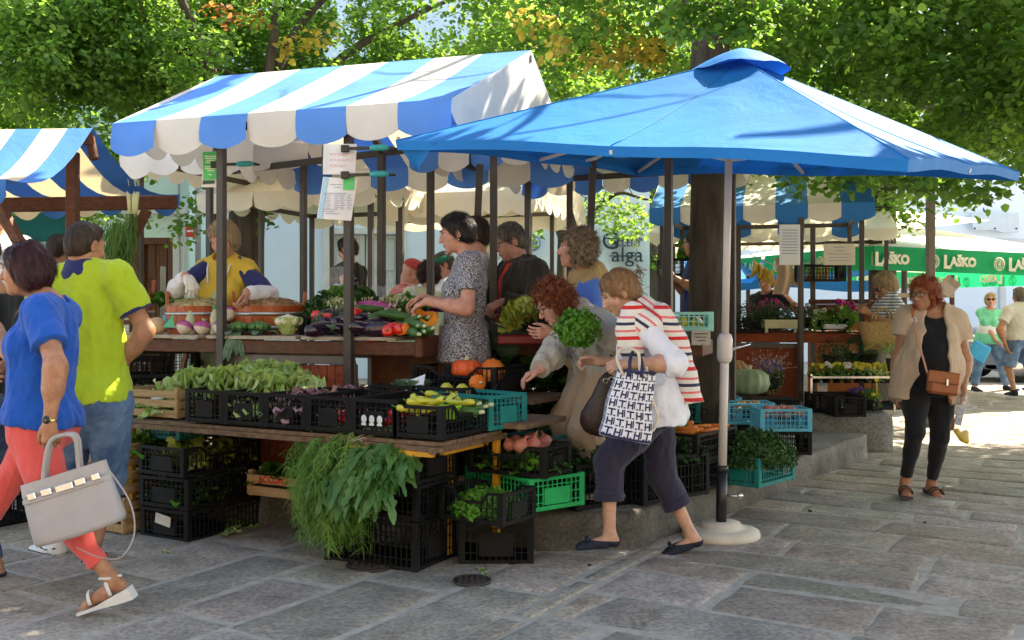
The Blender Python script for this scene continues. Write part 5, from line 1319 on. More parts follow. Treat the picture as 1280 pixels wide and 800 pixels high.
 # right facade, sunlit street
 y=26.0
 w1=(X(1256,y),X(1330,y),1.36-(387-388)/F*y*0+.9,1.36+(387-308)/F*y); w2=(X(1170,y),X(1215,y),6,8)
 o=fac('white_house',X(830,y),X(1700,y),y,0,10.5,mat('blue_white_render',(.76,.83,.92),.9,.03,1.2,.2,30),'tall blue white house across the street at right behind the green parasol',[w1,w2])
 g=o.location; mb=MB(); mb.box(((w1[0]+w1[1])/2-g.x,.22,(w1[2]+w1[3])/2),(w1[1]-w1[0],.06,w1[3]-w1[2])); mb.build('window_glass',dk,o)
 mb=MB()
 for sx in(w1[0]-.08,w1[1]+.08): mb.box((sx-g.x,-.03,(w1[2]+w1[3])/2-.8),(.16,.1,w1[3]-w1[2]+1.9),b=.01)
 mb.box(((w1[0]+w1[1])/2-g.x,-.03,w1[3]+.1),(w1[1]-w1[0]+.32,.1,.2),b=.01); mb.build('window_frame',grey,o)
 o2=empty('name_board',P(1243,278,25.8),0,'pale blank board screwed to the blue white house above the green parasol','sign'); mb=MB()
 mb.prism([(-.62,.25),(.62,.25),(.62,-.26),(.2,-.26),(.0,-.2),(-.55,-.2)],(0,0,0),(1,0,0),(0,0,1),.05); mb.build('board',mat('board_white',(.62,.68,.72),.7,.06),o2)
 mb=MB(); 
 for x in(-.52,.0,.55): mb.box((x,-.03,-.16),(.04,.02,.04),b=.005)
 mb.build('screw',C_BLACK,o2)
 # unseen house added behind the camera for warm bounce and less sky light
 o=empty('town_house',V(2,-9,0),0,'ochre rendered house closing the square behind the viewpoint','building'); mb=MB(); mb.box((0,-3,4.5),(34,6,9)); mb.build('wall',mat('ochre_bounce_render',(.46,.36,.24),.9,.06,1.2,.3,30),o)
 for z in(1.9,5.4):
  for i in range(8):
   x=-14+4*i; mb=MB(); mb.box((x,.03,z),(1.3,.06,1.9),b=.01); wn=mb.build('window',dk,o); mb=MB()
   for sx in(-.68,.68): mb.box((x+sx,.05,z),(.1,.1,2.1),b=.01)
   mb.box((x,.05,z+1.0),(1.46,.1,.1),b=.01); mb.box((x,.07,z-1.02),(1.6,.16,.1),b=.01); mb.build('window_frame',grey,wn)
 mb=MB(); mb.box((0,-3,9.1),(35,7,.2),b=.03); mb.build('cornice',grey,o)
 # wall lettering
 o3=empty('wall_lettering',P(778,310,18.55),0,'dark metal lettering reading Galleria alga on pale blue wall','sign'); ink=mat('iron_letters',(.02,.05,.06),.5,.1); 
 M=Matrix.Translation(P(763,302,18.52)-o3.location)@Matrix.Rotation(R(90),4,'X')
 text('letter','G',ink,.46,M,o3,.015,bold=-.0); M.translation=P(785,298,18.52)-o3.location; text('letter','ALLERIA',ink,.17,M,o3,.012,sx=.9)
 M.translation=P(783,304,18.52)-o3.location; text('letter','ALLERY',ink,.20,M,o3,.012,sx=.85)
 M.translation=P(784,319,18.52)-o3.location; text('letter','alga',ink,.40,M,o3,.015)
 mb=MB(); mb.box(P(774,298,18.52)-o3.location,(.56,.02,.02)); mb.box(P(782,320,18.52)-o3.location,(.60,.02,.02)); mb.build('bar',ink,o3)
 # things low on the walls
 o4=empty('wall_lamp',P(608,300,18.2),0,'round pale ventilation drum fixed high on the pale blue wall','vent'); mb=MB(); mb.lathe([(.0001,-.35),(.25,-.35),(.26,-.3),(.26,.3),(.25,.35),(.0001,.35)],n=20); mb.build('drum',SILV,o4); mb=MB(); mb.box((0,.2,-.1),(.08,.3,.08)); mb.build('bracket',GLS,o4)
 o5=empty('wall_clock',P(666,304,18.45),0,'small round blue and white plaque on the wall right of man in brown jacket','plaque'); mb=MB(); mb.lathe([(.0001,0),(.13,0),(.15,.02),(.15,.04),(.0001,.04)],n=20,rot=Matrix.Rotation(R(90),3,'X')); mb.build('disc',mat('plaque_blue',(.15,.25,.40),.5,.2),o5); mb=MB(); mb.tube([V(.1*math.cos(a),-.045,.1*math.sin(a)) for a in [i*math.pi/8 for i in range(17)]],.012,5); mb.build('rim',C_WHITE,o5)
def car():
 d=19.3; x0=(1196-640)/F*d; x1=x0+4.2
 o=empty('parked_car',V((x0+x1)/2,d,0),0,'dark blue parked hatchback in the sunny street behind the walking couple','car')
 paint=mat('blue_black_paint',(.02,.045,.09),.22,.1,30,0,spec=.7); gl=mat('car_glass',(.10,.14,.17),.05,.1,3,0,spec=.9); chrome=SILV
 mb=MB(); prof=[(-2.1,.35),(-2.12,.75),(-2.0,.98),(-1.2,1.04),(-.75,1.10),(-.35,1.42),(.3,1.50),(1.1,1.47),(1.75,1.15),(2.02,1.05),(2.1,.7),(2.08,.35),(1.75,.25),(-1.8,.25)]
 n=9; vs=[];k=len(prof)
 for j in range(n+1):
  t=j/n*2-1
  for (x,z) in prof:
   nar=.84+.0*z; w=.85*(1-.16*max(0,(z-1.0)/.5)); vs.append(V(x*(1-.03*abs(t)**4),t*w,z-(.03*abs(t)**3)))
 fs=[(j*k+i,j*k+(i+1)%k,(j+1)*k+(i+1)%k,(j+1)*k+i) for j in range(n) for i in range(k)]+[tuple(range(k)),tuple(n*k+i for i in range(k-1,-1,-1))]
 mb.add(vs,fs,0,True); mb.sm[-2:]=[False,False]; mb.build('body',paint,o)
 for sg in(-1,1):
  for (a,b_) in(((-.62,1.12),(-.0,1.40)),((.08,1.12),(.95,1.40))):
   mb=MB(); s_=.2 if a[0]<0 else .0; mb.prism([(a[0],a[1]),(b_[0],a[1]),(b_[0]-(0 if s_ else .12),b_[1]),(a[0]+(.40 if s_ else .02),b_[1])],(0,sg*.80,0),(1,0,0),(0,-sg*.12,1),.03); mb.build('side_window',gl,o)
 mb=MB(); mb.prism([(-.62,-.26),(.62,-.26),(.5,.18),(-.5,.18)],V(-.62,0,1.27),(0,1,0),(.75,0,.55),.03); mb.build('windscreen',gl,o)
 for x in(-1.35,1.3):
  for sg in(-1,1):
   w=MB(); w.lathe([(.0001,-.1),(.2,-.1),(.31,-.09),(.32,0),(.31,.09),(.2,.1),(.0001,.1)],V(x,sg*.78,.32),24,rot=Matrix.Rotation(R(90),3,'X')); wo=w.build('wheel',mat('tyre',(.02,.02,.02),.8,.1),o)
   w=MB(); w.lathe([(.0001,0),(.19,0),(.19,.03),(.0001,.03)],V(x,sg*.89-.015,.32),18,rot=Matrix.Rotation(R(90),3,'X')); w.build('rim',chrome,wo)
 mb=MB(); mb.box((-2.10,-.55,.82),(.08,.35,.14),b=.03); mb.build('headlight',C_WHITE,o); mb=MB(); mb.box((2.05,-.60,.95),(.1,.3,.2),b=.03); mb.build('tail_light',mat('tail_red',(.5,.01,.02),.3,.1),o)
 mb=MB(); mb.box((0,-.02,.30),(3.9,1.66,.08)); mb.box((0,-.862,.62),(3.6,.02,.05)); mb.build('trim',GLS,o); mb=MB(); mb.box((-.72,-.92,1.12),(.12,.16,.12),b=.03); mb.build('mirror',paint,o)
# ---------------------------------------------------------------- trees
SUN_EL,SUN_H=48.0,Vector((.80,.60,0)).normalized()
SUN_DIR=(SUN_H*math.cos(R(SUN_EL))+V(0,0,math.sin(R(SUN_EL))))
def leafmat(name,c,c2,tc,tr=.45):
 m=mat(name,c,.55,.3,2.2,0,20,col2=c2,trans=tr,tcol=tc,spec=.35,vcol=True); 
 nt=m.node_tree; t=[n for n in nt.nodes if n.type=='BSDF_TRANSLUCENT'][0]
 at=[n for n in nt.nodes if n.type=='ATTRIBUTE'][0]; mx=nt.nodes.new('ShaderNodeMix'); mx.data_type='RGBA'; mx.blend_type='MULTIPLY'; mx.inputs[0].default_value=1; mx.inputs[6].default_value=(*tc,1); nt.links.new(at.outputs['Color'],mx.inputs[7]); nt.links.new(mx.outputs[2],t.inputs['Color'])
 return m
LEAF=leafmat('linden_leaf',(.035,.10,.02),(.085,.18,.04),(.26,.50,.06)); LEAFL=leafmat('pale_leaf',(.05,.12,.022),(.105,.20,.042),(.36,.60,.09),.52); LEAFY=leafmat('yellow_leaf',(.45,.33,.04),(.62,.48,.10),(.75,.62,.12)); LEAFO=leafmat('rusty_leaf',(.30,.10,.03),(.45,.18,.06),(.6,.28,.08))
BARK=mat('bark',(.040,.030,.022),.95,.4,5,1.0,22,stretch=(3,3,.5),col2=(.10,.08,.06))
def leaves(name,centers,rad,per,size,mt,parent,org,seed=0,flat=.6,keep=None,tintv=.35):
 r=np.random.RandomState(seed); C=np.asarray(centers,float); n=len(C)*per
 c=np.repeat(C,per,0); off=r.normal(size=(n,3)); off/=np.linalg.norm(off,axis=1,keepdims=True); off*=(r.rand(n,1)**.5)*rad; off[:,2]*=flat
 p=c+off
 if keep is not None:
  k=keep(p); p=p[k]; off=off[k]; n=len(p)
 nrm=np.array([0,0,1.0])*.9+off/rad*.5+r.normal(size=(n,3))*.55; nrm/=np.linalg.norm(nrm,axis=1,keepdims=True)
 d=r.normal(size=(n,3)); d[:,2]-=.55; d-=nrm*(d*nrm).sum(1,keepdims=True); d/=np.linalg.norm(d,axis=1,keepdims=True)
 s=np.cross(nrm,d); L=size*r.uniform(.6,1.2,(n,1)); W=L*.46
 v=np.stack([p, p+d*L*.28-s*W+nrm*L*.07, p+d*L*.72-s*W*.72+nrm*L*.04, p+d*L*1.02-nrm*L*.08, p+d*L*.72+s*W*.72+nrm*L*.04, p+d*L*.28+s*W+nrm*L*.07],1).reshape(-1,3)-np.array(org)
 b=np.arange(n)[:,None]*6; q=np.concatenate([b+np.array([[0,3,2,1]]),b+np.array([[0,5,4,3]])],0)
 t=np.repeat(1+tintv*(r.rand(n,1)-.5)*2*np.array([[1,1,.6]]),6,0)
 return npmesh(name,v,q,mt,None,False,parent,t)
def crownpts(lobes,n,seed,thr=-.1,f=.8):
 r=random.Random(seed); out=[]; tot=sum(a*b*c for (_,(a,b,c)) in lobes)
 for (c,(a,b,cc)) in lobes:
  k=int(n*a*b*cc/tot); t=0
  while k>0 and t<40000:
   t+=1; v=V(r.gauss(0,1),r.gauss(0,1),r.gauss(0,1)).normalized()*(r.random()**.38)
   p=V(c[0]+v.x*a,c[1]+v.y*b,c[2]+v.z*cc)
   if noise.noise(p*f+V(seed,0,0))<thr: continue
   out.append(p); k-=1
 return out
def limbs(mb,base,tr,fork,tips,r0,r1,seed,sub=3):
 r=random.Random(seed)
 mb.tube(tr[0],tr[1],14)
 for t in tips:
  t=Vector(t); m1=fork.lerp(t,.35)+V(r.uniform(-.2,.2),r.uniform(-.2,.2),r.uniform(.05,.4)); m2=fork.lerp(t,.7)+V(r.uniform(-.25,.25),r.uniform(-.25,.25),r.uniform(0,.3))
  pts=spline([fork-V(0,0,.3),m1,m2,t],5); mb.tube(pts,[r1*(1-.82*i/(len(pts)-1)) for i in range(len(pts))],8)
  for _ in range(sub):
   q=pts[r.randint(4,len(pts)-1)]; e=q+V(r.uniform(-1,1),r.uniform(-1,1),r.uniform(-.6,.5))*r.uniform(.5,1.1); ps=spline([q,q.lerp(e,.5)+V(0,0,r.uniform(-.1,.15)),e],4)
   mb.tube(ps,[r1*.25*(1-.75*i/(len(ps)-1)) for i in range(len(ps))],5)
def inview(p): return p[2]<CZ+.325*p[1]+.3 and abs(p[0])<p[1]*.55+.4
def sunclear(P_):
 """True where a leaf does not shade the parasol, the main roof or the left awning"""
 P_=np.asarray(P_); k=np.ones(len(P_),bool); s=np.array(SUN_DIR)
 for z,poly in((2.3,[(-.66,5.66),(1.55,3.98),(3.1,6.1),(.98,7.85)]),(2.85,[(-2.72,6.7),(-.36,5.9),(.15,7.1),(.5,8.1),(-1.8,9.1)]),(2.6,[(-5.6,5.4),(-2.9,6.2),(-2.6,7.9),(-5,8)])):
  t=(P_[:,2]-z)/s[2]; q=P_-s[None]*t[:,None]; ins=np.ones(len(P_),bool); n=len(poly)
  for i in range(n):
   (x1,y1),(x2,y2)=poly[i],poly[(i+1)%n]; ins&=((x2-x1)*(q[:,1]-y1)-(y2-y1)*(q[:,0]-x1))>0
  k&=~(ins&(t>0))
 return k
def trees():
 # ---- big linden at the right of the centre, its crown hangs over the square
 b=V((886-640)/F*8.7,8.7,.22); o=empty('linden_tree',b,0,'big linden with dark thick trunk behind the parasol pole, crown over the top right','tree'); mb=MB()
 tp=[b,b+V(0,0,.12),b+V(.0,0,.35),b+V(.01,0,.8),b+V(.0,0,1.6),b+V(.02,.02,2.4),b+V(.05,.05,3.3)]
 mb.tube([p-b for p in tp],[.30,.235,.205,.185,.172,.168,.175],22)
 for i,v in enumerate(mb.v):
  a=math.atan2(v.y,v.x); k=1+.06*math.sin(5*a+v.z*1.5)+.03*math.sin(11*a-v.z*2.5); mb.v[i]=V(v.x*k,v.y*k,v.z)
 fork=V(.03,.03,3.9)
 limbs(mb,None,([V(0,0,3.1),V(.05,.05,4.0)],[.17,.15]),fork,[V(-2.2,.9,5.6),V(-.9,2.3,5.8),V(1.5,1.6,5.6),V(3.0,-.4,4.3),V(2.3,-1.8,4.0),V(3.8,1.6,4.2),V(.6,-2.0,5.7),V(-.8,-.8,5.9)],.17,.06,4,5)
 mb.build('trunk',BARK,o)
 lob=[((.6,10.0,4.6),(2.2,1.6,1.0)),((2.4,9.6,4.4),(1.9,1.8,1.15)),((4.0,9.2,4.0),(1.9,1.9,1.25)),((5.0,8.8,3.6),(1.6,1.7,1.0)),((3.4,7.9,3.3),(1.0,.8,.55)),((4.2,8.2,3.0),(.9,.8,.55)),((2.9,10.8,3.3),(1.6,.9,.7)),((4.4,10.4,3.2),(1.5,.9,.8))]
 c=crownpts(lob,1050,2,-.12,.9); c=[p for p in c if not(p.y<7.4 and p.x<2.2)]
 kp=lambda p: sunclear(p)
 leaves('crown',c[::2],.28,48,.072,LEAF,o,b,1,.55,kp); leaves('crown',c[1::2],.28,50,.070,LEAFL,o,b,31,.55,kp)
 # low sprays hanging in front on the right
 sp=[P(x,y,dd) for (x,y,dd) in [(960,208,8.0),(985,222,8.2),(1010,232,8.1),(1035,222,8.0),(1060,215,7.8),(1085,222,7.7),(1110,215,7.6),(1135,222,7.5),(1160,225,7.4),(1180,215,7.4),(1205,240,7.6),(1150,240,7.5),(1060,235,7.9),(1230,226,7.6),(1250,236,7.7),(1222,250,7.7),(1268,222,7.6),(1190,228,7.5),(1010,215,8.3),(1275,200,7.6),(1120,205,7.6)]]
 leaves('crown',[V(*p) for p in sp],.17,26,.080,LEAF,o,b,3,.8)
 leaves('crown',[P(x,y,9.2) for (x,y) in((790,62),(806,70),(822,64),(748,20),(735,72),(700,62),(690,45),(780,48),(812,50),(770,78),(845,30),(1276,75),(1272,90),(665,20))],.24,34,.085,LEAFY,o,b,5,.8)
 leaves('crown',[P(x,y,7.7) for x in range(845,960,12) for y in (2,14,26,38) if (x+y)%3],.16,15,.07,LEAF,o,b,33,.8)
 # ---- unseen linden out of frame, crown placed and thinned to shape the shade
 c=[]
 r=random.Random(5)
 b2=V(7.6,5.2,0); o2=empty('linden_tree',b2,0,'neighbouring linden standing out of frame right whose crown shades the paving','tree')
 mb=MB(); limbs(mb,None,([V(0,0,-.05),V(0,0,.3),V(0,0,3.4)],[.3,.2,.18]),V(0,0,3.3),[V(-2,1,5.4),V(1,2.5,5.6),V(2,-1.5,5.4),V(-2.2,-1,5.6),V(-3.8,1.5,6),V(-.5,4,5.8)],.18,.12,9,4); mb.build('trunk',BARK,o2)
 while len(c)<2300:
  p=V(r.uniform(-.8,13),r.uniform(3.2,13.0),r.uniform(4.6,7.4))
  if p.z<CZ+.33*p.y+.7 : continue
  g=p-SUN_DIR*(p.z/SUN_DIR.z)
  if g.y>9.9-max(0,(g.x-5))*.15 and g.x>1.5: continue
  if g.x<2.2 and g.y>6.6 and r.random()<.85: continue
  c.append(p)
 while len(c)<2900:
  g=V(r.uniform(.8,7.5),r.uniform(3,9.8),0); p=g+SUN_DIR*(r.uniform(5,7.4)/SUN_DIR.z)
  if p.z>CZ+.33*p.y+.7: c.append(p)
 leaves('crown',c,.42,34,.15,LEAF,o2,b2,7,.5,lambda p:sunclear(p)&(p[:,2]>CZ+.33*p[:,1]+.35))
 # ---- tree behind the vendor, left
 b=V((300-640)/F*11.5,11.5,.22); o=empty('linden_tree',b,0,'linden with leaning trunk behind the blond vendor, crown filling the top left','tree'); mb=MB()
 limbs(mb,None,([V(0,0,-.1),V(0,0,.4),V(.05,0,1.6),V(.1,0,2.6),V(.15,0,3.2)],[.32,.24,.21,.20,.2]),V(.15,0,3.1),[V(-2.5,0,5.6),V(-.9,-1.2,5.4),V(1.4,.3,5.4),V(.9,-.4,5.8),V(-3.4,1.2,4.6),V(2.6,1.3,5.2),V(-1.6,-.6,4.6)],.2,.075,12,6); mb.build('trunk',BARK,o)
 lob=[((-5.8,11.6,4.6),(2.4,1.8,1.9)),((-3.9,12.2,4.9),(2.4,1.8,1.7)),((-1.9,13.0,5.3),(2.0,1.6,1.6)),((-.2,13.6,5.4),(1.9,1.4,1.5)),((-6.6,13.0,3.8),(2.0,1.6,1.4)),((-4.6,10.8,3.9),(1.7,1.0,1.1)),((-2.6,11.4,3.5),(1.3,.8,.7))]
 c=crownpts(lob,2100,3,-.06,.8)
 kp=lambda p:(sunclear(p))&~((np.abs((p[:,0]/p[:,1]*F+640)-432)<34)&(CZ-(p[:,2]-CZ)>-99)&((387-(p[:,2]-CZ)/p[:,1]*F)<75)&(p[:,0]%.5>.15))
 leaves('crown',c[::2],.30,62,.066,LEAFL,o,b,11,.6,kp); leaves('crown',c[1::2],.30,56,.064,LEAF,o,b,15,.6,kp)
 lo=[P(x,y,dd) for (x,y,dd) in((232,262,11),(245,275,11.2),(258,262,11),(320,262,11.4),(330,270,11.4),(245,250,11),(160,272,11.5),(180,268,11.5),(130,262,11.5),(96,262,12),(225,290,11.2))]
 leaves('crown',lo,.26,30,.075,LEAF,o,b,12,.8)
 leaves('crown',[P(x,y,11.2) for (x,y) in((385,52),(398,46),(372,58),(412,40),(355,62))],.16,18,.085,LEAFY,o,b,13,.8)
 leaves('crown',[P(x,y,11.2) for (x,y) in((300,30),(318,12),(268,10),(325,22),(290,18))],.15,16,.08,LEAFO,o,b,14,.8)
 # ---- tree behind, centre right (backlit, pale)
 b=V((1103-640)/F*14.2,14.2,.2); o=empty('linden_tree',b,0,'slender linden with brown trunk behind the flower stall, bright backlit leaves','tree'); mb=MB()
 limbs(mb,None,([V(0,0,-.1),V(0,0,.4),V(0,0,3.2),V(0.1,0,4)],[.28,.2,.18,.18]),V(.1,0,3.9),[V(-2,0,5.2),V(1.6,.5,5.2),V(.2,-.8,5.6),V(-3.4,1,4.4),V(3.0,.5,4.8)],.18,.1,15,5); mb.build('trunk',BARK,o)
 lob=[((5.3,14.4,5.0),(3.2,1.5,1.6)),((8.0,14.8,5.0),(2.4,1.5,1.9)),((2.6,15,5.0),(2.4,1.5,1.7)),((5.6,14.0,3.3),(.8,.6,.7))]
 c=crownpts(lob,900,6,-.12,.8); c=[p for p in c if (p-SUN_DIR*(p.z/SUN_DIR.z)).x<4.2 or p.z>9]
 leaves('crown',c,.33,40,.075,LEAFL,o,b,21,.6)
 leaves('crown',[P(x,y,13.8) for (x,y) in((1112,258),(1122,270),(1130,282),(1108,278),(1135,262),(1145,276),(1118,246),(1060,225))],.25,24,.08,LEAFL,o,b,22,.8)
 # ---- small tree seen through the stalls in the middle
 b=V((640-640)/F*15,16.2,.2); b=V((700-640)/F*16.2,16.2,.2); o=empty('linden_tree',b,0,'young linden with bright leaves seen between stalls above the wall lettering','tree'); mb=MB()
 limbs(mb,None,([V(0,0,-.1),V(0,0,.4),V(0.05,0,2.6)],[.14,.09,.08]),V(.05,0,2.5),[V(-.9,0,3.0),V(1.2,0,3.3),V(.3,-.3,3.6),V(1.8,.3,2.9)],.08,.05,19,4); mb.build('trunk',BARK,o)
 pts=[P(x+rnd.uniform(-8,8),y+rnd.uniform(-6,6),15.9+rnd.uniform(-.5,.3)) for (x,y) in [(610,275),(625,285),(600,295),(640,290),(655,300),(665,285),(680,270),(660,262),(700,262),(720,262),(735,255),(745,270),(760,275),(775,285),(765,262),(785,262),(795,275),(808,268),(790,290),(755,250),(812,285),(640,262)] for _ in(0,1)]
 leaves('crown',pts,.30,26,.085,LEAFL,o,b,23,.8)
 # far trees closing the gaps above the roofs
 for (x,y,z,rx,rz,n,lab) in((3.0,21.5,5.6,5.2,3.4,330,'distant dark tree closing the gap above the striped roofs'),(-9.5,15.5,4.2,4.0,3.2,360,'dense tree at the far left edge behind the wooden awning')):
  b=V(x,y,0); o=empty('tree',b,0,lab,'tree'); mb=MB(); limbs(mb,None,([V(0,0,-.1),V(0,0,.5),V(0,0,z-1)],[.35,.25,.2]),V(0,0,z-1.2),[V(-rx*.5,0,z),V(rx*.5,0,z),V(0,0,z+1.5)],.2,.12,31,4); mb.build('trunk',BARK,o)
  c=crownpts([((x,y,z),(rx,1.5,rz))],n,int(n),-.12,.6); leaves('crown',c,.42,34,.12,LEAF,o,b,int(n)+1,.6)
# ---------------------------------------------------------------- market stalls
def tarp(name,c,tr=.25,tc=None):
 m=mat(name,c,.7,.12,1.7,.15,200,trans=tr,tcol=tc,spec=.2); fabric_folds(m,2.2,.5,.03,(1,1,1)); return m
T_BLUE=tarp('blue_tarp',(.10,.30,.80),.16,(.02,.10,.5)); T_WHITE=tarp('white_tarp',(.80,.80,.78),.32,(.68,.58,.42))
T_BLUE2=tarp('faded_blue_tarp',(.03,.20,.50),.12,(.02,.10,.35)); T_CREAM=tarp('cream_tarp',(.80,.78,.70),.45,(.85,.76,.58))
T_NAVY=tarp('weathered_blue_tarp',(.05,.20,.55),.12,(.01,.06,.30)); T_SAND=tarp('sand_tarp',(.66,.58,.46),.30,(.75,.60,.35))
STEEL=mat('brown_painted_steel',(.055,.045,.040),.5,.15,10,.1,80,spec=.4); STEELL=mat('grey_brown_painted_steel',(.15,.12,.10),.55,.1,12,.1,80)
def woodm(n,c,c2,st=(1.2,14,14),rough=.6): return mat(n,c,rough,.3,3.0,.5,5,col2=c2,stretch=st,spec=.3)
W_RED=woodm('red_brown_boards',(.22,.042,.014),(.36,.085,.03)); W_DK=woodm('brown_stained_wood',(.07,.026,.013),(.13,.05,.026)); W_GREY=woodm('weathered_plank',(.30,.24,.17),(.46,.39,.30),rough=.8)
W_CR=woodm('crate_pine',(.30,.18,.08),(.48,.32,.16),rough=.8); W_OR=woodm('orange_plywood',(.32,.10,.03),(.42,.15,.05)); W_OLD=woodm('old_shelf_wood',(.10,.06,.035),(.22,.14,.085),rough=.85)
def hang(o,par):
 o.parent=par; o.matrix_parent_inverse=(Matrix.Translation(par.location)@par.rotation_euler.to_matrix().to_4x4()).inverted(); return o
def wb(mb,name,m,par): return hang(mb.build(name,m),par)     # world-coordinate mesh hung under its thing
def valance(mb,a,b,n,h,first,out,sc=1,droop=.03,depth=.62,seed=0,both=None):
 """scalloped strip from a to b, n scallops, hanging h"""
 a=Vector(a);b=Vector(b);k=8
 for i in range(n):
  cs=(first+i)%2 if both is None else both
  vs=[];r=noise.noise(V(i*3.1,seed,0))*.05;rl=1+.16*noise.noise(V(i*2.3,seed*1.7,4))
  for j in range(k+1):
   t=j/k; p=a.lerp(b,(i+t)/n)
   L=h*rl*(1-depth*(1-math.sin(math.pi*t)**.75)*.55)
   for q in range(4):
    w=q/3; bul=.012*math.sin(math.pi*w)+r*w+.010*math.sin((i+t)*5+seed)*w
    vs.append(p+out*bul-V(0,0,L*w))
  fs=[(j*4+q,j*4+q+1,(j+1)*4+q+1,(j+1)*4+q) for j in range(k) for q in range(3)]
  mb.add(vs,fs,cs,True)
def canopy(o,A,B,C,D,E,Fb,n,first,h,mats,gab=(1,1),vn_=None,scw=.30,sag=.02,gmat=1,back=True,inner=False):
 """A front right, B front left, C ridge right, D ridge left, E back right, Fb back left"""
 A,B,C,D,E,Fb=[Vector(p) for p in(A,B,C,D,E,Fb)]
 mb=MB(); k=6
 for (p0,p1,q0,q1) in((A,B,C,D),(E,Fb,C,D)):
  for i in range(n):
   vs=[]
   for u in range(5):
    t=(i+u/4)/n
    for v in range(k+1):
     w=v/k; p=p0.lerp(p1,t).lerp(q0.lerp(q1,t),w); p=p-V(0,0,sag*math.sin(math.pi*w)*(1+.6*math.sin(t*9)))
     vs.append(p)
   mb.add(vs,[(u*(k+1)+v,u*(k+1)+v+1,(u+1)*(k+1)+v+1,(u+1)*(k+1)+v) for u in range(4) for v in range(k)],(first+i)%2,True)
 for on,(p,q,r_) in zip(gab,((A,C,E),(B,D,Fb))):
  if on: mb.add([p,q,r_,(p+r_)/2+V(0,0,-.0)],[(0,1,3),(1,2,3)],gmat)
 wb(mb,'canopy',mats,o)
 mb=MB(); f=(B-A); dp=.45; of=V(f.y,-f.x,0).normalized(); of=-of if of.y>0 else of
 valance(mb,A,B,n,h,first,of,seed=1,depth=dp)
 wb(mb,'valance',mats,o)
 if back:
  mb=MB(); valance(mb,E,Fb,n,h,first,-of,seed=2,depth=dp); wb(mb,'valance',mats,o)
 for on,(p,r_) in zip(gab,((A,E),(B,Fb))):
  if on:
   m=max(2,int((p-r_).length/scw)); mb=MB(); valance(mb,p,r_,m,h*.8,0,(p-r_).cross(V(0,0,1)).normalized(),seed=3,both=(gmat if on==1 else None),depth=.9); wb(mb,'valance',mats,o)
def posts(o,ps,z0,z1,m=STEEL,w=.055):
 for p in ps:
  mb=MB(); zz0=p[3] if len(p)>3 else z0; zz1=p[4] if len(p)>4 else z1
  mb.box((p[0],p[1],(zz0+zz1)/2),(w,w,zz1-zz0),rz=p[2] if len(p)>2 and p[2] else 0,b=.004); wb(mb,'post',m,o)
def beams(o,segs,m=STEEL,w=.04,h=.05):
 for a,b in segs:
  mb=MB(); mb.beam(a,b,w,h,bev=.003); wb(mb,'beam',m,o)
def pxp(px,d): return ((px-640)/F*d,d)
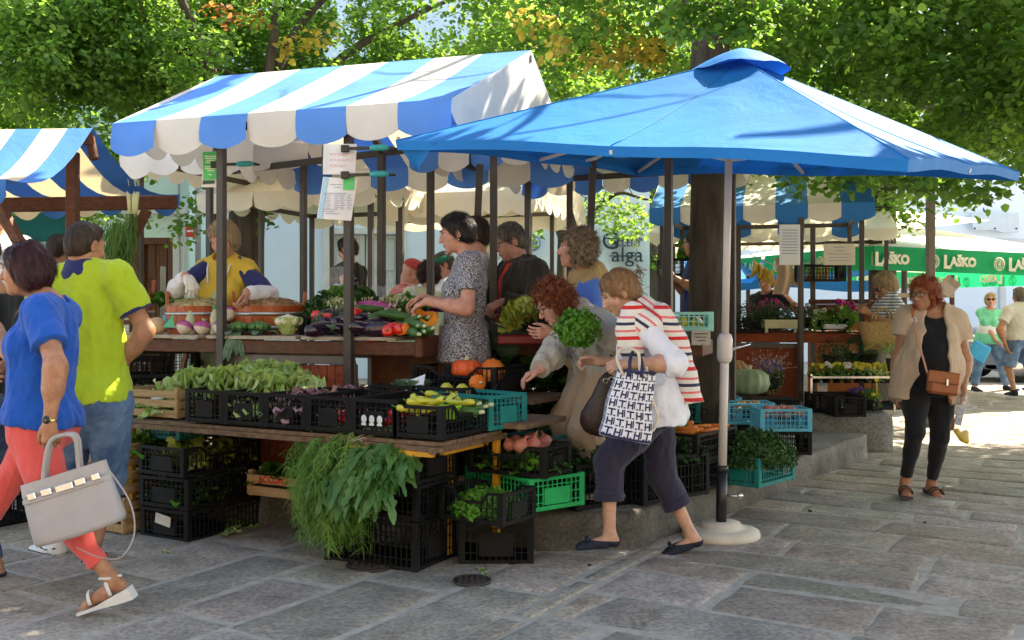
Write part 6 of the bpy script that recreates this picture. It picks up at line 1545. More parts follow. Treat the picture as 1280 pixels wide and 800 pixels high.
def main_stall():
 A=P(565,124,5.95);B=P(141,153,6.75);zE=(A.z+B.z)/2;A.z=zE;B.z=zE
 A=V(*PZ(565,5.95,zE));B=V(*PZ(141,6.75,zE))
 C=P(664,64,7.15);D=P(272,94,7.95); zr=(C.z+D.z)/2; C.z=zr;D.z=zr
 E=A+(C-A)*2; E.z=zE; E=V(A.x+(C.x-A.x)*1.75,A.y+(C.y-A.y)*2,zE); Fb=V(B.x+(D.x-B.x)*2,B.y+(D.y-B.y)*2,zE)
 o=empty('market_stall',V(-1.5,7.2,.22),0,'main vegetable stall with blue and white striped gable roof in the left centre','market stall')
 canopy(o,A,B,C,D,E,Fb,7,0,.225,[T_BLUE,T_WHITE],gab=(1,1))
 zt=zE-.05
 x1,y1=pxp(277,6.66); x2,y2=pxp(436,6.28); x3,y3=pxp(477,7.6); x4,y4=pxp(412,8.3)
 posts(o,[(x1,y1,-.35),(x2,y2,-.35),(x3,y3,-.35),(x3-1.7,y3+1.3,-.35)],.22,zt,w=.052)
 u=(B-A).normalized()
 beams(o,[(V(x2,y2,zt)-u*.35,V(x1,y1,zt)+u*.3),(V(x2,y2,zt)-u*.1,V(x3,y3,zt)),(V(x1,y1,zt),V(x3-1.7,y3+1.3,zt)),(V(x3,y3,zt)-u*.3,V(x3-1.7,y3+1.3,zt)),(C-V(0,0,.06),D-V(0,0,.06)),(V(x2,y2,zt),(C.lerp(D,.2))-V(0,0,.08)),(V(x1,y1,zt),(C.lerp(D,.8))-V(0,0,.08))])
 # counter
 K=V(-.60,6.20,1.185); ul=V(-.94,.342,0); v=V(.342,.94,0)
 L=2.6
 ang=math.atan2(ul.y,ul.x)
 def at(a,b,z): return V(K.x,K.y,0)+ul*a+v*b+V(0,0,z)
 for i,(a0,a1) in enumerate(((.12,.80),(.84,1.53),(1.60,2.55))):
  mb=MB(); mb.box(at((a0+a1)/2,-.0+.30,1.176),(a1-a0,.66,.022),rz=ang,b=.003); wb(mb,'counter_top',W_GREY,o)
 mb=MB(); mb.box(at(L/2,.02,1.115),(L,.035,.085),rz=ang,b=.004); wb(mb,'front_board',W_DK,o)
 mb=MB(); mb.box(at(-.03,.33,1.128),(.05,.70,.135),rz=ang,b=.008); wb(mb,'end_board',W_DK,o)
 mb=MB(); mb.box(at(.95,.045,1.035),(1.0,.03,.055),rz=ang,b=.003); wb(mb,'rail',STEELL,o)
 mb=MB(); n=15
 for i in range(n):
  a=.48+i*.93/n; mb.box(at(a+.02,.06,.66),(.93/n-.004,.02,.68),rz=ang,b=.003)
 wb(mb,'panel',W_RED,o)
 for a in(.46,1.43): mb=MB(); mb.box(at(a,.05,.62),(.045,.045,.78),rz=ang,b=.004); wb(mb,'panel_frame',STEELL,o)
 mb=MB(); mb.box(at(.19,.30,.66),(.54,.02,.80),rz=ang); wb(mb,'recess_shade_panel',W_DK,o)  # dark sheet added in place of the shaded recess and its faint boards
 for a in(1.75,2.2):
  mb=MB(); mb.beam(at(a,.05,1.06),at(a+.25,.05,.24),.03,.03); wb(mb,'brace',W_DK,o)
 # second shelf at the back of counter (till side)
 mb=MB(); mb.box(at(1.2,1.15,1.02),(2.3,.5,.03),rz=ang,b=.004); wb(mb,'back_shelf',STEELL,o)
 return at,ang
def clamp(px,py,d,ang,label):
 o=empty('spring_clamp',P(px,py,d),0,label,'clamp',None); mb=MB(); teal=mat('teal_plastic',(.02,.30,.30),.5,.1)
 mb.beam(V(-.13,0,.0),V(.02,0,.004),.02,.018); mb.box((-.13,0,.0),(.05,.03,.045),b=.004); mb.build('jaw',GLS,o)
 mb=MB(); mb.tube([V(.02,0,.004),V(.05,0,.006),V(.11,0,.008),V(.14,0,.006)],[.014,.020,.020,.010],10); mb.build('handle',teal,o)
 mb=MB(); mb.tube([V(.14,0,.006),V(.18,0,.0)],[.012,.006],8); mb.build('tip',GLS,o); return o
def papers():
 pap=mat('paper',(.74,.74,.76),.6,.03,6,.1,20); pnk=mat('pink_ink',(.72,.50,.58),.7,.1,20,0); gr=mat('green_print',(.02,.42,.12),.5,.25,9,0,col2=(.10,.62,.20)); bl=mat('pale_blue_print',(.35,.58,.72),.6,.05); ink=mat('grey_ink',(.30,.33,.42),.7,.05); dkg=mat('dark_green_print',(.03,.10,.06),.6,.1)
 wht=mat('white_print',(.70,.85,.62),.6,.05)
 d=6.20
 def W(x,y,dd=0): return P(x,y,d+dd)
 o=empty('price_notice',W(420,240),0,'pink handwritten sheet and printed price list in plastic sleeves clamped to the post','notice'); g=o.location
 mb=MB(); mb.grid(lambda u,v:W(403+41*u+2*v,218-38*v,-.02-.03*math.sin(u*3))-g,8,5); mb.build('sleeve',pap,o)
 mb=MB(); mb.grid(lambda u,v:W(396+43*u+8*v,273-52*v+3*u,-.035-.02*math.sin(u*3))-g,8,5); pr=mb.build('sheet',pap,o)
 mb=MB(); mb.grid(lambda u,v:W(397+5.5*u+8*v,272.6-51*v,-.040-.02*math.sin(u*.4))-g,2,5); mb.build('blue_margin',bl,pr)
 mb=MB(); mb.grid(lambda u,v:W(428.5+14*u+1*v,237.5-16*v,-.062+.012*u)-g,2,2,0); mb.build('green_stamp',gr,pr)
 mb=MB()
 def line(x0,x1,y,h=.8,m=0): mb.add([W(x0,y,-.064)-g,W(x1,y,-.064)-g,W(x1,y-h,-.064)-g,W(x0,y-h,-.064)-g],[(0,1,2,3)],m)
 for i in range(9):
  for x in(407,418,425,434): line(x,x+4.5+(i*7+x)%3,244+i*2.2+ (0)+ .0,.7)
 line(412,428,231);line(418,427,234.5);line(405,433,242);line(405,418,265);line(407,424,267.5);line(404,421,262)
 mb.build('print',ink,pr)
 mb=MB(); r=random.Random(4)
 for i,(y,n) in enumerate(((194,5),(201,6),(208,4))):
  x=412
  for k in range(n):
   w=r.uniform(2.5,5); mb.add([W(x,y,-.058)-g,W(x+w,y+r.uniform(-1,1),-.058)-g,W(x+w,y-2.6,-.058)-g,W(x+.6,y-2.2,-.058)-g],[(0,1,2,3)]); x+=w+1.3
 mb.build('handwriting',pnk,o)
 mb=MB(); mb.beam(W(403,181,-.05)-g,W(403,218,-.05)-g,.006,.012); mb.build('binder_edge',GLS,o)
 clamp(458,186,6.12,0,'upper teal handled spring clamp holding the pink sheet on the post'); clamp(458,219,6.12,0,'lower teal handled spring clamp above the green stamp of price list')
 d2=6.9
 def W2(x,y,dd=0): return P(x,y,d2+dd)
 o=empty('green_leaflet',W2(264,210),0,'green printed leaflet clamped to the left front post of main stall','notice'); g=o.location
 mb=MB(); mb.add([W2(253,190)-g,W2(274,189)-g,W2(274.5,234)-g,W2(252,234)-g],[(0,1,2,3)]); mb.build('backing',pap,o)
 mb=MB(); mb.add([W2(253.3,190,-.004)-g,W2(273.6,189.4,-.004)-g,W2(274,224,-.004)-g,W2(254,225,-.004)-g],[(0,1,2,3)]); sh=mb.build('leaflet',gr,o)
 mb=MB()
 for (x0,x1,y) in((256,272,196),(256,272,198.5),(258,268,201),(257,266,203.5),(256,269,209),(256,271,211.5),(259,268,214),(261,265,219)): mb.add([W2(x0,y,-.008)-g,W2(x1,y,-.008)-g,W2(x1,y-1.3,-.008)-g,W2(x0,y-1.3,-.008)-g],[(0,1,2,3)])
 mb.build('print',wht,sh)
 mb=MB(); mb.add([W2(253,230.5,-.006)-g,W2(268,229.5,-.006)-g,W2(268.5,225.2,-.006)-g,W2(253.3,225.5,-.006)-g],[(0,1,2,3)]); mb.build('footer',dkg,sh)
 clamp(292,206,6.86,0,'teal handled spring clamp holding the green leaflet')
def generic_stall(label,px0,px1,d0,d1,eave,ridgepx,rise,depth,n,first,mats,h=.22,zpost=.2,gab=(1,1),gmat=1,npost=None,counter=None,skew=None,sw=.05,gstripe=False,postm=STEEL):
 """front eave from (px0,d0) to (px1,d1) at picture height eave(px at px0)"""
 z=CZ-(eave-HY)/F*d0
 B=PZ(px0,d0,z);A=PZ(px1,d1,z); u=(A-B).normalized(); v=V(-u.y,u.x,0); v=v if v.y>0 else -v
 E=A+v*depth;Fb=B+v*depth; C=A+v*depth/2+V(0,0,rise); D=B+v*depth/2+V(0,0,rise)
 o=empty('market_stall',(A+B)/2*1+v*depth/2,0,label,'market stall'); o.location.z=zpost
 canopy(o,A,B,C,D,E,Fb,n,first,h,mats,gab=gab,gmat=gmat)
 zt=z-.05; i=.12
 cs=[A-u*i+v*i,B+u*i+v*i,E-u*i-v*i,Fb+u*i-v*i]
 a=math.atan2(u.y,u.x)
 posts(o,[(c.x,c.y,a) for c in cs],zpost,zt,w=sw,m=postm)
 for c in cs: c.z=zt
 beams(o,[(cs[0],cs[1]),(cs[2],cs[3]),(cs[0],cs[2]),(cs[1],cs[3]),(C-V(0,0,.05),D-V(0,0,.05))],m=postm)
 return o,A,B,E,Fb,u,v,a,z
def left_awning():
 # weathered striped awning on brown timber frame at the left edge
 d=7.3
 o=empty('market_stall',P(90,400,d),0,'left stall with weathered blue and sand striped awning on a dark timber frame','market stall')
 rR=P(116,160,6.9); rL=P(-160,164,6.2)           # ridge
 fR=P(4,222,5.6); fR=P(8,224,5.9); fL=P(-320,224,5.0)
 bR=P(224,243,8.0); bL=P(-60,250,7.4)
 mb=MB(); n=8;k=8
 for (p0,p1) in((fR,fL),(bR,bL)):
  for i in range(n):
   vs=[]
   for u in range(5):
    t=(i+u/4)/n
    for w_ in range(k+1):
     w=w_/k; p=rR.lerp(rL,t).lerp(p0.lerp(p1,t),w)-V(0,0,.16*math.sin(math.pi*w)); vs.append(p)
   mb.add(vs,[(u*(k+1)+v,u*(k+1)+v+1,(u+1)*(k+1)+v+1,(u+1)*(k+1)+v) for u in range(4) for v in range(k)],i%2,True)
 wb(mb,'canopy',[T_NAVY,T_SAND],o)
 mb=MB(); valance(mb,bR,bL,8,.17,0,V(0,1,0),seed=5,depth=.8); wb(mb,'valance',[T_NAVY,T_SAND],o)
 mb=MB(); valance(mb,fR,fL,8,.17,0,V(0,-1,0),seed=6,depth=.8); wb(mb,'valance',[T_NAVY,T_SAND],o)
 for nm,a,b,w in(('post',P(91,190,6.85),PZ(91,6.85,.1),.085),('crossbeam',P(-40,257,6.95),P(221,253,7.6),.10),('rafter',P(112,170,6.9),P(118,200,6.9),.06),('brace',P(184,262,7.3),P(140,350,7.25),.07),('brace',P(-6,250,6.4),P(28,310,6.35),.07),('post',PZ(-70,6.4,2.3),PZ(-70,6.4,.0),.09),('post',PZ(168,8.3,2.2),PZ(168,8.3,.2),.08)):
  mb=MB(); mb.beam(a,b,w*.8,w,bev=.006); wb(mb,nm,W_DK,o)
 mb=MB(); mb.beam(rR-V(0,0,.075),rL-V(0,0,.075),.06,.08); wb(mb,'ridge_beam',W_DK,o)
 # bunch of leeks hung at the corner beam
 b=P(166,250,7.15); o2=empty('leek_bunch',b,0,'bunch of leeks and fronds hanging from the corner beam of left awning','vegetables')
 gm=mat('leek_green',(.05,.16,.03),.6,.3,6,.1,60,col2=(.16,.33,.08),trans=.15); wm=mat('leek_white',(.55,.60,.35),.6,.15,8,.1,60)
 r=random.Random(2)
 for i in range(5):
  mb=MB(); x=r.uniform(-.04,.04); mb.tube([V(x,r.uniform(-.02,.02),.06),V(x*.8,0,.02),V(x*.6,0,-.10)],[.004,.016,.012],8,mi=0)
  mb.tube([V(x+.01*math.cos(k),.01*math.sin(k),.10+.02*k%3*.01) for k in range(2)]+[V(x,0,.15)],.002,4)
  mb.build('leek_stem',wm,o2)
 mb=MB()
 for i in range(15):
  x=r.gauss(0,.018); L=r.uniform(.25,.62); dx=r.gauss(0,.05)-.01
  ribbon(mb,[V(x,r.gauss(0,.02),-.1),V(x+dx*.5,r.gauss(0,.03),-.1-L*.5),V(x+dx,r.gauss(0,.04),-.1-L)],.010,.002)
 mb.build('leaves',gm,o2)
 mb=MB()
 for i in range(1500):
  a=V(-.10+r.gauss(0,.045),r.gauss(0,.04),-.15-r.random()*.45); b_=a+V(r.gauss(-.02,.03),r.gauss(0,.02),-.12); ribbon(mb,[a,b_],.003,.001)
 mb.build('fronds',gm,o2)
def ribbon(mb,pts,w0,w1,mi=0,fold=.3,side=None):
 pts=[Vector(p) for p in pts]; k=len(pts); vs=[]
 s=Vector(side) if side is not None else V(rnd.gauss(0,1),rnd.gauss(0,1),rnd.gauss(0,.3))
 for i,p in enumerate(pts):
  t=(pts[min(i+1,k-1)]-pts[max(i-1,0)]).normalized(); q=(s-t*s.dot(t)); q=q.normalized() if q.length>1e-5 else t.orthogonal().normalized(); n=t.cross(q); w=w0+(w1-w0)*i/(k-1)
  vs+=[p-q*w+n*w*fold,p,p+q*w+n*w*fold]
 fs=[]
 for i in range(k-1): fs+=[(i*3,i*3+1,(i+1)*3+1,(i+1)*3),(i*3+1,i*3+2,(i+1)*3+2,(i+1)*3+1)]
 mb.add(vs,fs,mi,True)
def parasol():
 c=V((908-640)/F*6.0,6.0,0); base=V((901-640)/F*5.98,5.98,0)
 L=P(492,176,5.62);Fc=P(1136,199,3.98);Rr=P(1275,216,6.15); 
 Lc=V(-.66,5.66,P(492,176,5.66).z); Fc=V((1136-640)/F*3.98,3.98,P(1136,199,3.98).z); Rr=V((1275-640)/F*6.1,6.1,P(1275,216,6.1).z); Bc=V(.98,7.85,2.46)
 ap=P(926,74,5.95)
 o=empty('parasol',base,0,'large square blue market parasol on white pole with round concrete foot','parasol')
 fab=tarp('bright_blue_canvas',(.005,.185,.55),.10,(.0,.05,.35))
 mb=MB(); cor=[Lc,Fc,Rr,Bc]; k=12;m=12
 def surf(a,b,t,w):
  rim=a.lerp(b,t); mid=(a+b)/2
  rim=rim+(ap-rim)*.02*math.sin(math.pi*t)
  p=ap.lerp(rim,w); 
  return p-V(0,0,.035*math.sin(math.pi*w)*math.sin(math.pi*t)-.010*math.sin(t*21)*w*(1-w)*2-.016*math.sin(2*math.pi*t)**2*w*w)
 for i in range(4):
  a,b=cor[i],cor[(i+1)%4]
  mb.grid(lambda u,v:surf(a,b,u,.0+v*1.0),k,m)
 wb(mb,'canopy',fab,o)
 # hem strip
 mb=MB()
 for i in range(4):
  a,b=cor[i],cor[(i+1)%4]
  mb.grid(lambda u,v:surf(a,b,u,1)-V(0,0,.055*v)+(ap-surf(a,b,u,1)).normalized()*(.012*v),k,2)
 wb(mb,'hem',fab,o)
 mb=MB()
 for i in range(4):
  a,b=cor[i],cor[(i+1)%4]
  for t in(0,.5): mb.tube([surf(a,b,t,w/12)+V(0,0,.002) for w in range(1,13)],.0035,5)
 wb(mb,'seam',fab,o)
 # corner pocket hanging on the left
 mb=MB(); a=Lc; mb.grid(lambda u,v:(Lc.lerp(Lc+(Fc-Lc).normalized()*.30,u)).lerp(P(521,214,5.70),v)+V(0,.02*math.sin(u*3),0),4,4); wb(mb,'corner_flap',fab,o)
 # vent cap
 mb=MB(); n=28; vs=[];rings=7
 for j in range(rings):
  w=j/(rings-1)
  for i in range(n):
   a=2*math.pi*i/n; rr=(.02+.27*w)*(1+.05*math.cos(4*a+.6)*w+.03*math.sin(7*a)*w); z=.05*(1-w**2.4)+.010*math.sin(6*a+1)*w*w
   vs.append(ap+V(rr*math.cos(a)*.98,rr*math.sin(a),z-.085*w+.012))
 fs=[(j*n+i,j*n+(i+1)%n,(j+1)*n+(i+1)%n,(j+1)*n+i) for j in range(rings-1) for i in range(n)]+[tuple(range(n-1,-1,-1))]
 mb.add(vs,fs,0,True); wb(mb,'vent_cap',fab,o)
 alu=mat('white_lacquered_pole',(.60,.57,.54),.4,.05,10,.05,60,spec=.5); blk=mat('black_plastic',(.012,.012,.013),.35,.1,10,.05,60,spec=.5); ws=mat('cast_foot',(.60,.56,.46),.75,.12,6,.3,60)
 top=P(912,150,5.98)
 mid=base.lerp(top,.50)
 z=lambda h: base+(top-base)*(h/(top.z))
 mb=MB(); mb.tube([z(.42),z(1.2)],.026,20); mb.tube([z(1.2),z(2.3)],.022,20); wb(mb,'pole',alu,o)
 mb=MB(); mb.tube([z(1.04),z(1.055),z(1.08),z(1.18),z(1.21),z(1.22)],[.027,.040,.046,.046,.038,.024],20); wb(mb,'joint_collar',alu,o)
 mb=MB(); mb.tube([z(1.12)+V(.04,0,0),z(1.155)+V(.15,-.02,.0)],[.012,.006],8); wb(mb,'crank_handle',SILV,o)
 mb=MB(); mb.tube([z(.05),z(.40)],.032,20); mb.tube([z(.39),z(.43)],.036,20); wb(mb,'socket',blk,o)
 mb=MB(); mb.tube([z(.25)+V(.03,-.01,0),z(.25)+V(.10,-.03,0)],.006,8); mb.ell(z(.25)+V(.105,-.03,0),(.018,.010,.018)); wb(mb,'clamp_screw',SILV,o)
 mb=MB(); mb.lathe([(.0001,.0),(.225,.0),(.232,.02),(.225,.045),(.17,.058),(.12,.062),(.115,.09),(.05,.095),(.0001,.095)],base,40); wb(mb,'foot',ws,o)
 for cc in cor+[(cor[i]+cor[(i+1)%4])/2 for i in range(4)]:
  mb=MB(); q=cc.lerp(ap,.02)-V(0,0,.03); mb.beam(ap-V(0,0,.12),ap.lerp(cc,.5)-V(0,0,.14),.015,.02); mb.beam(ap.lerp(cc,.5)-V(0,0,.14),q-V(0,0,.0),.015,.02); wb(mb,'rib',alu,o)
  mb=MB(); mb.beam(z(2.25),ap.lerp(cc,.5)-V(0,0,.15),.012,.015); wb(mb,'strut',alu,o)
def green_parasol():
 d=14.3
 c=P(1150,400,d+1.6); o=empty('parasol',V(c.x,c.y,0),0,'big green and cream cafe parasol lettered Lasko behind the steel post','parasol')
 gr=tarp('green_canvas',(.0,.22,.085),.28,(.0,.75,.28)); cr=tarp('cream_canvas',(.72,.74,.66),.25,(.7,.7,.6)); lt=mat('cream_print',(.72,.70,.58),.6,.03,20,0,trans=.3,tcol=(.9,.9,.8))
 z=CZ-(318-HY)/F*d
 A=V(4.82,13.3,2.21); B=V(9.95,14.97,2.10)
 u=(B-A).normalized(); v=V(-u.y,u.x,0); L=(B-A).length
 Cc=B+v*L;Dd=A+v*L; ap=(A+Cc)/2; apx=P(1155,290,ap.y); zt=CZ+(HY-282)/F*ap.y; apex=V(ap.x,ap.y,zt)
 mb=MB()
 for a,b in((A,B),(B,Cc),(Cc,Dd),(Dd,A)): mb.grid(lambda s,t:(apex.lerp(a.lerp(b,s),.16+.84*t))-V(0,0,.05*math.sin(math.pi*t)),8,6)
 wb(mb,'canopy',cr,o)
 mb=MB()
 for a,b in((A,B),(B,Cc),(Cc,Dd),(Dd,A)): mb.grid(lambda s,t:(apex+V(0,0,.26)).lerp((a.lerp(b,s)+V(0,0,.26)),.02+.32*t),6,3)
 wb(mb,'top_vent',cr,o)
 H=.32
 for a,b in((A,B),(B,Cc),(Cc,Dd),(Dd,A)):
  for s0,s1 in((0,.49),(.51,1)):
   mb=MB(); n_=(a-b).cross(V(0,0,1)).normalized(); mb.grid(lambda s,t:a.lerp(b,s0+(s1-s0)*s)-V(0,0,H*t)+n_*(.03*math.sin((s+s0)*9)*t),10,3); vo=wb(mb,'valance',gr,o)
   for q,s in [(0,.044+.206*kk) for kk in range(5)]+[(1,.171+.206*kk) for kk in range(5)]:
    if not(s0<s<s1-.02): continue
    p=a.lerp(b,s)-V(0,0,H*.55); x=(b-a).normalized(); nn=x.cross(V(0,0,1))*1
    M=frame(p+nn*.045,x); M2=frame(p,x)
    if q<.5:
     for sgn in(1,-1):
      M=frame(p+nn*.04*1,x)
      if sgn<0: M=frame(p-nn*.04,x)
      t1=text('lettering','L',lt,.24,M@Matrix.Translation((-.20,-.01,0)),None,.002,bold=.012); hang(t1,o)
      t2=text('lettering','AŠKO',lt,.165,M@Matrix.Translation((.075,.0,0)),None,.002,bold=.010); hang(t2,o)
    else:
     mb=MB(); mb.tube([M.to_translation()+x*.085*math.cos(t)+V(0,0,.085*math.sin(t)) for t in [i*math.pi/10 for i in range(21)]],.010,6); mb.tube([M.to_translation()+x*.055*math.cos(t)+V(0,0,.055*math.sin(t)) for t in [i*math.pi/8 for i in range(17)]],.007,6); mb.box(M.to_translation(),(.03,.02,.06)); wb(mb,'emblem',lt,o)
 mb=MB(); mb.tube([V(ap.x,ap.y,0),V(ap.x,ap.y,zt)],.05,12); wb(mb,'pole',STEEL,o); mb=MB(); mb.lathe([(.0001,0),(.4,0),(.38,.12),(.06,.16),(.0001,.16)],V(ap.x,ap.y,0),20); wb(mb,'foot',CONC,o)
def stalls():
 at,ang=main_stall(); papers(); left_awning(); parasol(); green_parasol()
 WB=[T_BLUE,T_WHITE]; WC=[T_BLUE2,T_CREAM]
 # stall hidden behind the parasol: only its valances and posts show
 o,A,B,E,Fb,u,v,a,z=generic_stall('stall with blue and white scalloped valance right of centre under the parasol',512,850,7.9,6.9,186,0,.10,2.0,8,1,WB,h=.20)
 for (px,dd,zt) in((617,6.9,2.5),(590,7.5,2.45),(712,8.4,2.5),(733,7.3,2.5),(828,7.9,2.4)):
  x,y=pxp(px,dd); mb=MB(); lean=.06 if px in(590,) else(.05 if px in(733,828) else 0); mb.beam(V(x-lean*.6,y,.22),V(x+lean,y,zt),.052,.052,bev=.004); wb(mb,'post',STEEL,o)
 # counters of that stall: cream boards end at px 885
 mb=MB(); p0=PZ(828,7.0,0);p1=PZ(885,6.85,0); mb.beam(V(p0.x-.3,p0.y+.05,1.10),V(p1.x,p1.y,1.10),.5,.10,bev=.005); wb(mb,'counter_board',W_DK,o)
 mb=MB(); mb.beam(PZ(655,6.9,1.10),PZ(705,6.75,1.10),.4,.09,bev=.005); wb(mb,'counter_board',W_DK,o)
 o2=empty('price_board',P(876,422,6.55),0,'small weathered price card fixed to the counter end beside the trunk','sign'); mb=MB(); mb.box((0,0,0),(.125,.012,.10),b=.003); mb.build('card',mat('stained_card',(.42,.40,.34),.8,.2,20,.2,50),o2); mb=MB()
 for i in range(3): mb.box((-.0,-.008,.025-.022*i),(.09-.02*i,.003,.006))
 mb.build('writing',GLS,o2)
 generic_stall('white scalloped stall roof behind the left end of main stall',150,386,8.9,8.3,192,0,.5,2.2,6,1,[T_WHITE,T_WHITE],h=.22)
 generic_stall('cream roofed stall in the second row behind the vendor post',246,470,10.4,9.7,243,0,.5,2.2,6,1,[T_CREAM,T_CREAM],h=.20)
 generic_stall('long cream roofed stall in the middle distance with striped right gable',480,672,10.9,10.4,225+18,0,.62,2.3,6,1,[T_CREAM,T_CREAM],h=.28,gab=(2,1),gmat=1)
 generic_stall('rear cream roofed stall before the pale shutters',400,700,13.2,12.6,256,0,.5,2.2,7,1,[T_CREAM,T_CREAM],h=.20,gab=(2,1))
 # flower stall right
 o,A,B,E,Fb,u,v,a,z=generic_stall('flower and fruit stall with blue and cream striped roof behind the trunk',812,1094,10.6,10.0,268-8,0,.52,2.3,7,0,WC,h=.19,gab=(1,1))
 generic_stall('plain cream roofed stall behind the flower stall',812,1122,13.2,12.4,291,0,.3,2.0,8,1,[T_CREAM,T_CREAM],h=.16,gab=(2,2))
 # counter of flower stall
 o=empty('flower_counter',PZ(1000,9.9,.2),0,'long red boarded counter of the flower stall with open timber shelf','counter')
 u_=V(.995,-.08,0)
 def Q(px,dd,z): return PZ(px,dd,z)
 mb=MB(); mb.beam(Q(915,10.95,1.12),Q(1072,10.6,1.12),.62,.03); wb(mb,'counter_top',W_DK,o)
 mb=MB(); mb.beam(Q(915,10.63,1.065),Q(1074,10.28,1.065),.04,.10,bev=.005); wb(mb,'front_board',W_RED,o)
 mb=MB(); mb.beam(Q(915,10.66,.98),Q(1004,10.45,.98),.03,.05); mb.beam(Q(915,10.66,.27),Q(1004,10.45,.27),.03,.04); wb(mb,'rail',STEELL,o)
 mb=MB()
 for i in range(34):
  p=Q(916,10.68,.62).lerp(Q(1002,10.48,.62),i/33); mb.box(p,(.026,.02,.70),b=.002)
 wb(mb,'panel',W_RED,o)
 mb=MB(); mb.box(Q(1000,10.40,.66),(.05,.05,1.0),b=.004); wb(mb,'leg',STEELL,o)
 posts(o,[(*pxp(1001,10.2),0),(*pxp(1016,11.5),0),(*pxp(923,11.2),0)],.2,2.3,w=.05)
 # dark counters behind
 mb=MB(); mb.beam(Q(1015,11.6,1.45),Q(1122,11.2,1.45),.5,.05); mb.beam(Q(1015,11.35,1.36),Q(1122,10.95,1.36),.05,.12); wb(mb,'upper_shelf',W_DK,o)
 mb=MB(); mb.beam(Q(1010,11.7,.85),Q(1115,11.3,.85),.04,1.1); wb(mb,'back_panel',W_OR,o)
 mb=MB(); mb.beam(Q(795,11.4,.75),Q(880,11.3,.75),.04,1.0); mb.beam(Q(795,11.2,1.27),Q(880,11.1,1.27),.4,.04); wb(mb,'side_counter',W_OR,o)
 # pole of the street sign in front of green parasol
 o=empty('steel_post',PZ(1163,11.6,0),0,'tall square steel post rising in front of the green cafe parasol','post'); mb=MB(); mb.box((0,0,2.0),(.085,.085,4.0),b=.006); mb.build('post',STEELL,o); mb=MB(); mb.box((0,0,.01),(.2,.2,.02),b=.005); mb.build('base_plate',STEELL,o)
 # notices hanging at flower stall
 o=empty('hanging_notice',P(987,306,9.6),0,'white plastic covered notice hanging in the front of flower stall','notice'); mb=MB(); mb.box((0,0,0),(.20,.012,.39),b=.004); mb.build('sheet',MATS['paper'],o); mb=MB()
 for i in range(9): mb.box((0,-.009,.14-i*.028),(.15,.002,.008))
 mb.build('print',MATS['grey_ink'],o)
 o=empty('hanging_notice',P(1049,318,9.8),0,'cream handwritten card hanging at the right end of flower stall','notice'); mb=MB(); mb.box((0,0,0),(.31,.01,.21),b=.003); mb.build('card',mat('cream_card',(.60,.55,.42),.7,.05),o); mb=MB()
 for i,w in enumerate((.12,.09,.24,.2,.22)): mb.box((0,-.008,.07-i*.033),(w,.002,.007))
 mb.build('writing',MATS['grey_ink'],o)
 o=empty('paper_bags',P(978,345,11.0),0,'bunch of brown paper bags hanging under the white notice','paper bags'); mb=MB(); mb.grid(lambda s,t:V(-.09+.18*s+.03*math.sin(t*4),.02*math.sin(s*9),.2-.4*t),8,6); mb.build('bags',mat('kraft_paper',(.42,.30,.18),.8,.1),o)
 # wooden slatted board of trinkets right of orange woman
 o=empty('slatted_display',PZ(1150,11.2,.0),0,'slatted wooden display with cards behind the orange haired woman','display rack')
 for i in range(5):
  mb=MB(); mb.beam(V(-.5,0,1.0+i*.13),V(.38,0,1.0+i*.13),.02,.05); mb.build('slat',W_GREY,o)
 for x in(-.5,.38):
  mb=MB(); mb.beam(V(x,.05,.0),V(x,.05,1.75),.04,.04); mb.build('leg',W_DK,o)
 mb=MB(); mb.box((.30,-.05,1.62),(.18,.02,.20),rot=Matrix.Rotation(R(38),3,'Y')@Matrix.Rotation(R(15),3,'X')); mb.build('card',mat('kraft_card',(.48,.42,.36),.8,.05),o); mb=MB(); mb.box((.33,-.075,1.67),(.17,.012,.07),rot=Matrix.Rotation(R(38),3,'Y')@Matrix.Rotation(R(15),3,'X')); mb.build('picture',mat('card_picture',(.10,.20,.35),.5,.5,12,0,col2=(.6,.35,.15)),o)
 # blue tarpaulin behind banana stall
 o=empty('market_stall',PZ(960,15,.2),0,'plain blue tarpaulin roof low behind the banana stall','market stall')
 mb=MB(); mb.grid(lambda s,t:P(850+250*s,318+30*t+6*math.sin(s*4),15.5+ (1-t)*1.2),12,4); wb(mb,'canopy',tarp('plain_blue_tarp',(.02,.22,.62),.25,(.0,.15,.6)),o); mb=MB(); mb.grid(lambda s,t:P(850+250*s,348+14*t+3*math.sin(s*9),15.5),12,2); wb(mb,'valance',MATS['plain_blue_tarp'],o); posts(o,[(*pxp(935,15.7),0),(*pxp(1090,15.7),0)],.2,1.9)
 # dark green tarpaulin at far left behind awning
 o=empty('market_stall',PZ(40,12,.2),0,'dark green shade net stall with steel poles at the far left','market stall')
 mb=MB(); mb.grid(lambda s,t:P(-60+150*s,268+36*t+3*math.sin(s*5),11.5-(t)*.8),12,4); wb(mb,'canopy',tarp('dark_green_net',(.01,.09,.08),.2,(.0,.25,.2)),o); posts(o,[(*pxp(42,10.8),0),(*pxp(-40,10.8),0),(*pxp(95,11.6),0)],.1,2.0,m=SILV,w=.06)
 mb=MB(); mb.beam(P(-60,326,10.9),P(170,322,11.1),.04,.04); wb(mb,'rail',SILV,o)
 return at,ang
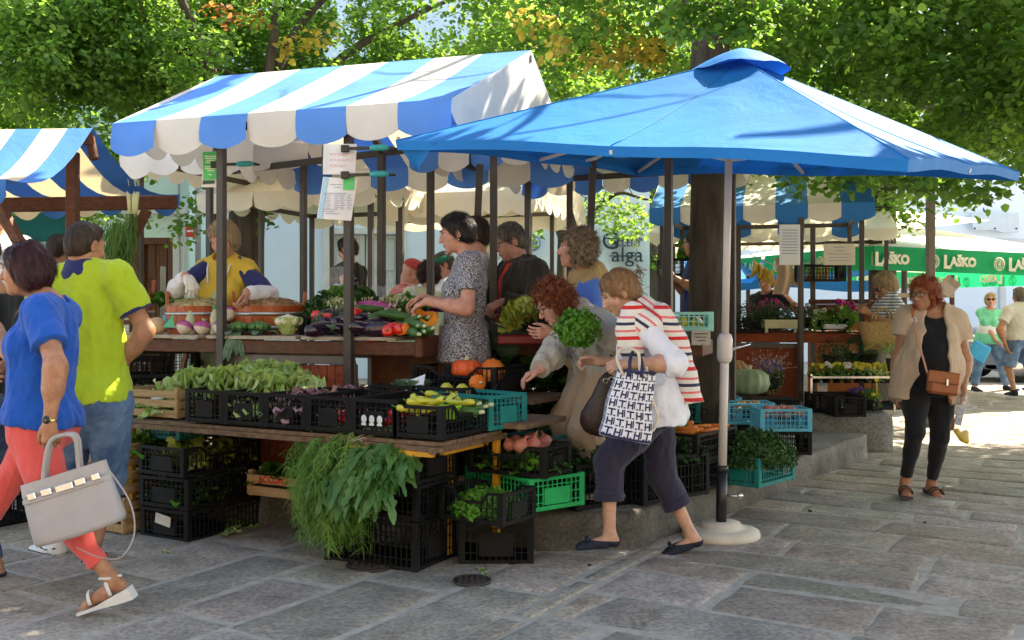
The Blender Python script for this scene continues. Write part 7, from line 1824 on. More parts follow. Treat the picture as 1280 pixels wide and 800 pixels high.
# ---------------------------------------------------------------- crates and produce
def plast(n,c,r=.45): 
 m=mat(n,c,r,.25,9,.15,60,spec=.16,col2=tuple(min(1,x*1.35+.003) for x in c)); return m
PB=plast('black_crate_plastic',(.006,.0062,.0065),.6); PBL=plast('sky_blue_crate_plastic',(.09,.42,.60)); PTE=plast('teal_crate_plastic',(.005,.17,.16)); PGR=plast('green_crate_plastic',(.008,.36,.11)); PMI=plast('mint_crate_plastic',(.22,.55,.48)); PTL=plast('dark_teal_crate_plastic',(.008,.12,.11))
LAB=mat('paper_label',(.55,.50,.42),.7,.15,20,.1,40); PRT=mat('pale_print',(.55,.60,.60),.6,.1,20,0)
def crate_mesh(mb,L,W,H,scoop=False,step=.033,panel='end',solid=None,t=.007,nh=3):
 x,y=L/2,W/2
 mb.box((0,0,.006),(L-.01,W-.01,.008))
 n=int(L/.05)
 for sx in(-1,1):
  for sy in(-1,1):
   mb.box((sx*(x-.006),sy*(y-.018),H/2),(.014,.036,H),b=.003); mb.box((sx*(x-.022),sy*(y-.006),H/2),(.030,.0145,H*.999),b=.003)
 def side(a,b,axis,ln,dip,pan):
  # wall centre at a, spans ln
  s=ln/2-.03
  def B(u0,u1,z0,z1,tt=t):
   c=(u0+u1)/2; 
   if axis=='x': mb.box((c,a,(z0+z1)/2),(u1-u0,tt,z1-z0))
   else: mb.box((a,c,(z0+z1)/2),(tt,u1-u0,z1-z0))
  top=H-.002
  B(-s,s,.010,.026,t*1.6)
  if dip:
   d=H*.68
   B(-s,-s*.62,top-.014,top,t*1.7);B(s*.62,s,top-.014,top,t*1.7);B(-s*.40,s*.40,d-.014,d,t*1.7)
   for sg in(-1,1):
    p=[sg*s*.64,sg*s*.38]
    A_=V(p[0],a,top-.007) if axis=='x' else V(a,p[0],top-.007); B_=V(p[1],a,d-.007) if axis=='x' else V(a,p[1],d-.007)
    mb.beam(A_,B_,t*1.7,.014)
  else: B(-s,s,top-.018,top,t*2)
  k=max(3,int(2*s/step))
  for i in range(1,k):
   u=-s+2*s*i/k; tp=top-.012
   if dip: 
    f=abs(u)/s; tp=(H*.68 if f<.4 else (top if f>.62 else H*.68+(top-H*.68)*(f-.4)/.22))-.012
   if pan and abs(u)<s*.52: 
    B(u-.0025,u+.0025,.02,H*.18); B(u-.0025,u+.0025,H*.66,tp); continue
   B(u-.0028,u+.0028,.02,tp)
  for q in range(1,nh+1):
   zz=H*q/(nh+1)
   if dip and zz>H*.6: continue
   B(-s,s,zz-.0025,zz+.0025,t*.8)
  if pan: B(-s*.54,s*.54,H*.18,H*.66,t*1.2)
 side(-y+.005,0,'x',L,scoop,panel=='side' or panel=='all'); side(y-.005,0,'x',L,scoop,panel=='side' or panel=='all')
 side(-x+.005,0,'y',W,False,panel in('end','all')); side(x-.005,0,'y',W,False,panel in('end','all'))
CR={}
def crate(kind,loc,ang,label,m=PB,group=None,extra=None):
 """ang = direction angle of the long axis"""
 dims={'big':(.60,.40,.185,False),'bigs':(.60,.40,.175,True),'mid':(.50,.30,.19,False),'mids':(.50,.30,.17,True),'tall':(.60,.40,.26,False),'low':(.40,.30,.13,False),'fruit':(.41,.30,.18,False),'small':(.42,.30,.17,True)}[kind]
 key=(kind,m.name)
 if key not in CR:
  mb=MB(); crate_mesh(mb,*dims[:3],scoop=dims[3]); o=mb.build('crate',m); tag(o,label,'crate'); CR[key]=Proto(o)
 o=CR[key].put(V(*loc),ang,label,group)
 return o
UX=V(.875,-.483,0);VX=V(-.0,0,0)+V(.483,.875,0); AU=math.atan2(UX.y,UX.x); AV=math.atan2(VX.y,VX.x)
def corner(p,long_,Ld,Wd,z=None,ang=None,du=None,dv=None):
 """centre of a crate whose near corner is p and that extends along two directions"""
 return p+du*Ld/2+dv*Wd/2
def wood_crate(loc,ang,L,W,H,label,n=3,print_=None):
 o=empty('wooden_crate',loc,ang,label,'crate'); x,y=L/2,W/2; sh=H/n*.74
 for sx in(-1,1):
  for sy in(-1,1): mb=MB(); mb.box((sx*(x-.018),sy*(y-.018),H/2+.008),(.03,.03,H+.015)); mb.build('corner_post',W_CR,o)
 mb=MB()
 for i in range(n):
  z=H*(i+.5)/n
  for sy in(-1,1): mb.box((0,sy*y,z+rnd.uniform(-.002,.002)),(L,.008,sh),b=.001)
  for sx in(-1,1): mb.box((sx*x,0,z+rnd.uniform(-.002,.002)),(.008,W-.01,sh*(1.15 if i==n-1 else 1)),b=.001)
 mb.build('slats',W_CR,o); mb=MB(); mb.box((0,0,.006),(L-.02,W-.02,.008)); mb.build('floor',W_CR,o)
 if print_:
  txt,col,size,side=print_
  for s_,x0 in(((0,-1),1),):
   M=Matrix.Translation((0,-y-.0055,H*(n-.5)/n))@Matrix.Rotation(R(90),4,'X'); text('print',txt,col,size,M,o,.0005,bold=.003)
 return o
# ---- leaf shapes
def blade(mb,b,d,up,L,W,curl=.6,ruf=.0,nu=3,nv=6,mi=0,tip=.15,lob=0,seed=0):
 b=Vector(b);d=Vector(d).normalized();up=Vector(up); s=d.cross(up).normalized(); n=s.cross(d).normalized()
 vs=[];p=b.copy(); t=0
 for j in range(nv+1):
  w=j/nv; wd=W*(math.sin(math.pi*min(1,(w*.86+.07)))**.7)*(1+lob*math.sin(w*16+seed)) if tip<.5 else W*(.25+.75*w)
  if j==nv and tip<.5: wd=W*tip
  a=-curl*w; dd=d*math.cos(a)+n*math.sin(a); nn=n*math.cos(a)-d*math.sin(a)
  if j: p=p+dd*(L/nv)
  for i in range(nu+1):
   u=i/nu*2-1; vs.append(p+s*u*wd+nn*(abs(u)*.22*W+ruf*math.sin(u*5+w*11+seed)*abs(u)))
 mb.add(vs,[(j*(nu+1)+i,j*(nu+1)+i+1,(j+1)*(nu+1)+i+1,(j+1)*(nu+1)+i) for j in range(nv) for i in range(nu)],mi,True)
def vegm(n,c,c2,tr=.2,sc=8,rough=.5,bump=.2): return mat(n,c,rough,.3,sc,bump,50,col2=c2,trans=tr,spec=.4)
G_LET=vegm('lettuce_leaf',(.30,.50,.07),(.66,.76,.34),.35); G_DRK=vegm('dark_greens',(.015,.06,.012),(.05,.14,.03)); G_CHI=vegm('chicory_leaf',(.035,.13,.020),(.13,.27,.07),.25,5); G_PAR=vegm('parsley_leaf',(.05,.19,.015),(.14,.36,.04),.25)
G_DIL=vegm('dill_frond',(.08,.24,.03),(.26,.44,.10),.3,3); G_CAB=vegm('savoy_leaf',(.05,.12,.07),(.14,.24,.15),.1,5); G_RAD=vegm('radicchio_leaf',(.16,.02,.04),(.55,.40,.38),.1,9); G_PALE=vegm('pale_stem',(.50,.58,.30),(.62,.66,.44),.1)
G_LOL=vegm('oakleaf_lettuce',(.26,.36,.03),(.58,.58,.14),.3,6)
V_ONI=mat('onion_skin',(.42,.16,.04),.4,.25,12,.1,40,col2=(.62,.30,.10)); V_ONR=mat('pink_onion_skin',(.50,.14,.12),.4,.2,10,.1,40,col2=(.66,.30,.24)); V_AUB=mat('aubergine_skin',(.012,.005,.012),.16,.2,4,0,col2=(.03,.01,.028),spec=.7); V_ZUC=mat('courgette_skin',(.02,.08,.012),.4,.3,20,.05,40,col2=(.05,.14,.03))
V_ORA=mat('orange_pumpkin',(.72,.15,.015),.45,.15,5,.2,20,col2=(.80,.26,.03)); V_RPU=mat('red_pumpkin',(.70,.07,.015),.4,.15,5,.2,20,col2=(.78,.13,.02)); V_GPU=mat('grey_green_pumpkin',(.20,.27,.15),.5,.15,5,.3,20,col2=(.28,.34,.20)); V_FLE=mat('pumpkin_flesh',(.80,.30,.03),.6,.15,9,.2,40)
V_TUR=mat('turnip_skin',(.36,.03,.20),.35,.2,9,.05,30,col2=(.52,.12,.32)); V_TUC=mat('turnip_pale_skin',(.62,.52,.42),.5,.15,9,.05,30); V_SWE=mat('rutabaga_skin',(.50,.34,.17),.6,.2,5,.2,40,col2=(.62,.46,.26)); V_RED=mat('red_pepper_skin',(.65,.015,.01),.2,.1,5,0,spec=.7); V_YEG=mat('yellow_green_pepper',(.45,.50,.05),.25,.2,7,0,col2=(.62,.50,.04),spec=.6); V_CAR=mat('carrot_skin',(.62,.19,.03),.5,.2,12,.2,60)
V_LIM=mat('lime_plastic',(.28,.62,.03),.4,.1,5,0); V_PUR=mat('purple_plastic',(.22,.02,.32),.35,.1,8,0); V_REDP=mat('red_plastic',(.48,.012,.02),.3,.1,5,0); V_CAU=mat('cauliflower_curd',(.66,.62,.45),.8,.15,30,.8,60); V_BRO=mat('broccoli_floret',(.05,.15,.04),.85,.3,40,1,90,col2=(.12,.26,.08))
def lettuce_mesh(mb,r=.14,n=26,seed=0,ruf=.03,mi=0,tall=.8):
 q=random.Random(seed)
 for i in range(n):
  a=i*2.4; k=i/n; el=R(82-68*k+q.uniform(-8,8)); d=V(math.cos(a)*math.cos(el),math.sin(a)*math.cos(el),math.sin(el)*tall)
  blade(mb,V(math.cos(a)*.015,math.sin(a)*.015,.01),d,V(0,0,1) if el<1.3 else V(-math.cos(a),-math.sin(a),.2),r*q.uniform(.85,1.15)*(.75+.35*k),r*.40,-.75*(1-k)+.85*k,ruf*1.7*r/.14,6,7,mi,.6,.0,q.random()*9)
def heap(name,label,c,L,W,rz,h,m,n=160,size=.10,ruf=.012,seed=0,cat='greens',wr=.35,kind='stuff',lob=.25,curl=.9,group=None,droop=0):
 q=random.Random(seed); mb=MB(Matrix.Rotation(rz,4,'Z'))
 for i in range(n):
  x=q.uniform(-1,1);y=q.uniform(-1,1); z=h*(1-.55*(x*x+y*y)/2)*q.uniform(.35,1)
  d=V(q.gauss(0,1)+x*.7,q.gauss(0,1)+y*.7,q.uniform(-.1,1.0)-droop)
  blade(mb,V(x*L/2,y*W/2,z-size*.25),d,V(0,0,1.2),size*q.uniform(.6,1.25),size*wr*q.uniform(.7,1.2),q.uniform(.2,curl),ruf,2,5,0,.2,lob,q.random()*9)
 o=mb.build(name,m); o.location=c; return tag(o,label,cat,group,kind)
def curly_heap(name,label,c,rx,ry,rz,m,n=1200,size=.022,seed=0,cat='herbs',kind='stuff',mat2=None):
 """dense bunch of small crinkled leaves on the surface of a mound"""
 r=np.random.RandomState(seed); v=r.normal(size=(n,3)); v/=np.linalg.norm(v,axis=1,keepdims=True); v[:,2]=(np.abs(v[:,2])-.15) if kind=='stuff' else v[:,2]
 k=r.uniform(.72,1.03,(n,1))*(1+(.14 if kind=='stuff' else .26)*np.sin(v[:,:1]*7+seed)*np.cos(v[:,1:2]*9+v[:,2:]*5))
 cen=v*k*np.array([rx,ry,rz]); nr_=v+r.normal(size=(n,3))*.5; nr_/=np.linalg.norm(nr_,axis=1,keepdims=True); d=r.normal(size=(n,3)); d-=nr_*(d*nr_).sum(1,keepdims=True); d/=np.linalg.norm(d,axis=1,keepdims=True); s=np.cross(nr_,d); L=size*r.uniform(.6,1.3,(n,1))
 vv=np.stack([cen-d*L*.5,cen-s*L*.5+nr_*L*.25,cen+d*L*.1-s*L*.2,cen+d*L*.6+nr_*L*.2,cen+d*L*.1+s*L*.2,cen+s*L*.5+nr_*L*.3],1).reshape(-1,3); b=np.arange(n)[:,None]*6
 q=np.concatenate([b+np.array([[0,1,2,5]]),b+np.array([[2,3,4,5]])],0)
 o=npmesh(name,vv,q,m,None,False); o.location=c; return tag(o,label,cat,None,kind)
PRO={}
def proto(key,fn):
 if key not in PRO: PRO[key]=Proto(fn())
 return PRO[key]
def one(name,cat,build,mats):
 def f():
  mb=MB(); build(mb); o=mb.build(name,mats); tag(o,'x',cat); return o
 return f
def onion_b(mb,r=.038): mb.lathe([(.0001,-r*.82),(r*.3,-r*.82),(r*.75,-r*.6),(r,-.05*r),(r*.85,r*.5),(r*.4,r*.85),(r*.12,r*1.1),(r*.10,r*1.45),(.0001,r*1.5)],n=12)
def mk_onion(): return one('onion','onion',onion_b,V_ONI)()
def mk_ponion(): return one('onion','onion',lambda mb:onion_b(mb,.045),V_ONR)()
def mk_aub():
 o=empty('aubergine',cat='aubergine',label='x'); mb=MB(); mb.tube([V(-.11,0,0),V(-.10,0,0),V(-.05,0,0),V(.02,0,.003),V(.08,0,.006),V(.10,0,.008)],[.012,.032,.046,.044,.030,.012],14); mb.build('fruit',V_AUB,o)
 mb=MB(); mb.tube([V(.088,0,.007),V(.10,0,.008),V(.14,.006,.012)],[.026,.014,.007],8)
 for k in range(5): a=k*1.257; blade(mb,V(.095,0,.008),V(-.5,.5*math.cos(a),.5*math.sin(a)),V(1,math.cos(a),math.sin(a)),.045,.010,.3)
 mb.build('stalk',G_CAB,o); return o
def mk_zuc(): 
 o=empty('courgette',cat='courgette',label='x'); mb=MB(); mb.tube([V(-.12,0,0),V(-.115,0,0),V(-.05,0,0),V(.04,.004,0),V(.10,.008,0),V(.11,.008,0)],[.01,.022,.027,.026,.020,.012],12); mb.build('fruit',V_ZUC,o); mb=MB(); mb.tube([V(.105,.008,0),V(.135,.01,.004)],[.012,.009],7); mb.build('stalk',G_PALE,o); return o
def mk_pump(m,k,flat=.62):
 def f():
  o=empty('pumpkin',cat='pumpkin',label='x'); mb=MB(); r=.14*k
  mb.lathe([(.0001,-r*flat*.92),(r*.4,-r*flat),(r*.85,-r*flat*.75),(r,-.02),(r*.93,r*flat*.55),(r*.6,r*flat*.95),(r*.25,r*flat*.98),(.0001,r*flat*.86)],n=48,ribs=12,ribamp=-.09); mb.build('fruit',m,o)
  mb=MB(); mb.tube([V(0,0,r*flat*.8),V(.003,0,r*flat*1.1),V(.012,0,r*flat*1.3)],[.024*k*1.2,.014,.017],8); mb.build('stalk',G_PALE,o); return o
 return f
def mk_turn():
 o=empty('turnip',cat='turnip',label='x'); mb=MB(); r=.060; mb.lathe([(.0001,-r*.95),(r*.12,-r*.9),(r*.65,-r*.6),(r,-.1*r),(r*.95,r*.3),(r*.55,r*.62),(r*.2,r*.66),(.0001,r*.66)],n=18,wob=.03,mis=[1,1,1,0,0,0,0]); mb.build('root',[V_TUR,V_TUC],o); mb=MB()
 for k in range(5): a=k*1.3; mb.tube([V(.006*math.cos(a),.006*math.sin(a),r*.6),V(.016*math.cos(a),.016*math.sin(a),r*.6+.025)],[.004,.003],5)
 mb.build('stub',G_PALE,o); return o
def mk_swe(): return one('rutabaga','rutabaga',lambda mb:mb.lathe([(.0001,-.055),(.03,-.058),(.062,-.03),(.068,.0),(.058,.035),(.03,.055),(.018,.062),(.0001,.064)],n=18,wob=.04),V_SWE)()
def mk_pep(m):
 def f():
  o=empty('pepper',cat='pepper',label='x'); mb=MB(); mb.lathe([(.0001,-.045),(.018,-.046),(.032,-.03),(.038,.01),(.036,.035),(.022,.045),(.0001,.036)],n=20,ribs=4,ribamp=-.16); mb.build('fruit',m,o); mb=MB(); mb.tube([V(0,0,.034),V(.004,0,.06)],[.008,.005],6); mb.build('stalk',G_CHI,o); return o
 return f
def mk_longpep():
 o=empty('pepper',cat='pepper',label='x'); mb=MB(); mb.tube(spline([V(-.07,0,0),V(-.03,.0,.004),V(.03,.01,.0),V(.08,.03,-.002)],4),[.006,.014,.017,.019,.019,.018,.016,.014,.012,.010,.007,.005,.002],9); mb.build('fruit',V_YEG,o); mb=MB(); mb.tube([V(-.068,0,0),V(-.095,-.004,.006)],[.006,.003],5); mb.build('stalk',G_CHI,o); return o
def mk_broc():
 o=empty('broccoli',cat='broccoli',label='x'); mb=MB(); q=random.Random(1)
 for i in range(26):
  a=i*2.4; rr=.065*math.sqrt(i/26); mb.ell(V(rr*math.cos(a),rr*math.sin(a),.035-rr*.35+q.uniform(-.004,.004)),.019,n=8,m=6,noise=.12,seed=i)
 mb.build('florets',V_BRO,o); mb=MB(); mb.tube([V(0,0,-.04),V(0,0,.03)],[.022,.04],8)
 for k in range(5): a=k*1.3+.4; blade(mb,V(.02*math.cos(a),.02*math.sin(a),-.02),V(math.cos(a),math.sin(a),.3),V(0,0,1),.13,.03,.8,.008)
 mb.build('stem_leaves',G_CAB,o); return o
def mk_caul():
 o=empty('cauliflower',cat='cauliflower',label='x'); mb=MB()
 for i in range(22):
  a=i*2.4; rr=.055*math.sqrt(i/22); mb.ell(V(rr*math.cos(a)*1.25,rr*math.sin(a)*1.25,.062-rr*.4),.024,n=8,m=6,noise=.1,seed=i)
 mb.build('curd',V_CAU,o); mb=MB()
 for i in range(14): a=i*2.4; blade(mb,V(.03*math.cos(a),.03*math.sin(a),-.04),V(math.cos(a)*.7,math.sin(a)*.7,.9),V(math.cos(a)*-.2,math.sin(a)*-.2,1),.115,.042,-.35,.014,4,6,0,.5)
 mb.build('leaves',G_LET,o); return o
def mk_cabb():
 o=empty('cabbage',cat='cabbage',label='x'); mb=MB(); mb.ell(V(0,0,.05),(.085,.085,.075),n=14,m=10,noise=.04); mb.build('heart',G_CAB,o); mb=MB()
 for i in range(12): a=i*2.4; blade(mb,V(.02*math.cos(a),.02*math.sin(a),-.03),V(math.cos(a),math.sin(a),.75),V(-math.cos(a)*.3,-math.sin(a)*.3,1),.19,.075,-.55+.12*(i%5),.016,4,6,0,.6)
 mb.build('outer_leaves',G_CAB,o); return o
def mk_let(m,seed,r=.14,n=40):
 def f():
  mb=MB(); lettuce_mesh(mb,r,n,seed); o=mb.build('lettuce',m); return tag(o,'x','lettuce')
 return f
def tub(loc,label,m,r=.16,h=.12):
 o=empty('bowl',loc,0,label,'bowl'); mb=MB(); mb.lathe([(r*.6,0),(r*.68,.004),(r,h),(r+.008,h+.002),(r+.006,h+.010),(r-.01,h+.004),(r*.62,.012),(.0001,.012)],n=32); mb.build('bowl_shell',m,o); return o
def tubw(loc,label,rz=0,r=.25,h=.20,fill=None):
 wd=mat('varnished_tub_staves',(.30,.055,.012),.35,.25,3,.3,6,col2=(.46,.10,.025),stretch=(10,10,.8),spec=.5); band=mat('steel_band',(.45,.44,.42),.35,.1,20,.1,60,metal=.8)
 o=empty('wooden_tub',loc,rz,label,'tub'); n=22
 mb=MB()
 for i in range(n):
  a0=2*math.pi*i/n;a1=2*math.pi*(i+.97)/n; hh=h; hd=(i in(0,11))
  if hd: hh=h+.10
  vs=[]
  for (rr,z) in((r*.92,0),(r,hh),(r-.018,hh),(r*.92-.018,.0)):
   for a in(a0,(a0+a1)/2,a1): vs.append(V(rr*math.cos(a),rr*math.sin(a),z))
  mb.add(vs,[(0,1,4,3),(1,2,5,4),(3,4,7,6),(4,5,8,7),(6,7,10,9),(7,8,11,10),(0,3,6,9),(2,11,8,5)])
 mb.build('staves',wd,o)
 mb=MB(); 
 for z in(.05,h*.72): mb.lathe([(r*.92+(r*.08)*z/h+.003,z-.012),(r*.92+(r*.08)*z/h+.006,z-.012),(r*.92+(r*.08)*(z+.012)/h+.006,z+.012),(r*.92+(r*.08)*(z+.012)/h+.003,z+.012)],n=44,smooth=True)
 mb.build('hoop',band,o)
 mb=MB(); mb.lathe([(.0001,.02),(r*.9,.02),(r*.9,.03),(.0001,.03)],n=24); mb.build('floor',wd,o)
 if fill:
  mb=MB(); mb.ell(V(0,0,h*.85),(r*.9,r*.9,.085),n=28,m=12,noise=.04)
  q=random.Random(4)
  for i in range(420):
   a=q.random()*6.28;rr=r*.9*math.sqrt(q.random()); z=h*.85+.085*math.sqrt(max(0,1-(rr/(r*.92))**2)); p=V(rr*math.cos(a),rr*math.sin(a),z); mb.tube([p,p+V(q.gauss(0,.015),q.gauss(0,.015),q.uniform(0,.012)),p+V(q.gauss(0,.03),q.gauss(0,.03),-.004)],.0017,3)
  mb.build('sauerkraut',fill,o)
 return o
def place_goods(at,ang):
 Z7=.712
 E0=V(-2.47,6.11,0)
 def SF(a,b,z=Z7): return E0+UX*a+VX*b+V(0,0,z)      # shelf coordinates
 # ---- front shelf of boards on yellow trestle
 o=empty('display_shelf',V(-1.4,5.9,0),0,'low board shelf on yellow steel trestles in front of main counter','shelf')
 mb=MB()
 for k in range(4): mb.box(SF(1.2,.08+.155*k,Z7-.022),(2.44,.145,.022),rz=AU,b=.003)
 wb(mb,'boards',W_OLD,o)
 mb=MB(); mb.box(SF(1.2,.02,Z7-.05),(2.44,.03,.03),rz=AU,b=.003); mb.box(SF(2.38,.35,Z7-.052),(.03,.75,.035),rz=AU,b=.003); wb(mb,'batten',W_OLD,o)
 yel=mat('yellow_steel',(.62,.30,.02),.5,.15,10,.1,60)
 for (a,b) in((2.16,.50),(2.36,.66),(.1,.1),(1.2,.6)):
  mb=MB(); mb.box(SF(a,b,.33),(.035,.035,.68),rz=AU,b=.003); wb(mb,'leg',yel,o)
 mb=MB(); mb.beam(SF(1.85,.0,Z7-.075),SF(2.36,.03,Z7-.075),.03,.03); mb.beam(SF(2.30,.2,Z7-.09),SF(2.30,.65,Z7-.09),.03,.03); wb(mb,'crossbar',yel,o)
 # crates along the shelf front
 wood_crate(SF(.26,.24),AU,.52,.34,.17,'slatted pine crate with lettuces at left end of the display shelf')
 labs=['first black crate from the left on the shelf front, empty looking with blank end plate','black crate under the lettuces beside the blank plated one','black crate of radicchio on the shelf front','black crate of small tomatoes on the shelf front','black crate with white printed end plate next to draped greens','black front corner crate holding peppers and green tub']
 for i in range(5):
  c=SF(.66+.148+.30*i,.25); crate('mid',c,AV,labs[i])
 crate('mids',SF(2.28,.25),AV,labs[5])
 c=P(636,540,5.45); teal=crate('mid',V(-.20,5.60,Z7),R(137),'teal crate at the right end of shelf under the reaching hand',PTE)
 # printed pig like marks on the fifth crate plate
 o=empty('crate_print',SF(.66+.148+1.2,-.012,Z7+.085),AU,'white stencilled figures on the fifth crate plate','marking'); mb=MB()
 for x in(-.05,0,.05):
  mb.ell((x,-.002,0),(.018,.002,.022),n=10,m=6); mb.box((x,-.003,-.026),(.03,.002,.012))
 mb.build('stencil',PRT,o)
 # second row, raised
 lab2=['black crate with a pale cabbage in the second row','black crate of yellow pears in the second row','black crate of leafy heads at left of the second row','black crate behind radicchio in second row']
 for i,a in enumerate((1.72,2.06)):
  crate('mids',SF(a,.80,Z7+.045),AV,lab2[i])
 mb=MB(); 
 o=empty('riser_shelf',SF(1.4,.8,.5),0,'raised plank behind the front row of crates','shelf'); mb.box(SF(1.5,.80,Z7+.02),(2.2,.5,.03),rz=AU,b=.003); wb(mb,'board',W_OLD,o)
 mb=MB(); mb.box(SF(1.62,1.35,Z7+.10),(1.5,.55,.03),rz=AU,b=.003); wb(mb,'board',W_OLD,o)
 pc=SF(1.86,1.20,Z7+.13); crate('bigs',pc,AU,'black crate with red and orange pumpkins behind the peppers')
 proto('rp',mk_pump(V_RPU,.66)).put(pc+V(-.02,-.05,.15),.3,'red pumpkin with stalk in the crate behind the peppers')
 proto('op',mk_pump(V_ORA,.6)).put(pc+UX*.16+V(0,.06,.13),.9,'orange pumpkin behind the red one in same crate',rot=(R(70),R(20),0))
 PRO['op'].put(P(597,479,5.92),0,'halved orange pumpkin standing on edge at the crate end',rot=(R(80),R(10),R(30)),scale=.62)
 # ---- produce on shelf crates
 lp=proto('let',mk_let(G_LET,1)); q=random.Random(6)
 names=['large pale frilly lettuce %s'%s for s in('over the pine crate edge','between pine crate and first black crate','on top of the first black crate','leaning on second black crate','behind the first black crate','above the blank plated crate','at right end of the lettuce heap','lowest at the back of lettuce heap')]
 for i,(a,b,z) in enumerate(((.44,.30,.19),(.60,.34,.22),(.78,.28,.22),(.98,.34,.20),(.70,.55,.24),(.88,.55,.23),(1.12,.44,.18),(.52,.60,.20))):
  lp.put(SF(a,b,Z7+z-.06),q.random()*6,names[i],scale=q.uniform(.95,1.2),group='lettuces on the display shelf')
 heap('leafy_greens','green leaves lying in the pine crate',SF(.26,.24,Z7+.02),.44,.28,AU,.10,G_LET,60,.12,.014,3)
 sh=mat('paper_ticket',(.66,.68,.70),.7,.04,20,0); o=tag(MB().build('price_ticket',sh),'white folded paper ticket lying in the pine crate','ticket'); bpy.data.objects.remove(o)
 mb=MB(); mb.box((0,0,0),(.12,.08,.002)); o=mb.build('price_ticket',sh); o.location=SF(.32,.12,Z7+.13); o.rotation_euler=(R(35),R(-8),AU); tag(o,'white paper ticket lying in the pine crate','ticket')
 mb=MB(); mb.box((0,0,0),(.14,.09,.002)); o=mb.build('price_ticket',sh); o.location=SF(1.80,.68,Z7+.215); o.rotation_euler=(R(50),R(-20),AU); tag(o,'pale paper ticket propped on the cabbage','ticket')
 heap('leafy_greens','mixed green leaves filling the second black crate',SF(1.108,.25,Z7+.03),.26,.42,AU,.12,G_LET,90,.09,.012,4)
 heap('radicchio_leaves','red and white radicchio leaves filling the third crate',SF(1.41,.25,Z7+.04),.26,.44,AU,.17,G_RAD,130,.09,.014,5,cat='radicchio')
 tp=proto('tom',one('tomato','tomato',lambda mb:mb.ell((0,0,0),(.026,.026,.022),n=10,m=7),V_RED))
 k=0
 for cx in(1.708,2.008):
  for i in range(22): tp.put(SF(cx+q.uniform(-.11,.11),.10+q.uniform(-.06,.34),Z7+.035+q.uniform(0,.05)),q.random()*6,'small red tomato in a black shelf crate',group='tomatoes in the shelf crates')
 for i in range(30): proto('lpe',mk_longpep).put(SF(2.28+q.uniform(-.10,.08),.16+q.uniform(-.12,.2),Z7+.13+q.uniform(0,.055)),0,'yellow green pointed pepper heaped in the front corner crate',group='pointed peppers in the corner crate',rot=(q.uniform(-.5,.5),q.uniform(-.4,.4),q.random()*6.3))
 o=tub(SF(2.37,.16,Z7+.09),'small lime green plastic tub beside the pointed peppers',V_LIM,.055,.06)
 for i in range(7): proto('zuc',mk_zuc).put(SF(2.33+q.uniform(-.05,.06),.34+q.uniform(-.08,.1),Z7+.10+.022*(i%4)),0,'green courgette lying behind the lime green tub',group='courgettes in the corner crate',rot=(0,q.uniform(-.2,.2),AU+q.uniform(-.5,.5)))
 proto('cab',mk_cabb).put(SF(1.74,.74,Z7+.14),0,'pale round cabbage in the second row with a paper ticket',scale=.75)
 for (a,b,n_) in((1.98,.74,'left'),(2.10,.72,'right')):
  mb=MB(); mb.ell((0,0,0),(.045,.045,.055),n=14,m=9,noise=.04); o=mb.build('pear',V_YEG); o.location=SF(a,b,Z7+.17); tag(o,'%s yellow green quince in the second row'%n_,'quince')
 heap('radicchio_leaves','red leaf heads lying behind the radicchio crate',SF(1.35,.66,Z7+.08),.24,.25,AU,.10,G_RAD,60,.09,.014,9,cat='radicchio')
 # ---- left stack on ground: corner (-1.893,5.80)
 c0=V(-1.893,5.80,0); dl=V(-.83,.50,0).normalized(); dr=V(.49,.87,0).normalized(); a_=math.atan2(dr.y,dr.x)
 names=['bottom black crate with paper label in the left stack','middle black crate of the left stack, green stalks inside','top black crate of left stack full of wilted lettuce']
 for i in range(3):
  off=V(.0,-.01*i,0)+V(q.uniform(-.008,.008),0,0); crate('big' if i<2 else 'bigs',c0+dr*.30+dl*.20+off+V(0,0,.19*i),a_+(.03 if i==1 else -.02*i),names[i])
 mb=MB(); mb.box((0,0,0),(.13,.004,.06)); o=mb.build('paper_label',LAB); o.location=c0+dl*.19-dr*.004+V(0,0,.12); o.rotation_euler=(0,R(8),math.atan2(-dl.y,-dl.x)); tag(o,'torn cardboard label tied to the bottom crate of left stack','label')
 heap('leafy_greens','bundles of green stalks in the middle crate of left stack',c0+dr*.30+dl*.20+V(0,0,.21),.50,.30,a_,.14,G_PAR,220,.09,.006,12)
 heap('leafy_greens','reddish green lettuce leaves in the top crate of left stack',c0+dr*.32+dl*.20+V(0,0,.42),.50,.30,a_,.13,G_LOL,150,.11,.014,13)
 # wooden crates behind lime man
 for i,(z,t) in enumerate(((.0,'bottom pine crate of the left wooden stack'),(.235,'middle pine crate of the left wooden stack'),(.40,'top pine crate with green leaves in left wooden stack'))):
  wood_crate(c0+dl*.66+dr*.22+V(0,0,z+.01),a_,.55,.36,.20 if i==0 else .15,t,3 if i==0 else 2,None)
 heap('leafy_greens','fresh green leaves spilling from the top pine crate',c0+dl*.60+dr*.2+V(0,0,.50),.5,.32,a_,.10,G_PAR,110,.10,.01,14); 
 o=crate('mid',c0+dl*.40+dr*.42+V(0,0,.56),a_,'dark green crate under the shelf behind the top pine crate',PTL)
 wood_crate(V(-1.35,6.10,.235),AU,.42,.30,.14,'pine crate with red lettering in the dark under the shelf',2,('ACCORD',mat('red_ink',(.55,.05,.03),.7,.1),.055,0))
 heap('leafy_greens','dim green leaves in the lettered pine crate',V(-1.35,6.10,.30),.36,.26,AU,.12,G_PAR,80,.08,.008,15)
 crate('big',V(-1.0,6.3,.235),AU,'black crate pushed deep under the display shelf')
 crate('big',V(-3.35,6.35,.0),a_,'lower black crate behind the legs of man in lime'); crate('big',V(-3.33,6.37,.19),a_,'upper black crate behind the legs of man in lime')
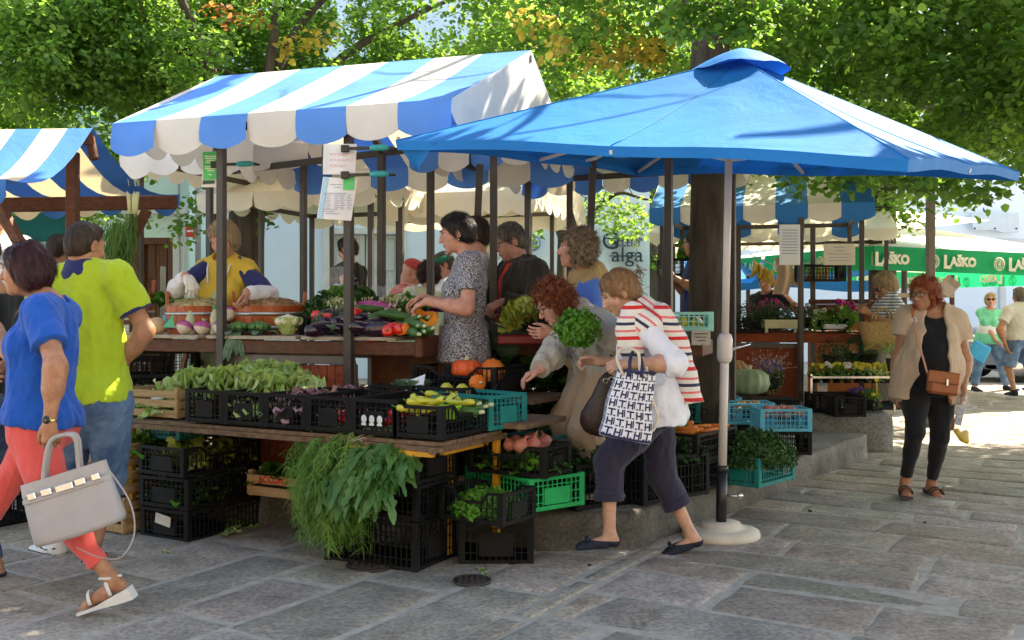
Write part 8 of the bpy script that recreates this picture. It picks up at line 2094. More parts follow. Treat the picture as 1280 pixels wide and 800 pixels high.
 mb=MB(); mb.box((0,0,0),(.07,.004,.05)); o=mb.build('paper_label',LAB); o.location=P(25,606,6.02); o.rotation_euler=(0,0,-.4); tag(o,'small pale label on the lower crate behind the striding woman','label')
 # ---- centre front stack with draped greens: corner (-.56,5.18)
 c1=V(-.47,5.14,0); du=V(-.883,.468,0); dv=V(.36,.933,0).normalized(); au=math.atan2(du.y,du.x)
 for i,(k,z,t,off) in enumerate((('tall',0,'bottom tall black crate under the draped greens',0),('big',.262,'middle black crate under the draped greens',.02),('big',.45,'top black crate carrying the draped greens',.0))):
  crate(k,c1+du*(.30+off*.2)+dv*(.20+off)+V(0,0,z),au,t)
 # draped: long leaves over front
 top=.60
 def T(a,b,z): return c1+du*a+dv*b+V(0,0,z)
 q=random.Random(9); o=empty('chicory_bunch',T(.2,.1,.6),0,'big bunch of long dark leaves draped over the front of centre crate stack','greens'); g=o.location
 mb=MB()
 def dome(a,v):
  # surface of the draped heap: v=0 on top at the back, v=1 hanging low in front
  bb=.26-.62*min(1,v*1.1)+.16*max(0,v-.55)*1.2; z=top+.13-.03*(1-v)-.52*max(0,v-.28)**1.35
  return T(a,bb*(1-.35*abs(a-.22)/.3)-.02,z)
 for i in range(900):
  a=q.uniform(.05,.48) if q.random()<.85 else q.uniform(.35,.58); v=q.random()**.8; s=dome(a,v*.82)+V(q.gauss(0,.01),q.gauss(0,.012),q.gauss(.005,.01)); e=dome(a+q.gauss(.0,.05),v*.82+.14)
  d=(e-s).normalized()+V(q.gauss(0,.22),q.gauss(-.05,.15),q.gauss(0,.15))
  L=q.uniform(.11,.24); k=q.uniform(.016,.032); n=9; sd=du+V(q.gauss(0,.5),q.gauss(0,.5),q.gauss(0,.3)); vs=[]; p=s.copy()
  for j in range(n):
   w=j/(n-1); wd=k*max(.06,math.sin(math.pi*(w*.9+.06))**.7)*(1+.42*math.sin(j*2.6+i)); t=d.normalized(); sx=(sd-t*sd.dot(t)).normalized(); nn=t.cross(sx); vs+=[p-sx*wd-nn*wd*.4-g,p-g,p+sx*wd-nn*wd*.4-g]; p=p+t*L/(n-1); d=d-V(0,0,.09)
  mb.add(vs,[(j*3+u_,j*3+u_+1,(j+1)*3+u_+1,(j+1)*3+u_) for j in range(n-1) for u_ in(0,1)],0,True)
 mb.build('leaves',G_CHI,o)
 mb=MB()
 for i in range(60): s=T(q.uniform(.0,.4),q.uniform(.05,.3),top+.10); ribbon(mb,[s-g,s+du*q.uniform(.05,.15)-dv*.1+V(0,0,.03)-g,s+du*q.uniform(.1,.25)-dv*.2+V(0,0,-.02)-g],.006,.004)
 mb.build('stems',G_PALE,o)
 o=empty('fennel_fronds',T(.6,.1,.5),0,'mass of feathery bright green fennel fronds hanging left of the long leaves','greens'); g=o.location
 mb=MB()
 for st in range(150):
  a=.36+abs(q.gauss(0,.17)); a=min(a,.76); reach=q.uniform(.08,.30); L=q.uniform(.22,.52)
  s=T(a*.9,q.uniform(.0,.2),top+q.uniform(-.02,.10)); e1=s-dv*reach*.6+du*q.gauss(.03,.04)+V(0,0,.02); e2=e1-dv*reach*.4-V(0,0,L*.4)+du*q.gauss(.02,.03); e3=e2-V(0,0,L*.6)+du*q.gauss(0,.03)
  st_=spline([s,e1,e2,e3],6); ribbon(mb,[p-g for p in st_],.0028,.0010)
  for j in range(3,len(st_)):
   for _ in range(7):
    p=st_[j]; e=p+V(q.gauss(0,.035),q.gauss(0,.03),-q.uniform(.02,.08)); ribbon(mb,[p-g,p.lerp(e,.5)+V(q.gauss(0,.006),0,.006)-g,e-g],.0022,.0007)
 mb.build('fronds',G_DIL,o)
 # ---- right front stack
 c2=V(-.29,5.31,0); dx=V(1,.0,0)
 crate('tall',V(-.09,5.62,0),R(91),'upright black crate on the ground carrying the parsley crate')
 pc=V(-.13,5.27,.262); crate('small',pc,R(144),'black scooped crate full of parsley at the front right')
 curly_heap('parsley','dense parsley filling the scooped front right crate',pc+V(0,0,.04),.19,.17,.13,G_PAR,2600,.026,3)
 crate('big',V(.066,5.72,.265),R(128),'bright green plastic crate behind the parsley, dark hand hole',PGR)
 oc=V(.04,5.58,.455); crate('mids',oc,R(149),'black crate with pink onions on top and greens inside')
 heap('leafy_greens','green stems visible inside the pink onion crate',oc+V(0,0,.02),.42,.24,R(149),.09,G_PAR,160,.09,.006,17)
 for i,(x,y) in enumerate(((-.02,-.08),(.05,-.06),(.02,.0),(.09,.0),(-.05,.02),(.05,.06),(-.08,-.03),(.12,.05))): proto('pon',mk_ponion).put(oc+V(x+.03,y+.03,.15+.01*(i%3)),q.random()*6,'pink onion lying on the crate over the green one',group='pink onions on the crate',rot=(q.uniform(-1,1),q.uniform(-1,1),q.random()*6))
 stackdefs=[(.50,5.96,1,'tall'),(.86,6.12,1,'tall'),(.62,6.65,2,'big'),(.06,6.28,1,'tall')]
 n=0
 words=['beside the green one','under the bending woman','behind the white shirted woman','near the kerb corner','behind pink onions','in the dark below the stalls','at the knee of bending woman','next to trouser cuffs','at the back','deep in shade','under greens','last of the dark row']
 for (x,y,k,kind) in stackdefs:
  for i in range(k):
   crate(kind,V(x,y,.225+i*(.262 if kind=='tall' else .19)),R(34+6*(n%3)),'black crate in dark stacks on the platform %s'%words[n]); n+=1
  heap('leafy_greens','dark green leaves heaped on a black crate %s'%words[n-1],V(x,y,.225+k*(.262 if kind=='tall' else .19)-.06),.5,.32,R(34),.14,G_DRK,90,.11,.012,20+n)
 crate('mid',V(.16,6.05,.42),R(36),'dark crate with green lining right of the teal crate',PTL)
 # big greens display behind bending woman
 rows=[(.05,6.75,.80,G_DRK,'dark leafy bunches'),(.45,6.80,.66,G_PAR,'curly endive heads'),(-.12,6.62,.60,G_CHI,'long green leaves'),(.20,7.0,.98,G_CAB,'bluish cabbage leaves'),(.62,6.95,.92,G_DRK,'shaded greens')]
 for i,(x,y,z,m,t) in enumerate(rows):
  crate('bigs',V(x,y,z-.13),R(-14+5*i),'black crate filled with %s behind the teal crate'%t)
  heap('leafy_greens','%s heaped behind the teal crate'%t,V(x,y,z),.56,.36,R(-14+5*i),.20,m,170,.16,.016,30+i)
 mb=MB(); mb.box((.3,6.9,.50),(1.3,.9,.03),rz=-.2); mb.box((.3,6.7,.36),(1.2,.02,.26),rz=-.2); o=mb.build('low_table',W_DK); tag(o,'low dark table carrying the leafy crates beside woman in grey','table')
 for i,(x,y,z,t) in enumerate(((-.02,6.75,1.06,'savoy cabbage by the grey T-shirt'),(.16,6.9,1.10,'savoy cabbage left of the held lettuce'),(.05,6.95,1.0,'savoy cabbage low in shade'))):
  PRO['cab'].put(V(x,y,z),i*1.3,'large bluish %s'%t,scale=1.25)
 proto('lol',mk_let(G_LOL,5)).put(P(656,398,6.35),0,'yellow green lettuce held over the red tray by the curly haired woman',rot=(R(-20),R(-30),0),scale=.95)
 o=empty('red_tray',P(655,424,6.5),0,'dark red tray edge below the held lettuce','tray'); mb=MB(); mb.box((0,0,0),(.34,.3,.06),b=.01); mb.build('tray',mat('dull_red_plastic',(.16,.008,.012),.5,.15,9,.1,40),o)
 curly_heap('parsley_bunch','round bunch of curly parsley in the hand of the bending woman',P(722,404,5.62)+V(0,0,-.03),.115,.10,.10,G_PAR,1500,.026,5,kind=None,cat='parsley')
 # ---- counter goods
 Zc=1.187
 def K(a,b,z=0): return at(a,b,Zc+z)
 tubw(K(1.88,.36,.0),'wooden tub heaped with sauerkraut before the blond vendor',.3,.235,.20,mat('sauerkraut',(.62,.55,.30),.6,.15,30,.5,60))
 tubw(K(1.36,.46,.0),'second wooden tub with steel hoop right of the post',.2,.26,.20,mat('shredded_turnip',(.40,.24,.12),.6,.2,30,.5,60))
 for i,(a,b,t) in enumerate(((1.87,.12,'left'),(1.72,.12,'middle'),(1.555,.10,'right'),(1.60,.24,'upper'))):
  proto('tur',mk_turn).put(K(a-.05,b,.052+(.09 if i==3 else 0)),i,'%s purple turnip of the group beside the plastic bottle'%t,rot=(R(20*i-20),R(15),i))
 for i,(a,b) in enumerate(((2.08,.12),(1.90,.22))): proto('swe',mk_swe).put(K(a-.02,b,.058),i,'%s brown rutabaga left of the purple turnips'%('left' if i==0 else 'right'),rot=(.3*i,.4,i))
 for i,(a,t) in enumerate(((1.80,'milky bottle with green cap before the sauerkraut tub'),(1.60,'milky bottle half hidden by the stall post'))):
  o=empty('plastic_bottle',K(a,.16),0,t,'bottle'); mb=MB(); mb.lathe([(.0001,0),(.032,0),(.034,.01),(.034,.11),(.028,.14),(.014,.17),(.014,.185),(.0001,.185)],n=20); mb.build('bottle_body',mat('milky_plastic',(.58,.60,.38),.3,.05,8,0,trans=.2),o); mb=MB(); mb.lathe([(.0001,.178),(.017,.178),(.017,.20),(.0001,.20)],n=16); mb.build('cap',mat('green_cap',(.02,.30,.08),.4,.1),o)
 for i,(a,b) in enumerate(((1.34,.08),(1.20,.10),(1.27,.17))): proto('bro',mk_broc).put(K(a,b,.045),i*1.7,'%s broccoli head right of the front post'%('left','right','rear')[i],scale=1.0)
 mb=MB()
 for i in range(9): blade(mb,V(q.gauss(0,.02),0,0),V(q.gauss(0,.3),-.35,-1),V(0,-1,.2),q.uniform(.12,.2),.02,.4,.008)
 o=mb.build('broccoli_leaves',G_CAB); o.location=K(1.32,.0,.02); tag(o,'broccoli leaves hanging down over the counter edge','leaves')
 proto('cau',mk_caul).put(K(.99,.12,.05),0,'cauliflower in pale leaves on counter centre',scale=1.1)
 crate('low',K(.80,.42,.0),ang+R(90)*0,'black tray crate right of the cauliflower'); crate('low',K(.38,.42,.0),ang,'black tray crate holding red peppers behind the aubergines')
 # scale
 o=empty('weighing_scale',K(1.02,.80,.02),0,'pale grey market scale with tilted display behind the tub','scale'); sc_=mat('scale_plastic',(.50,.51,.50),.5,.05,8,.05,40); mb=MB(); mb.box((0,0,.04),(.34,.30,.08),b=.01); mb.build('base',sc_,o); mb=MB(); mb.box((0,0,.10),(.36,.30,.015),b=.005); mb.build('pan',SILV,o); mb=MB(); mb.box((.02,.05,.23),(.11,.07,.22),b=.012,rot=Matrix.Rotation(R(8),3,'Y')@Matrix.Rotation(R(35),3,'Z')); dsp=mb.build('display',sc_,o); mb=MB()
 for i in range(5): mb.box((.055,.01,.16+.035*i),(.06,.004,.018),rot=Matrix.Rotation(R(8),3,'Y')@Matrix.Rotation(R(35),3,'Z'))
 mb.build('screen',MATS['dark_glass'],dsp)
 tub(K(.85,1.15,.03),'red plastic bowl behind the scale',V_REDP,.20,.13); tub(K(1.15,1.25,.03),'second red plastic bowl nearer the vendor',V_REDP,.17,.13)
 tub(P(537,380,7.3)+V(0,0,-.06),'purple ribbed plastic bowl before the pale green blouse',V_PUR,.19,.10)
 # aubergines
 k=0
 for (px,py,dd,rz) in((402,411,6.42,.4),(428,404,6.48,.6),(445,398,6.6,-.2),(412,400,6.65,.9),(430,413,6.36,-2.6),(456,411,6.32,.3),(472,404,6.40,.2),(478,412,6.3,-.3),(493,403,6.5,.5),(462,397,6.7,.1),(486,397,6.7,2.6),(420,395,6.75,.4)):
  k+=1; proto('aub',mk_aub).put(P(px,py,dd),0,'glossy dark aubergine in the counter pile right of second post',group='aubergines on the counter',rot=(q.uniform(-.3,.3),q.uniform(-.2,.2),rz+.35))
 for i,(px,py,dd) in enumerate(((480,393,6.5),(500,395,6.4),(448,388,6.7),(462,386,6.7),(505,408,6.3),(515,400,6.3),(512,414,6.2),(520,410,6.25),(530,413,6.2),(507,400,6.45),(498,402,6.45),(525,402,6.35),(532,415,6.18),(518,405,6.2),(452,392,6.75))):
  PRO['zuc'].put(P(px,py,dd),0,'dark green courgette in the pile between aubergines and cut pumpkin',group='courgettes on the counter',rot=(0,q.uniform(-.3,.3),(.3 if i<4 else -1.3)+q.uniform(-.3,.3)))
 for i,(px,py,dd) in enumerate(((485,414,6.2),(497,412,6.2),(490,410,6.28),(409,398,6.62),(398,395,6.7),(445,391,6.6))): proto('rpe',mk_pep(V_RED)).put(P(px,py,dd),0,'%s red pepper on the main counter'%['front left','front right','rear front','tray left','tray far left','middle'][i],rot=(R(80),0,i*1.1))
 proto('ope',mk_pep(V_ORA)).put(P(503,412,6.2),0,'orange pepper beside the front red peppers',rot=(R(70),0,2))
 o=empty('cut_pumpkin',P(530,402,6.3),0,'bright orange cut wedge of pumpkin by the woman in grey','pumpkin'); s=SDF((-.15,-.12,-.12),(.15,.12,.12),.006); s.ell((0,0,.02),(.085,.065,.07),None,0); s.ell((.01,-.03,.05),(.05,.07,.04),None,.02,op='s'); s.plane((0,0,-.045),(0,0,-1)); s.plane((0,-.03,0),(.3,-1,0)); s.noise(.003,12,3); sdf_obj('wedge',s,V_FLE,o); mb=MB(); mb.ell((-.01,.03,-.0),(.07,.045,.055),n=18,m=10); mb.build('rind',V_ORA,o)
 for i,(px,py,dd) in enumerate(((463,383,7.0),(478,384,6.9),(482,381,7.0),(488,385,6.9),(455,384,7.1))): PRO['tur'].put(P(px,py,dd),i,'%s pink turnip before the purple bowl'%['left','centre','rear','right','far left'][i],scale=1.1)
 for i,(px,py,dd) in enumerate(((496,383,6.9),(520,388,6.8),(422,386,6.95),(430,388,6.9))):
  mb=MB(); lettuce_mesh(mb,.09,16,i+40); o=mb.build('lettuce',[G_PALE,G_PAR,G_CAU if False else G_PALE,G_PALE][i]); o.location=P(px,py,dd); tag(o,['celery root with pale leaves','horseradish and pale roots in front of woman in grey','fennel heads right of the red bowl','pale fennel bulbs beside the second post'][i],'vegetables')
 for (px,py,dd,rx,m,n_,t) in((408,388,7.0,.16,G_DRK,260,'dark leaves in front of red bowl'),(424,375,7.1,.13,G_PAR,300,'tall parsley bunch behind the pale fennel'),(452,374,7.2,.12,G_DRK,300,'dark kale bunch in a bag beside the second post'),(506,376,7.0,.09,G_PAR,160,'celery stalk leaves before purple bowl'),(408,398,6.7,.10,G_CAB,60,'pepper leaves in the tray')):
  curly_heap('herb_bunch',t,P(px,py,dd)+V(0,0,-.05),rx,rx*.8,rx*1.2,m,n_*5,.035,int(px),cat='greens')
 curly_heap('herb_bunch','loose dark greens spread along the counter behind aubergines',P(470,388,7.0)+V(0,0,-.04),.4,.15,.07,G_DRK,1500,.035,77,cat='greens')
 film=MATS['film']
 s=SDF((-.3,-.2,-.2),(.3,.2,.2),.012); s.ell((0,0,0),(.22,.12,.10),None,.02); s.noise(.02,6,3); o=sdf_obj('plastic_bag',s,film,None); o.location=P(486,372,7.4); tag(o,'crumpled clear plastic bag behind the turnips','plastic bag')
 s=SDF((-.3,-.2,-.25),(.3,.2,.25),.012); s.ell((0,0,0),(.12,.10,.17),None,.02); s.noise(.02,6,9); o=sdf_obj('plastic_bag',s,film,None); o.location=P(424,360,7.3); tag(o,'knotted clear carrier bag on the counter behind second post','plastic bag')
 # behind vendor left: shelves with goods
 o=empty('back_table',P(150,420,7.6),0,'brown back table with jars and small tub left of the vendor','table'); mb=MB(); mb.beam(P(120,405,7.9),P(215,400,7.8),.5,.03); wb(mb,'top',W_DK,o)
 for x in(128,205): mb=MB(); mb.box(PZ(x,7.85,.60),(.05,.05,1.0)); wb(mb,'leg',W_DK,o)
 tubw(P(172,398,7.8),'small dark barrel half hidden by the lime shirt',0,.13,.20)
 heap('leafy_greens','green bundle on the back table left of the tub',P(203,382,7.8),.25,.2,0,.10,G_PAR,60,.08,.01,61)
 mb=MB(); mb.lathe([(.0001,0),(.02,0),(.026,.06),(.024,.06),(.0001,.055)],n=16); o=mb.build('cup',PBL); o.location=P(208,404,7.6); tag(o,'small pale blue plastic cup on the back table','cup')
 mb=MB(); mb.prism([(-.04,-.04),(.04,-.04),(.03,.05)],(0,0,0),(1,0,0),(0,0,1),.004); o=mb.build('green_ticket',mat('green_card',(.08,.45,.25),.6,.1)); o.location=P(211,402,6.9); tag(o,'small green card standing behind the rutabagas','ticket')
 for i,(px,py,dd) in enumerate(((155,458,7.3),(195,450,7.2),(160,480,7.1))): crate('big',V(*P(px,py+20,dd)),R(10*i),['black crate left of the counter leg with a pale mark','black crate under the left end of the counter','lower black crate under the left end of counter'][i])
 mb=MB(); 
 for k in range(5): mb.beam(at(1.85+.12*k,.5,.25),at(1.7+.12*k,.45,1.05),.022,.022)
 o=mb.build('folded_trestle',W_DK); tag(o,'folded dark timber trestle slats under the counter left end','trestle')
 o=empty('steel_trolley',PZ(148,7.6,.2),0,'grey steel trolley frame behind the elbow of the man in lime','trolley')
 for x in(-.15,.15): 
  mb=MB(); mb.beam(V(x,0,.0),V(x,0,1.0),.025,.025); mb.build('upright',SILV,o)
 for z in(.5,.75,.98): mb=MB(); mb.box((0,0,z),(.32,.3,.02)); mb.build('tray',SILV,o)
 # ---- right of trunk: mint crate on the counter
 crate('low',P(852,417,6.85)+V(0,0,.02),R(-5),'pale mint plastic crate of pears on the counter end',PMI)
 for i in range(14): tp2=proto('pea',one('pear','pear',lambda mb:mb.lathe([(.0001,-.03),(.02,-.03),(.032,-.005),(.024,.02),(.012,.04),(.0001,.045)],n=12),V_YEG)); tp2.put(P(852,417,6.85)+V(q.uniform(-.15,.15),q.uniform(-.1,.1),.05+q.uniform(0,.03)),q.random()*6,'small yellow green pear in the mint crate',group='pears in the mint crate')
 mb=MB(); mb.tube([V(0,0,0),V(-.02,0,.03),V(-.05,0,.045)],[.01,.008,.004],6); o=mb.build('scoop_handle',C_WHITE); o.location=P(878,404,6.7); tag(o,'white utensil handle sticking out of the mint crate','utensil')
 # ---- blue crates group
 def X(px,py,z): 
  d=F*(CZ-z)/(py-HY); return V((px-640)/F*d,d,z)
 spots=[(900,523,.405,'first sky blue crate, full of brown onions','onion',-.10),(938,531,.405,'second sky blue crate of small onions','small',.0),(982,540,.405,'third sky blue crate of dark red onions','red',.03)]
 for i,(px,py,z,t,kd,rz) in enumerate(spots):
  p=X(px,py,z)+V(0,.15,0); 
  crate('fruit',p,rz,t,PBL); crate('fruit',p+V(0,0,-.183),rz,'black crate under the %s'%t.split(',')[0].replace('full of','of')) 
  nn=40 if i==0 else 46
  for k in range(nn):
   s_=1.0 if i==0 else .55; lay=k//18
   key={'onion':'oni','small':'oni','red':'pon'}[kd]; fn=mk_onion if key=='oni' else mk_ponion
   sc_=s_ if key=='oni' else .6
   proto(key,fn).put(p+V(q.uniform(-.155,.155)*(1-.15*lay),q.uniform(-.11,.11)*(1-.15*lay),.125+(.042*lay if i==0 else .02*lay)),0,{'onion':'round brown onion heaped in the first sky blue crate','small':'small brown onion in the second sky blue crate','red':'dark red onion in the third sky blue crate'}[kd],group={'onion':'brown onions in the first sky blue crate','small':'small onions in the second sky blue crate','red':'red onions in the third sky blue crate'}[kd],rot=(q.uniform(-.8,.8),q.uniform(-.8,.8),q.random()*6),scale=sc_)
 p=X(862,530,.40)+V(0,.25,0); crate('mid',p,R(75),'teal crate behind the white shirt holding pale greens',PTL); heap('leafy_greens','pale green leaves in the crate behind white shirt',p+V(0,0,.08),.4,.25,R(75),.14,G_CAB,60,.10,.014,71)
 # carrots and tops
 for i,(x,y,z,rz,t,m) in enumerate(((1.12,6.45,.225,.9,'black crate of greens near the kerb by navy trousers',PB),(1.14,6.44,.415,.95,'black crate of carrots above the kerb crate',PB),(1.62,6.62,.225,R(48),'dark teal crate under the hanging carrot tops beside the pole',PTE))):
  crate('big' if i<2 else 'mid',V(x,y,z),rz,t,m)
 for i in range(26):
  mb_=proto('car',one('carrot','carrot',lambda mb:mb.tube([V(-.09,0,0),V(-.085,0,0),V(0,0,0),V(.09,0,0)],[.008,.016,.012,.002],8),V_CAR)); mb_.put(V(1.20+q.uniform(-.13,.14),6.46+q.uniform(-.16,.16),.56+q.uniform(0,.05)),0,'orange carrot lying in the crate by the white pole',group='carrots by the pole',rot=(0,q.uniform(-.1,.1),q.gauss(2.8,.4)))
 curly_heap('carrot_tops','feathery carrot leaves drooping over the kerb beside the pole',V(1.60,6.55,.38),.24,.22,.22,G_DRK,5200,.022,8,cat='greens'); curly_heap('carrot_tops','green carrot leaves left of the carrots',V(1.0,6.45,.56),.16,.14,.12,G_PAR,1500,.024,9,cat='greens')
 o=empty('low_box',V(2.25,9.3,.22),0,'black low mat and box under the pumpkins by trunk','box'); mb=MB(); mb.box((0,0,.16),(.8,.45,.32),b=.03); mb.build('box_body',PB,o)
 proto('gp',mk_pump(V_GPU,1.25,.66)).put(P(937,477,9.15),0,'large grey green ribbed pumpkin beside the pole'); proto('bp',mk_pump(mat('tan_pumpkin',(.42,.20,.07),.5,.15,5,.2,20),1.2,.9)).put(P(914,470,9.4),0,'tan pumpkin standing behind the grey green one')
 flowers(q)
def flowers(q):
 G_HE=vegm('heather_green',(.03,.06,.02),(.07,.12,.035)); mg=mat('magenta_petal',(.50,.01,.20),.5,.2,9,0,trans=.2); yw=mat('yellow_petal',(.75,.60,.05),.5,.1,9,0,trans=.2); wt=mat('white_petal',(.72,.70,.62),.5,.05,9,0,trans=.2); vi=mat('violet_petal',(.16,.08,.35),.5,.2,9,0,trans=.2); hr=mat('heather_pink',(.28,.03,.08),.6,.3,20,0)
 pot=mat('black_pot',(.02,.02,.02),.5,.1,9,0)
 def plant(px,py,d,r,h,lm,fm,nf,fs,label,n=260,ls=.03,name='potted_plant',potm=pot,pr=None,grp=None,fz=.9):
  c=P(px,py,d); o=empty(name,c,0,label,'potted plant',grp); pr=pr or r*.6
  mb=MB(); mb.lathe([(.0001,-.10),(pr*.75,-.10),(pr,0),(pr*1.05,0),(pr*1.05,.012),(.0001,.0)],n=16); mb.build('pot',potm,o)
  ch=curly_heap('foliage',None,V(0,0,0),r,r*.9,h,lm,n,ls,int(px*7+py),cat=None,kind=None); ch.parent=o
  if nf:
   mb=MB()
   for i in range(nf):
    a=q.random()*6.3; rr=r*math.sqrt(q.random())*.9; z=h*fz*math.sqrt(max(.05,1-(rr/r)**2))+q.uniform(0,.02); p=V(rr*math.cos(a),rr*math.sin(a)*.9,z)
    for k in range(5):
     b=k*1.257; w=V(math.cos(b),q.uniform(-.3,.3),math.sin(b)); mb.ell(p+w*fs*.5-V(0,.01,0),(fs*.5,fs*.18,fs*.5),n=6,m=4)
   mb.build('blossoms',fm,o)
 k=0
 for i,(px,t) in enumerate(((935,'dark heather pot at left end of the flower counter'),(955,'heather pot left of the centre'),(973,'heather pot behind the cream trough'),(993,'heather pot right of the stall post'),(1010,'last heather pot by orchids'))):
  plant(px,398,10.7-.02*i,.14,.16,G_HE,hr,14 if i<3 else 4,.012,t,700,.022,pr=.07)
 plant(962,392,10.95,.16,.16,G_HE,mg,26,.02,'magenta cyclamen row behind the heather',300,.03)
 o=empty('planter_trough',P(974,405,10.5),0,'pale yellow wooden trough on the flower counter','planter'); mb=MB(); mb.box((0,0,0),(.34,.16,.09),b=.004)
 for x in(-.15,.15): mb.box((x,-.06,-.06),(.03,.03,.06))
 mb.build('trough',mat('cream_wood',(.60,.55,.32),.6,.08),o)
 crate('low',P(935,412,10.6)+V(0,0,-.03),0,'black crate left of the cream trough on flower counter')
 o=empty('white_tray',P(1042,408,10.35),0,'white plastic tray under the cyclamens','tray'); mb=MB(); mb.box((0,0,0),(.24,.16,.05),b=.01); mb.build('tray',C_WHITE,o)
 plant(1028,401,10.4,.10,.12,G_PAR,wt,3,.03,'white orchid like plant on the flower counter',160,.035); plant(1042,398,10.4,.07,.10,G_HE,hr,40,.012,'red heather plant in the middle of the white tray',300,.02,fz=1.1)
 plant(1054,399,10.35,.14,.14,G_PAR,mg,9,.035,'magenta cyclamen at the counter end',220,.045,fz=1.35)
 # lower shelves
 o=empty('plant_rack',P(1060,470,9.5),0,'steel plant rack with two levels left of basket woman','rack')
 mb=MB(); mb.beam(P(1012,470,10.0),P(1120,470,9.85),.4,.02); wb(mb,'shelf',SILV,o)
 for px in(1014,1118): mb=MB(); mb.beam(PZ(px,9.9,.34),PZ(px,9.9,.72),.02,.02); wb(mb,'leg',SILV,o)
 labs=['left','second','third','fourth','fifth','sixth','seventh']
 for i,px in enumerate((1020,1033,1046,1059,1072)): plant(px,466,9.95-.01*i,.08,.09,G_PAR,yw if i%2==0 else wt,12,.022,'%s pansy pot on plant rack counted from the left'%labs[i],170,.024,pr=.05)
 for i,px in enumerate((1082,1093,1104,1113)): plant(px,466,9.9,.085,.09,G_LET,yw,16,.020,'%s lime primrose pot at the right of rack'%labs[i],170,.024,pr=.05)
 plant(1038,445,10.15,.14,.16,G_HE,None,0,0,'round box ball shrub behind the pansies',900,.018); plant(1075,443,10.15,.19,.2,G_DRK,None,0,0,'wide dark rosemary bush behind the primroses',1300,.02); plant(1052,447,10.2,.10,.12,G_CAB,None,0,0,'silvery bush between box ball and rosemary',700,.018)
 plant(1075,498,9.9,.10,.10,G_DRK,vi,22,.018,'violet aster pot on the ground under the rack',250,.025,pr=.09); plant(1088,500,9.85,.10,.12,G_PAR,yw,3,.02,'green potted herb with yellow stick under the rack',250,.03,pr=.10); plant(1066,498,9.95,.08,.09,G_DRK,vi,10,.016,'small violet pot beside the asters',200,.022,pr=.07)
 mb=MB(); mb.prism([(-.02,0),(.02,0),(.03,.05),(-.03,.05)],(0,0,.06),(1,0,0),(0,0,1),.004); mb.box((0,0,0),(.008,.003,.14)); o=mb.build('plant_tag',yw); o.location=P(1096,484,9.7); tag(o,'yellow plastic plant tag standing in the lower herb pot','plant tag')
 # spiky variegated plant
 o=empty('spider_plant',P(1118,448,9.5),0,'pale striped spider plant in front of the basket bag','potted plant'); mb=MB()
 for i in range(46):
  a=q.random()*6.3; L=q.uniform(.15,.30); ribbon(mb,[V(0,0,0),V(math.cos(a)*L*.5,math.sin(a)*L*.5,L*.55),V(math.cos(a)*L,math.sin(a)*L,L*.45-.05)],.007,.002)
 mb.build('leaves',G_LET,o); mb=MB(); mb.lathe([(.0001,-.12),(.06,-.12),(.08,0),(.0001,0)],n=16); mb.build('pot',pot,o)
 for i,(px,py,d) in enumerate(((1040,520,9.5),(1052,505,9.6),(930,505,9.9))): crate('mid',P(px,py,d)-V(0,0,.1) if i else V(*PZ(1042,9.95,.345)),R(90)*(i%2),['upright black crate under the plant rack','second black crate under the plant rack','black crate in the dark at foot of the red counter'][i])
 plant(963,472,9.25,.12,.16,G_DRK,vi,10,.02,'violet flower pot beside the grey green pumpkin',300,.03,pr=.09)
 o=empty('dried_flowers',P(960,462,9.2),0,'airy bunch of pale dried flowers above the violet pot','dried flowers'); mb=MB(); pk=mat('dry_pink',(.42,.32,.34),.8,.2)
 for i in range(90):
  v=V(q.gauss(0,.09),q.gauss(0,.06),abs(q.gauss(.06,.05))); mb.tube([V(0,0,-.1),v*.6,v],.0012,3); mb.ell(v,.006,n=5,m=4)
 mb.build('sprays',pk,o)
 o=empty('info_sheet',P(1028,485,10.2),0,'white and blue printed sheet taped under the plant rack','notice'); mb=MB(); mb.box((0,0,0),(.10,.005,.16)); mb.build('sheet',MATS['paper'],o); mb=MB(); mb.box((0,-.004,.04),(.08,.002,.03)); mb.build('print',MATS['pale_blue_print'],o)
 # bananas
 bm=mat('ripe_banana',(.50,.30,.03),.5,.25,14,.1,40,col2=(.66,.46,.06))
 def mk():
  o=empty('banana_hand',cat='bananas',label='x')
  for k in range(5):
   mb=MB(); a=(k-2)*.28; mb.tube(spline([V(0,0,.0),V(.02+.02*math.sin(a),.03*a,-.06),V(.015+.05*math.sin(a),.05*a,-.13),V(-.03+.05*math.sin(a),.06*a,-.19)],3),[.006,.014,.018,.020,.020,.019,.016,.012,.006,.004],8); mb.build('banana',bm,o)
  return o
 pr=Proto(mk())
 for i,(px,py) in enumerate(((942,324),(949,329),(957,334),(965,336),(992,338),(999,336),(1012,333),(1022,332),(1032,331))): pr.put(P(px,py,11.6),i*.9,'%s hand of ripe bananas hanging under the far roof'%['leftmost','second','third','fourth, beside paper bags,','fifth','sixth','seventh','eighth','rightmost'][i],group='hanging bananas')
 mb=MB(); mb.tube([P(938,318,11.6),P(966,331,11.6),P(1000,330,11.6),P(1040,325,11.6)],.006,5); o=mb.build('rope',ROPE); tag(o,'rope on which the bananas hang','rope')
 # garlic / dried peppers hanging by striped gable
 o=empty('garlic_braid',P(796,352,8.6),0,'dry brown garlic braid hanging in front of the pale wall','garlic'); mb=MB()
 for i in range(60):
  z=-.0-.0045*i; ribbon(mb,[V(0,0,z+.15),V(q.gauss(0,.05),q.gauss(0,.04),z+.12),V(q.gauss(0,.06),q.gauss(0,.04),z+.07)],.006,.002)
 mb.build('husks',mat('dry_husk',(.25,.16,.08),.9,.3),o); mb=MB()
 for i in range(9): mb.ell(V(q.gauss(0,.03),q.gauss(0,.03),-.13-.02*(i%4)),(.026,.026,.024),n=8,m=6)
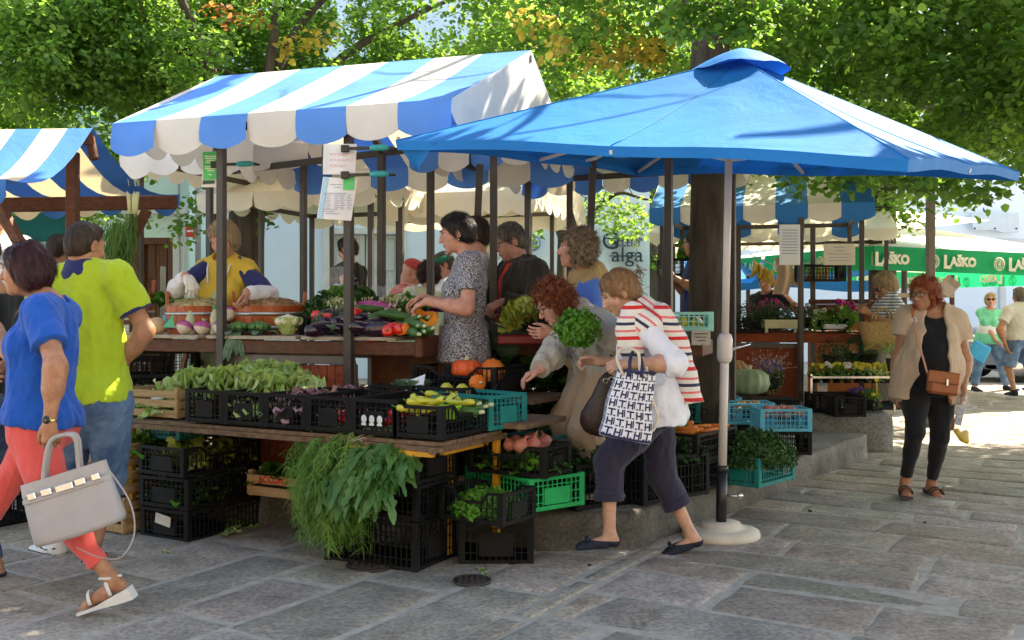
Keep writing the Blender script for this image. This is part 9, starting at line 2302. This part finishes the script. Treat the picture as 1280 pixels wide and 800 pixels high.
 mb.build('bulbs',C_WHITE,o); mb=MB(); mb.tube([V(0,0,.15),V(.0,0,.42)],.004,4); mb.build('string',ROPE,o)
 o=empty('savoy_bunch',P(870,322,10.9),0,'bright green leafy head on upper shelf beside the trunk','greens'); mb=MB(); lettuce_mesh(mb,.22,16,3); mb.build('leaves',G_PAR,o)
 crate('mid',P(852,345,11.0),0,'black crate on the shelf left of the trunk'); crate('mid',P(1025,352,11.3),0,'black crate on upper dark shelf of flower stall')
 # leaves dropped on the paving
 for i,(px,py,L) in enumerate(((290,661,.16),(302,663,.12),(326,658,.07),(203,692,.05),(603,716,.05),(612,718,.05),(596,713,.04),(148,700,.04),(290,668,.10),(1010,640,.03),(960,560,.04),(1115,520,.03),(735,708,.03),(1155,655,.03))):
  c=G(px,py) if py>600 else G(px,py,.22); mb=MB(); 
  for k in range(3 if L>.09 else 1): blade(mb,V(0,0,.008+.01*k),V(math.cos(i*2+k),math.sin(i*2+k),.05),V(0,0,1),L,L*.3,.15,.01)
  o=mb.build('fallen_leaf',G_LET if L>.035 else LEAFY); o.location=c; tag(o,'%s dropped on the stones'%['crumpled lettuce leaf by the left crates','second lettuce leaf by left crates','small leaf near the kerb stone','tiny green scrap before the left stack','green scrap beside the small round cover','parsley sprig right of the small cover','parsley sprig left of the small cover','green scrap by the white sneaker','third lettuce leaf by the left crates','small scrap at pole foot','pale leaf on the platform','dry leaf near plinth','dry leaf behind the left ballet shoe','dry leaf in the lower right paving'][i],'leaf')
def main():
 sc=bpy.context.scene
 setting(); buildings(); car(); trees()
 at,ang=stalls(); 
 woman_blue_=woman_blue(); handbag(woman_blue_); companion(); man_lime(); woman_striped(); tote()
 woman_bending(); woman_orange(); woman_grey(); man_brown(); woman_curly(); vendor(); others()
 place_goods(at,ang)
 cam=bpy.data.objects.new('camera',bpy.data.cameras.new('camera')); COL.objects.link(cam); cam.location=(0,0,CZ); cam.rotation_euler=(R(90),0,0)
 cam.data.sensor_width=36; cam.data.lens=36*F/1280; cam.data.shift_y=-13/1280; sc.camera=cam; cam.data.clip_end=2000
 w=bpy.data.worlds.new('World'); sc.world=w; w.use_nodes=True; nt=w.node_tree; bg=nt.nodes['Background']
 sky=nt.nodes.new('ShaderNodeTexSky'); sky.sky_type='NISHITA'; sky.sun_disc=False; sky.sun_elevation=R(SUN_EL); sky.sun_rotation=math.atan2(SUN_DIR.x,SUN_DIR.y); sky.air_density=1.0; sky.dust_density=1.5
 nt.links.new(sky.outputs[0],bg.inputs[0]); bg.inputs[1].default_value=.15
 l=bpy.data.objects.new('sun',bpy.data.lights.new('sun','SUN')); COL.objects.link(l); l.data.energy=4.8; l.data.angle=R(.5); l.data.color=(1,.93,.82)
 l.rotation_euler=SUN_DIR.to_track_quat('Z','Y').to_euler()
 vs=sc.view_settings; vs.view_transform='Standard'; vs.look='None'; vs.gamma=1; vs.exposure=EXPO; vs.use_white_balance=True; vs.white_balance_temperature=7600; vs.white_balance_tint=10
 sc.cycles.max_bounces=8; sc.cycles.transparent_max_bounces=12; sc.cycles.diffuse_bounces=4; sc.cycles.glossy_bounces=2; sc.cycles.use_denoising=True
EXPO=2.0
main()
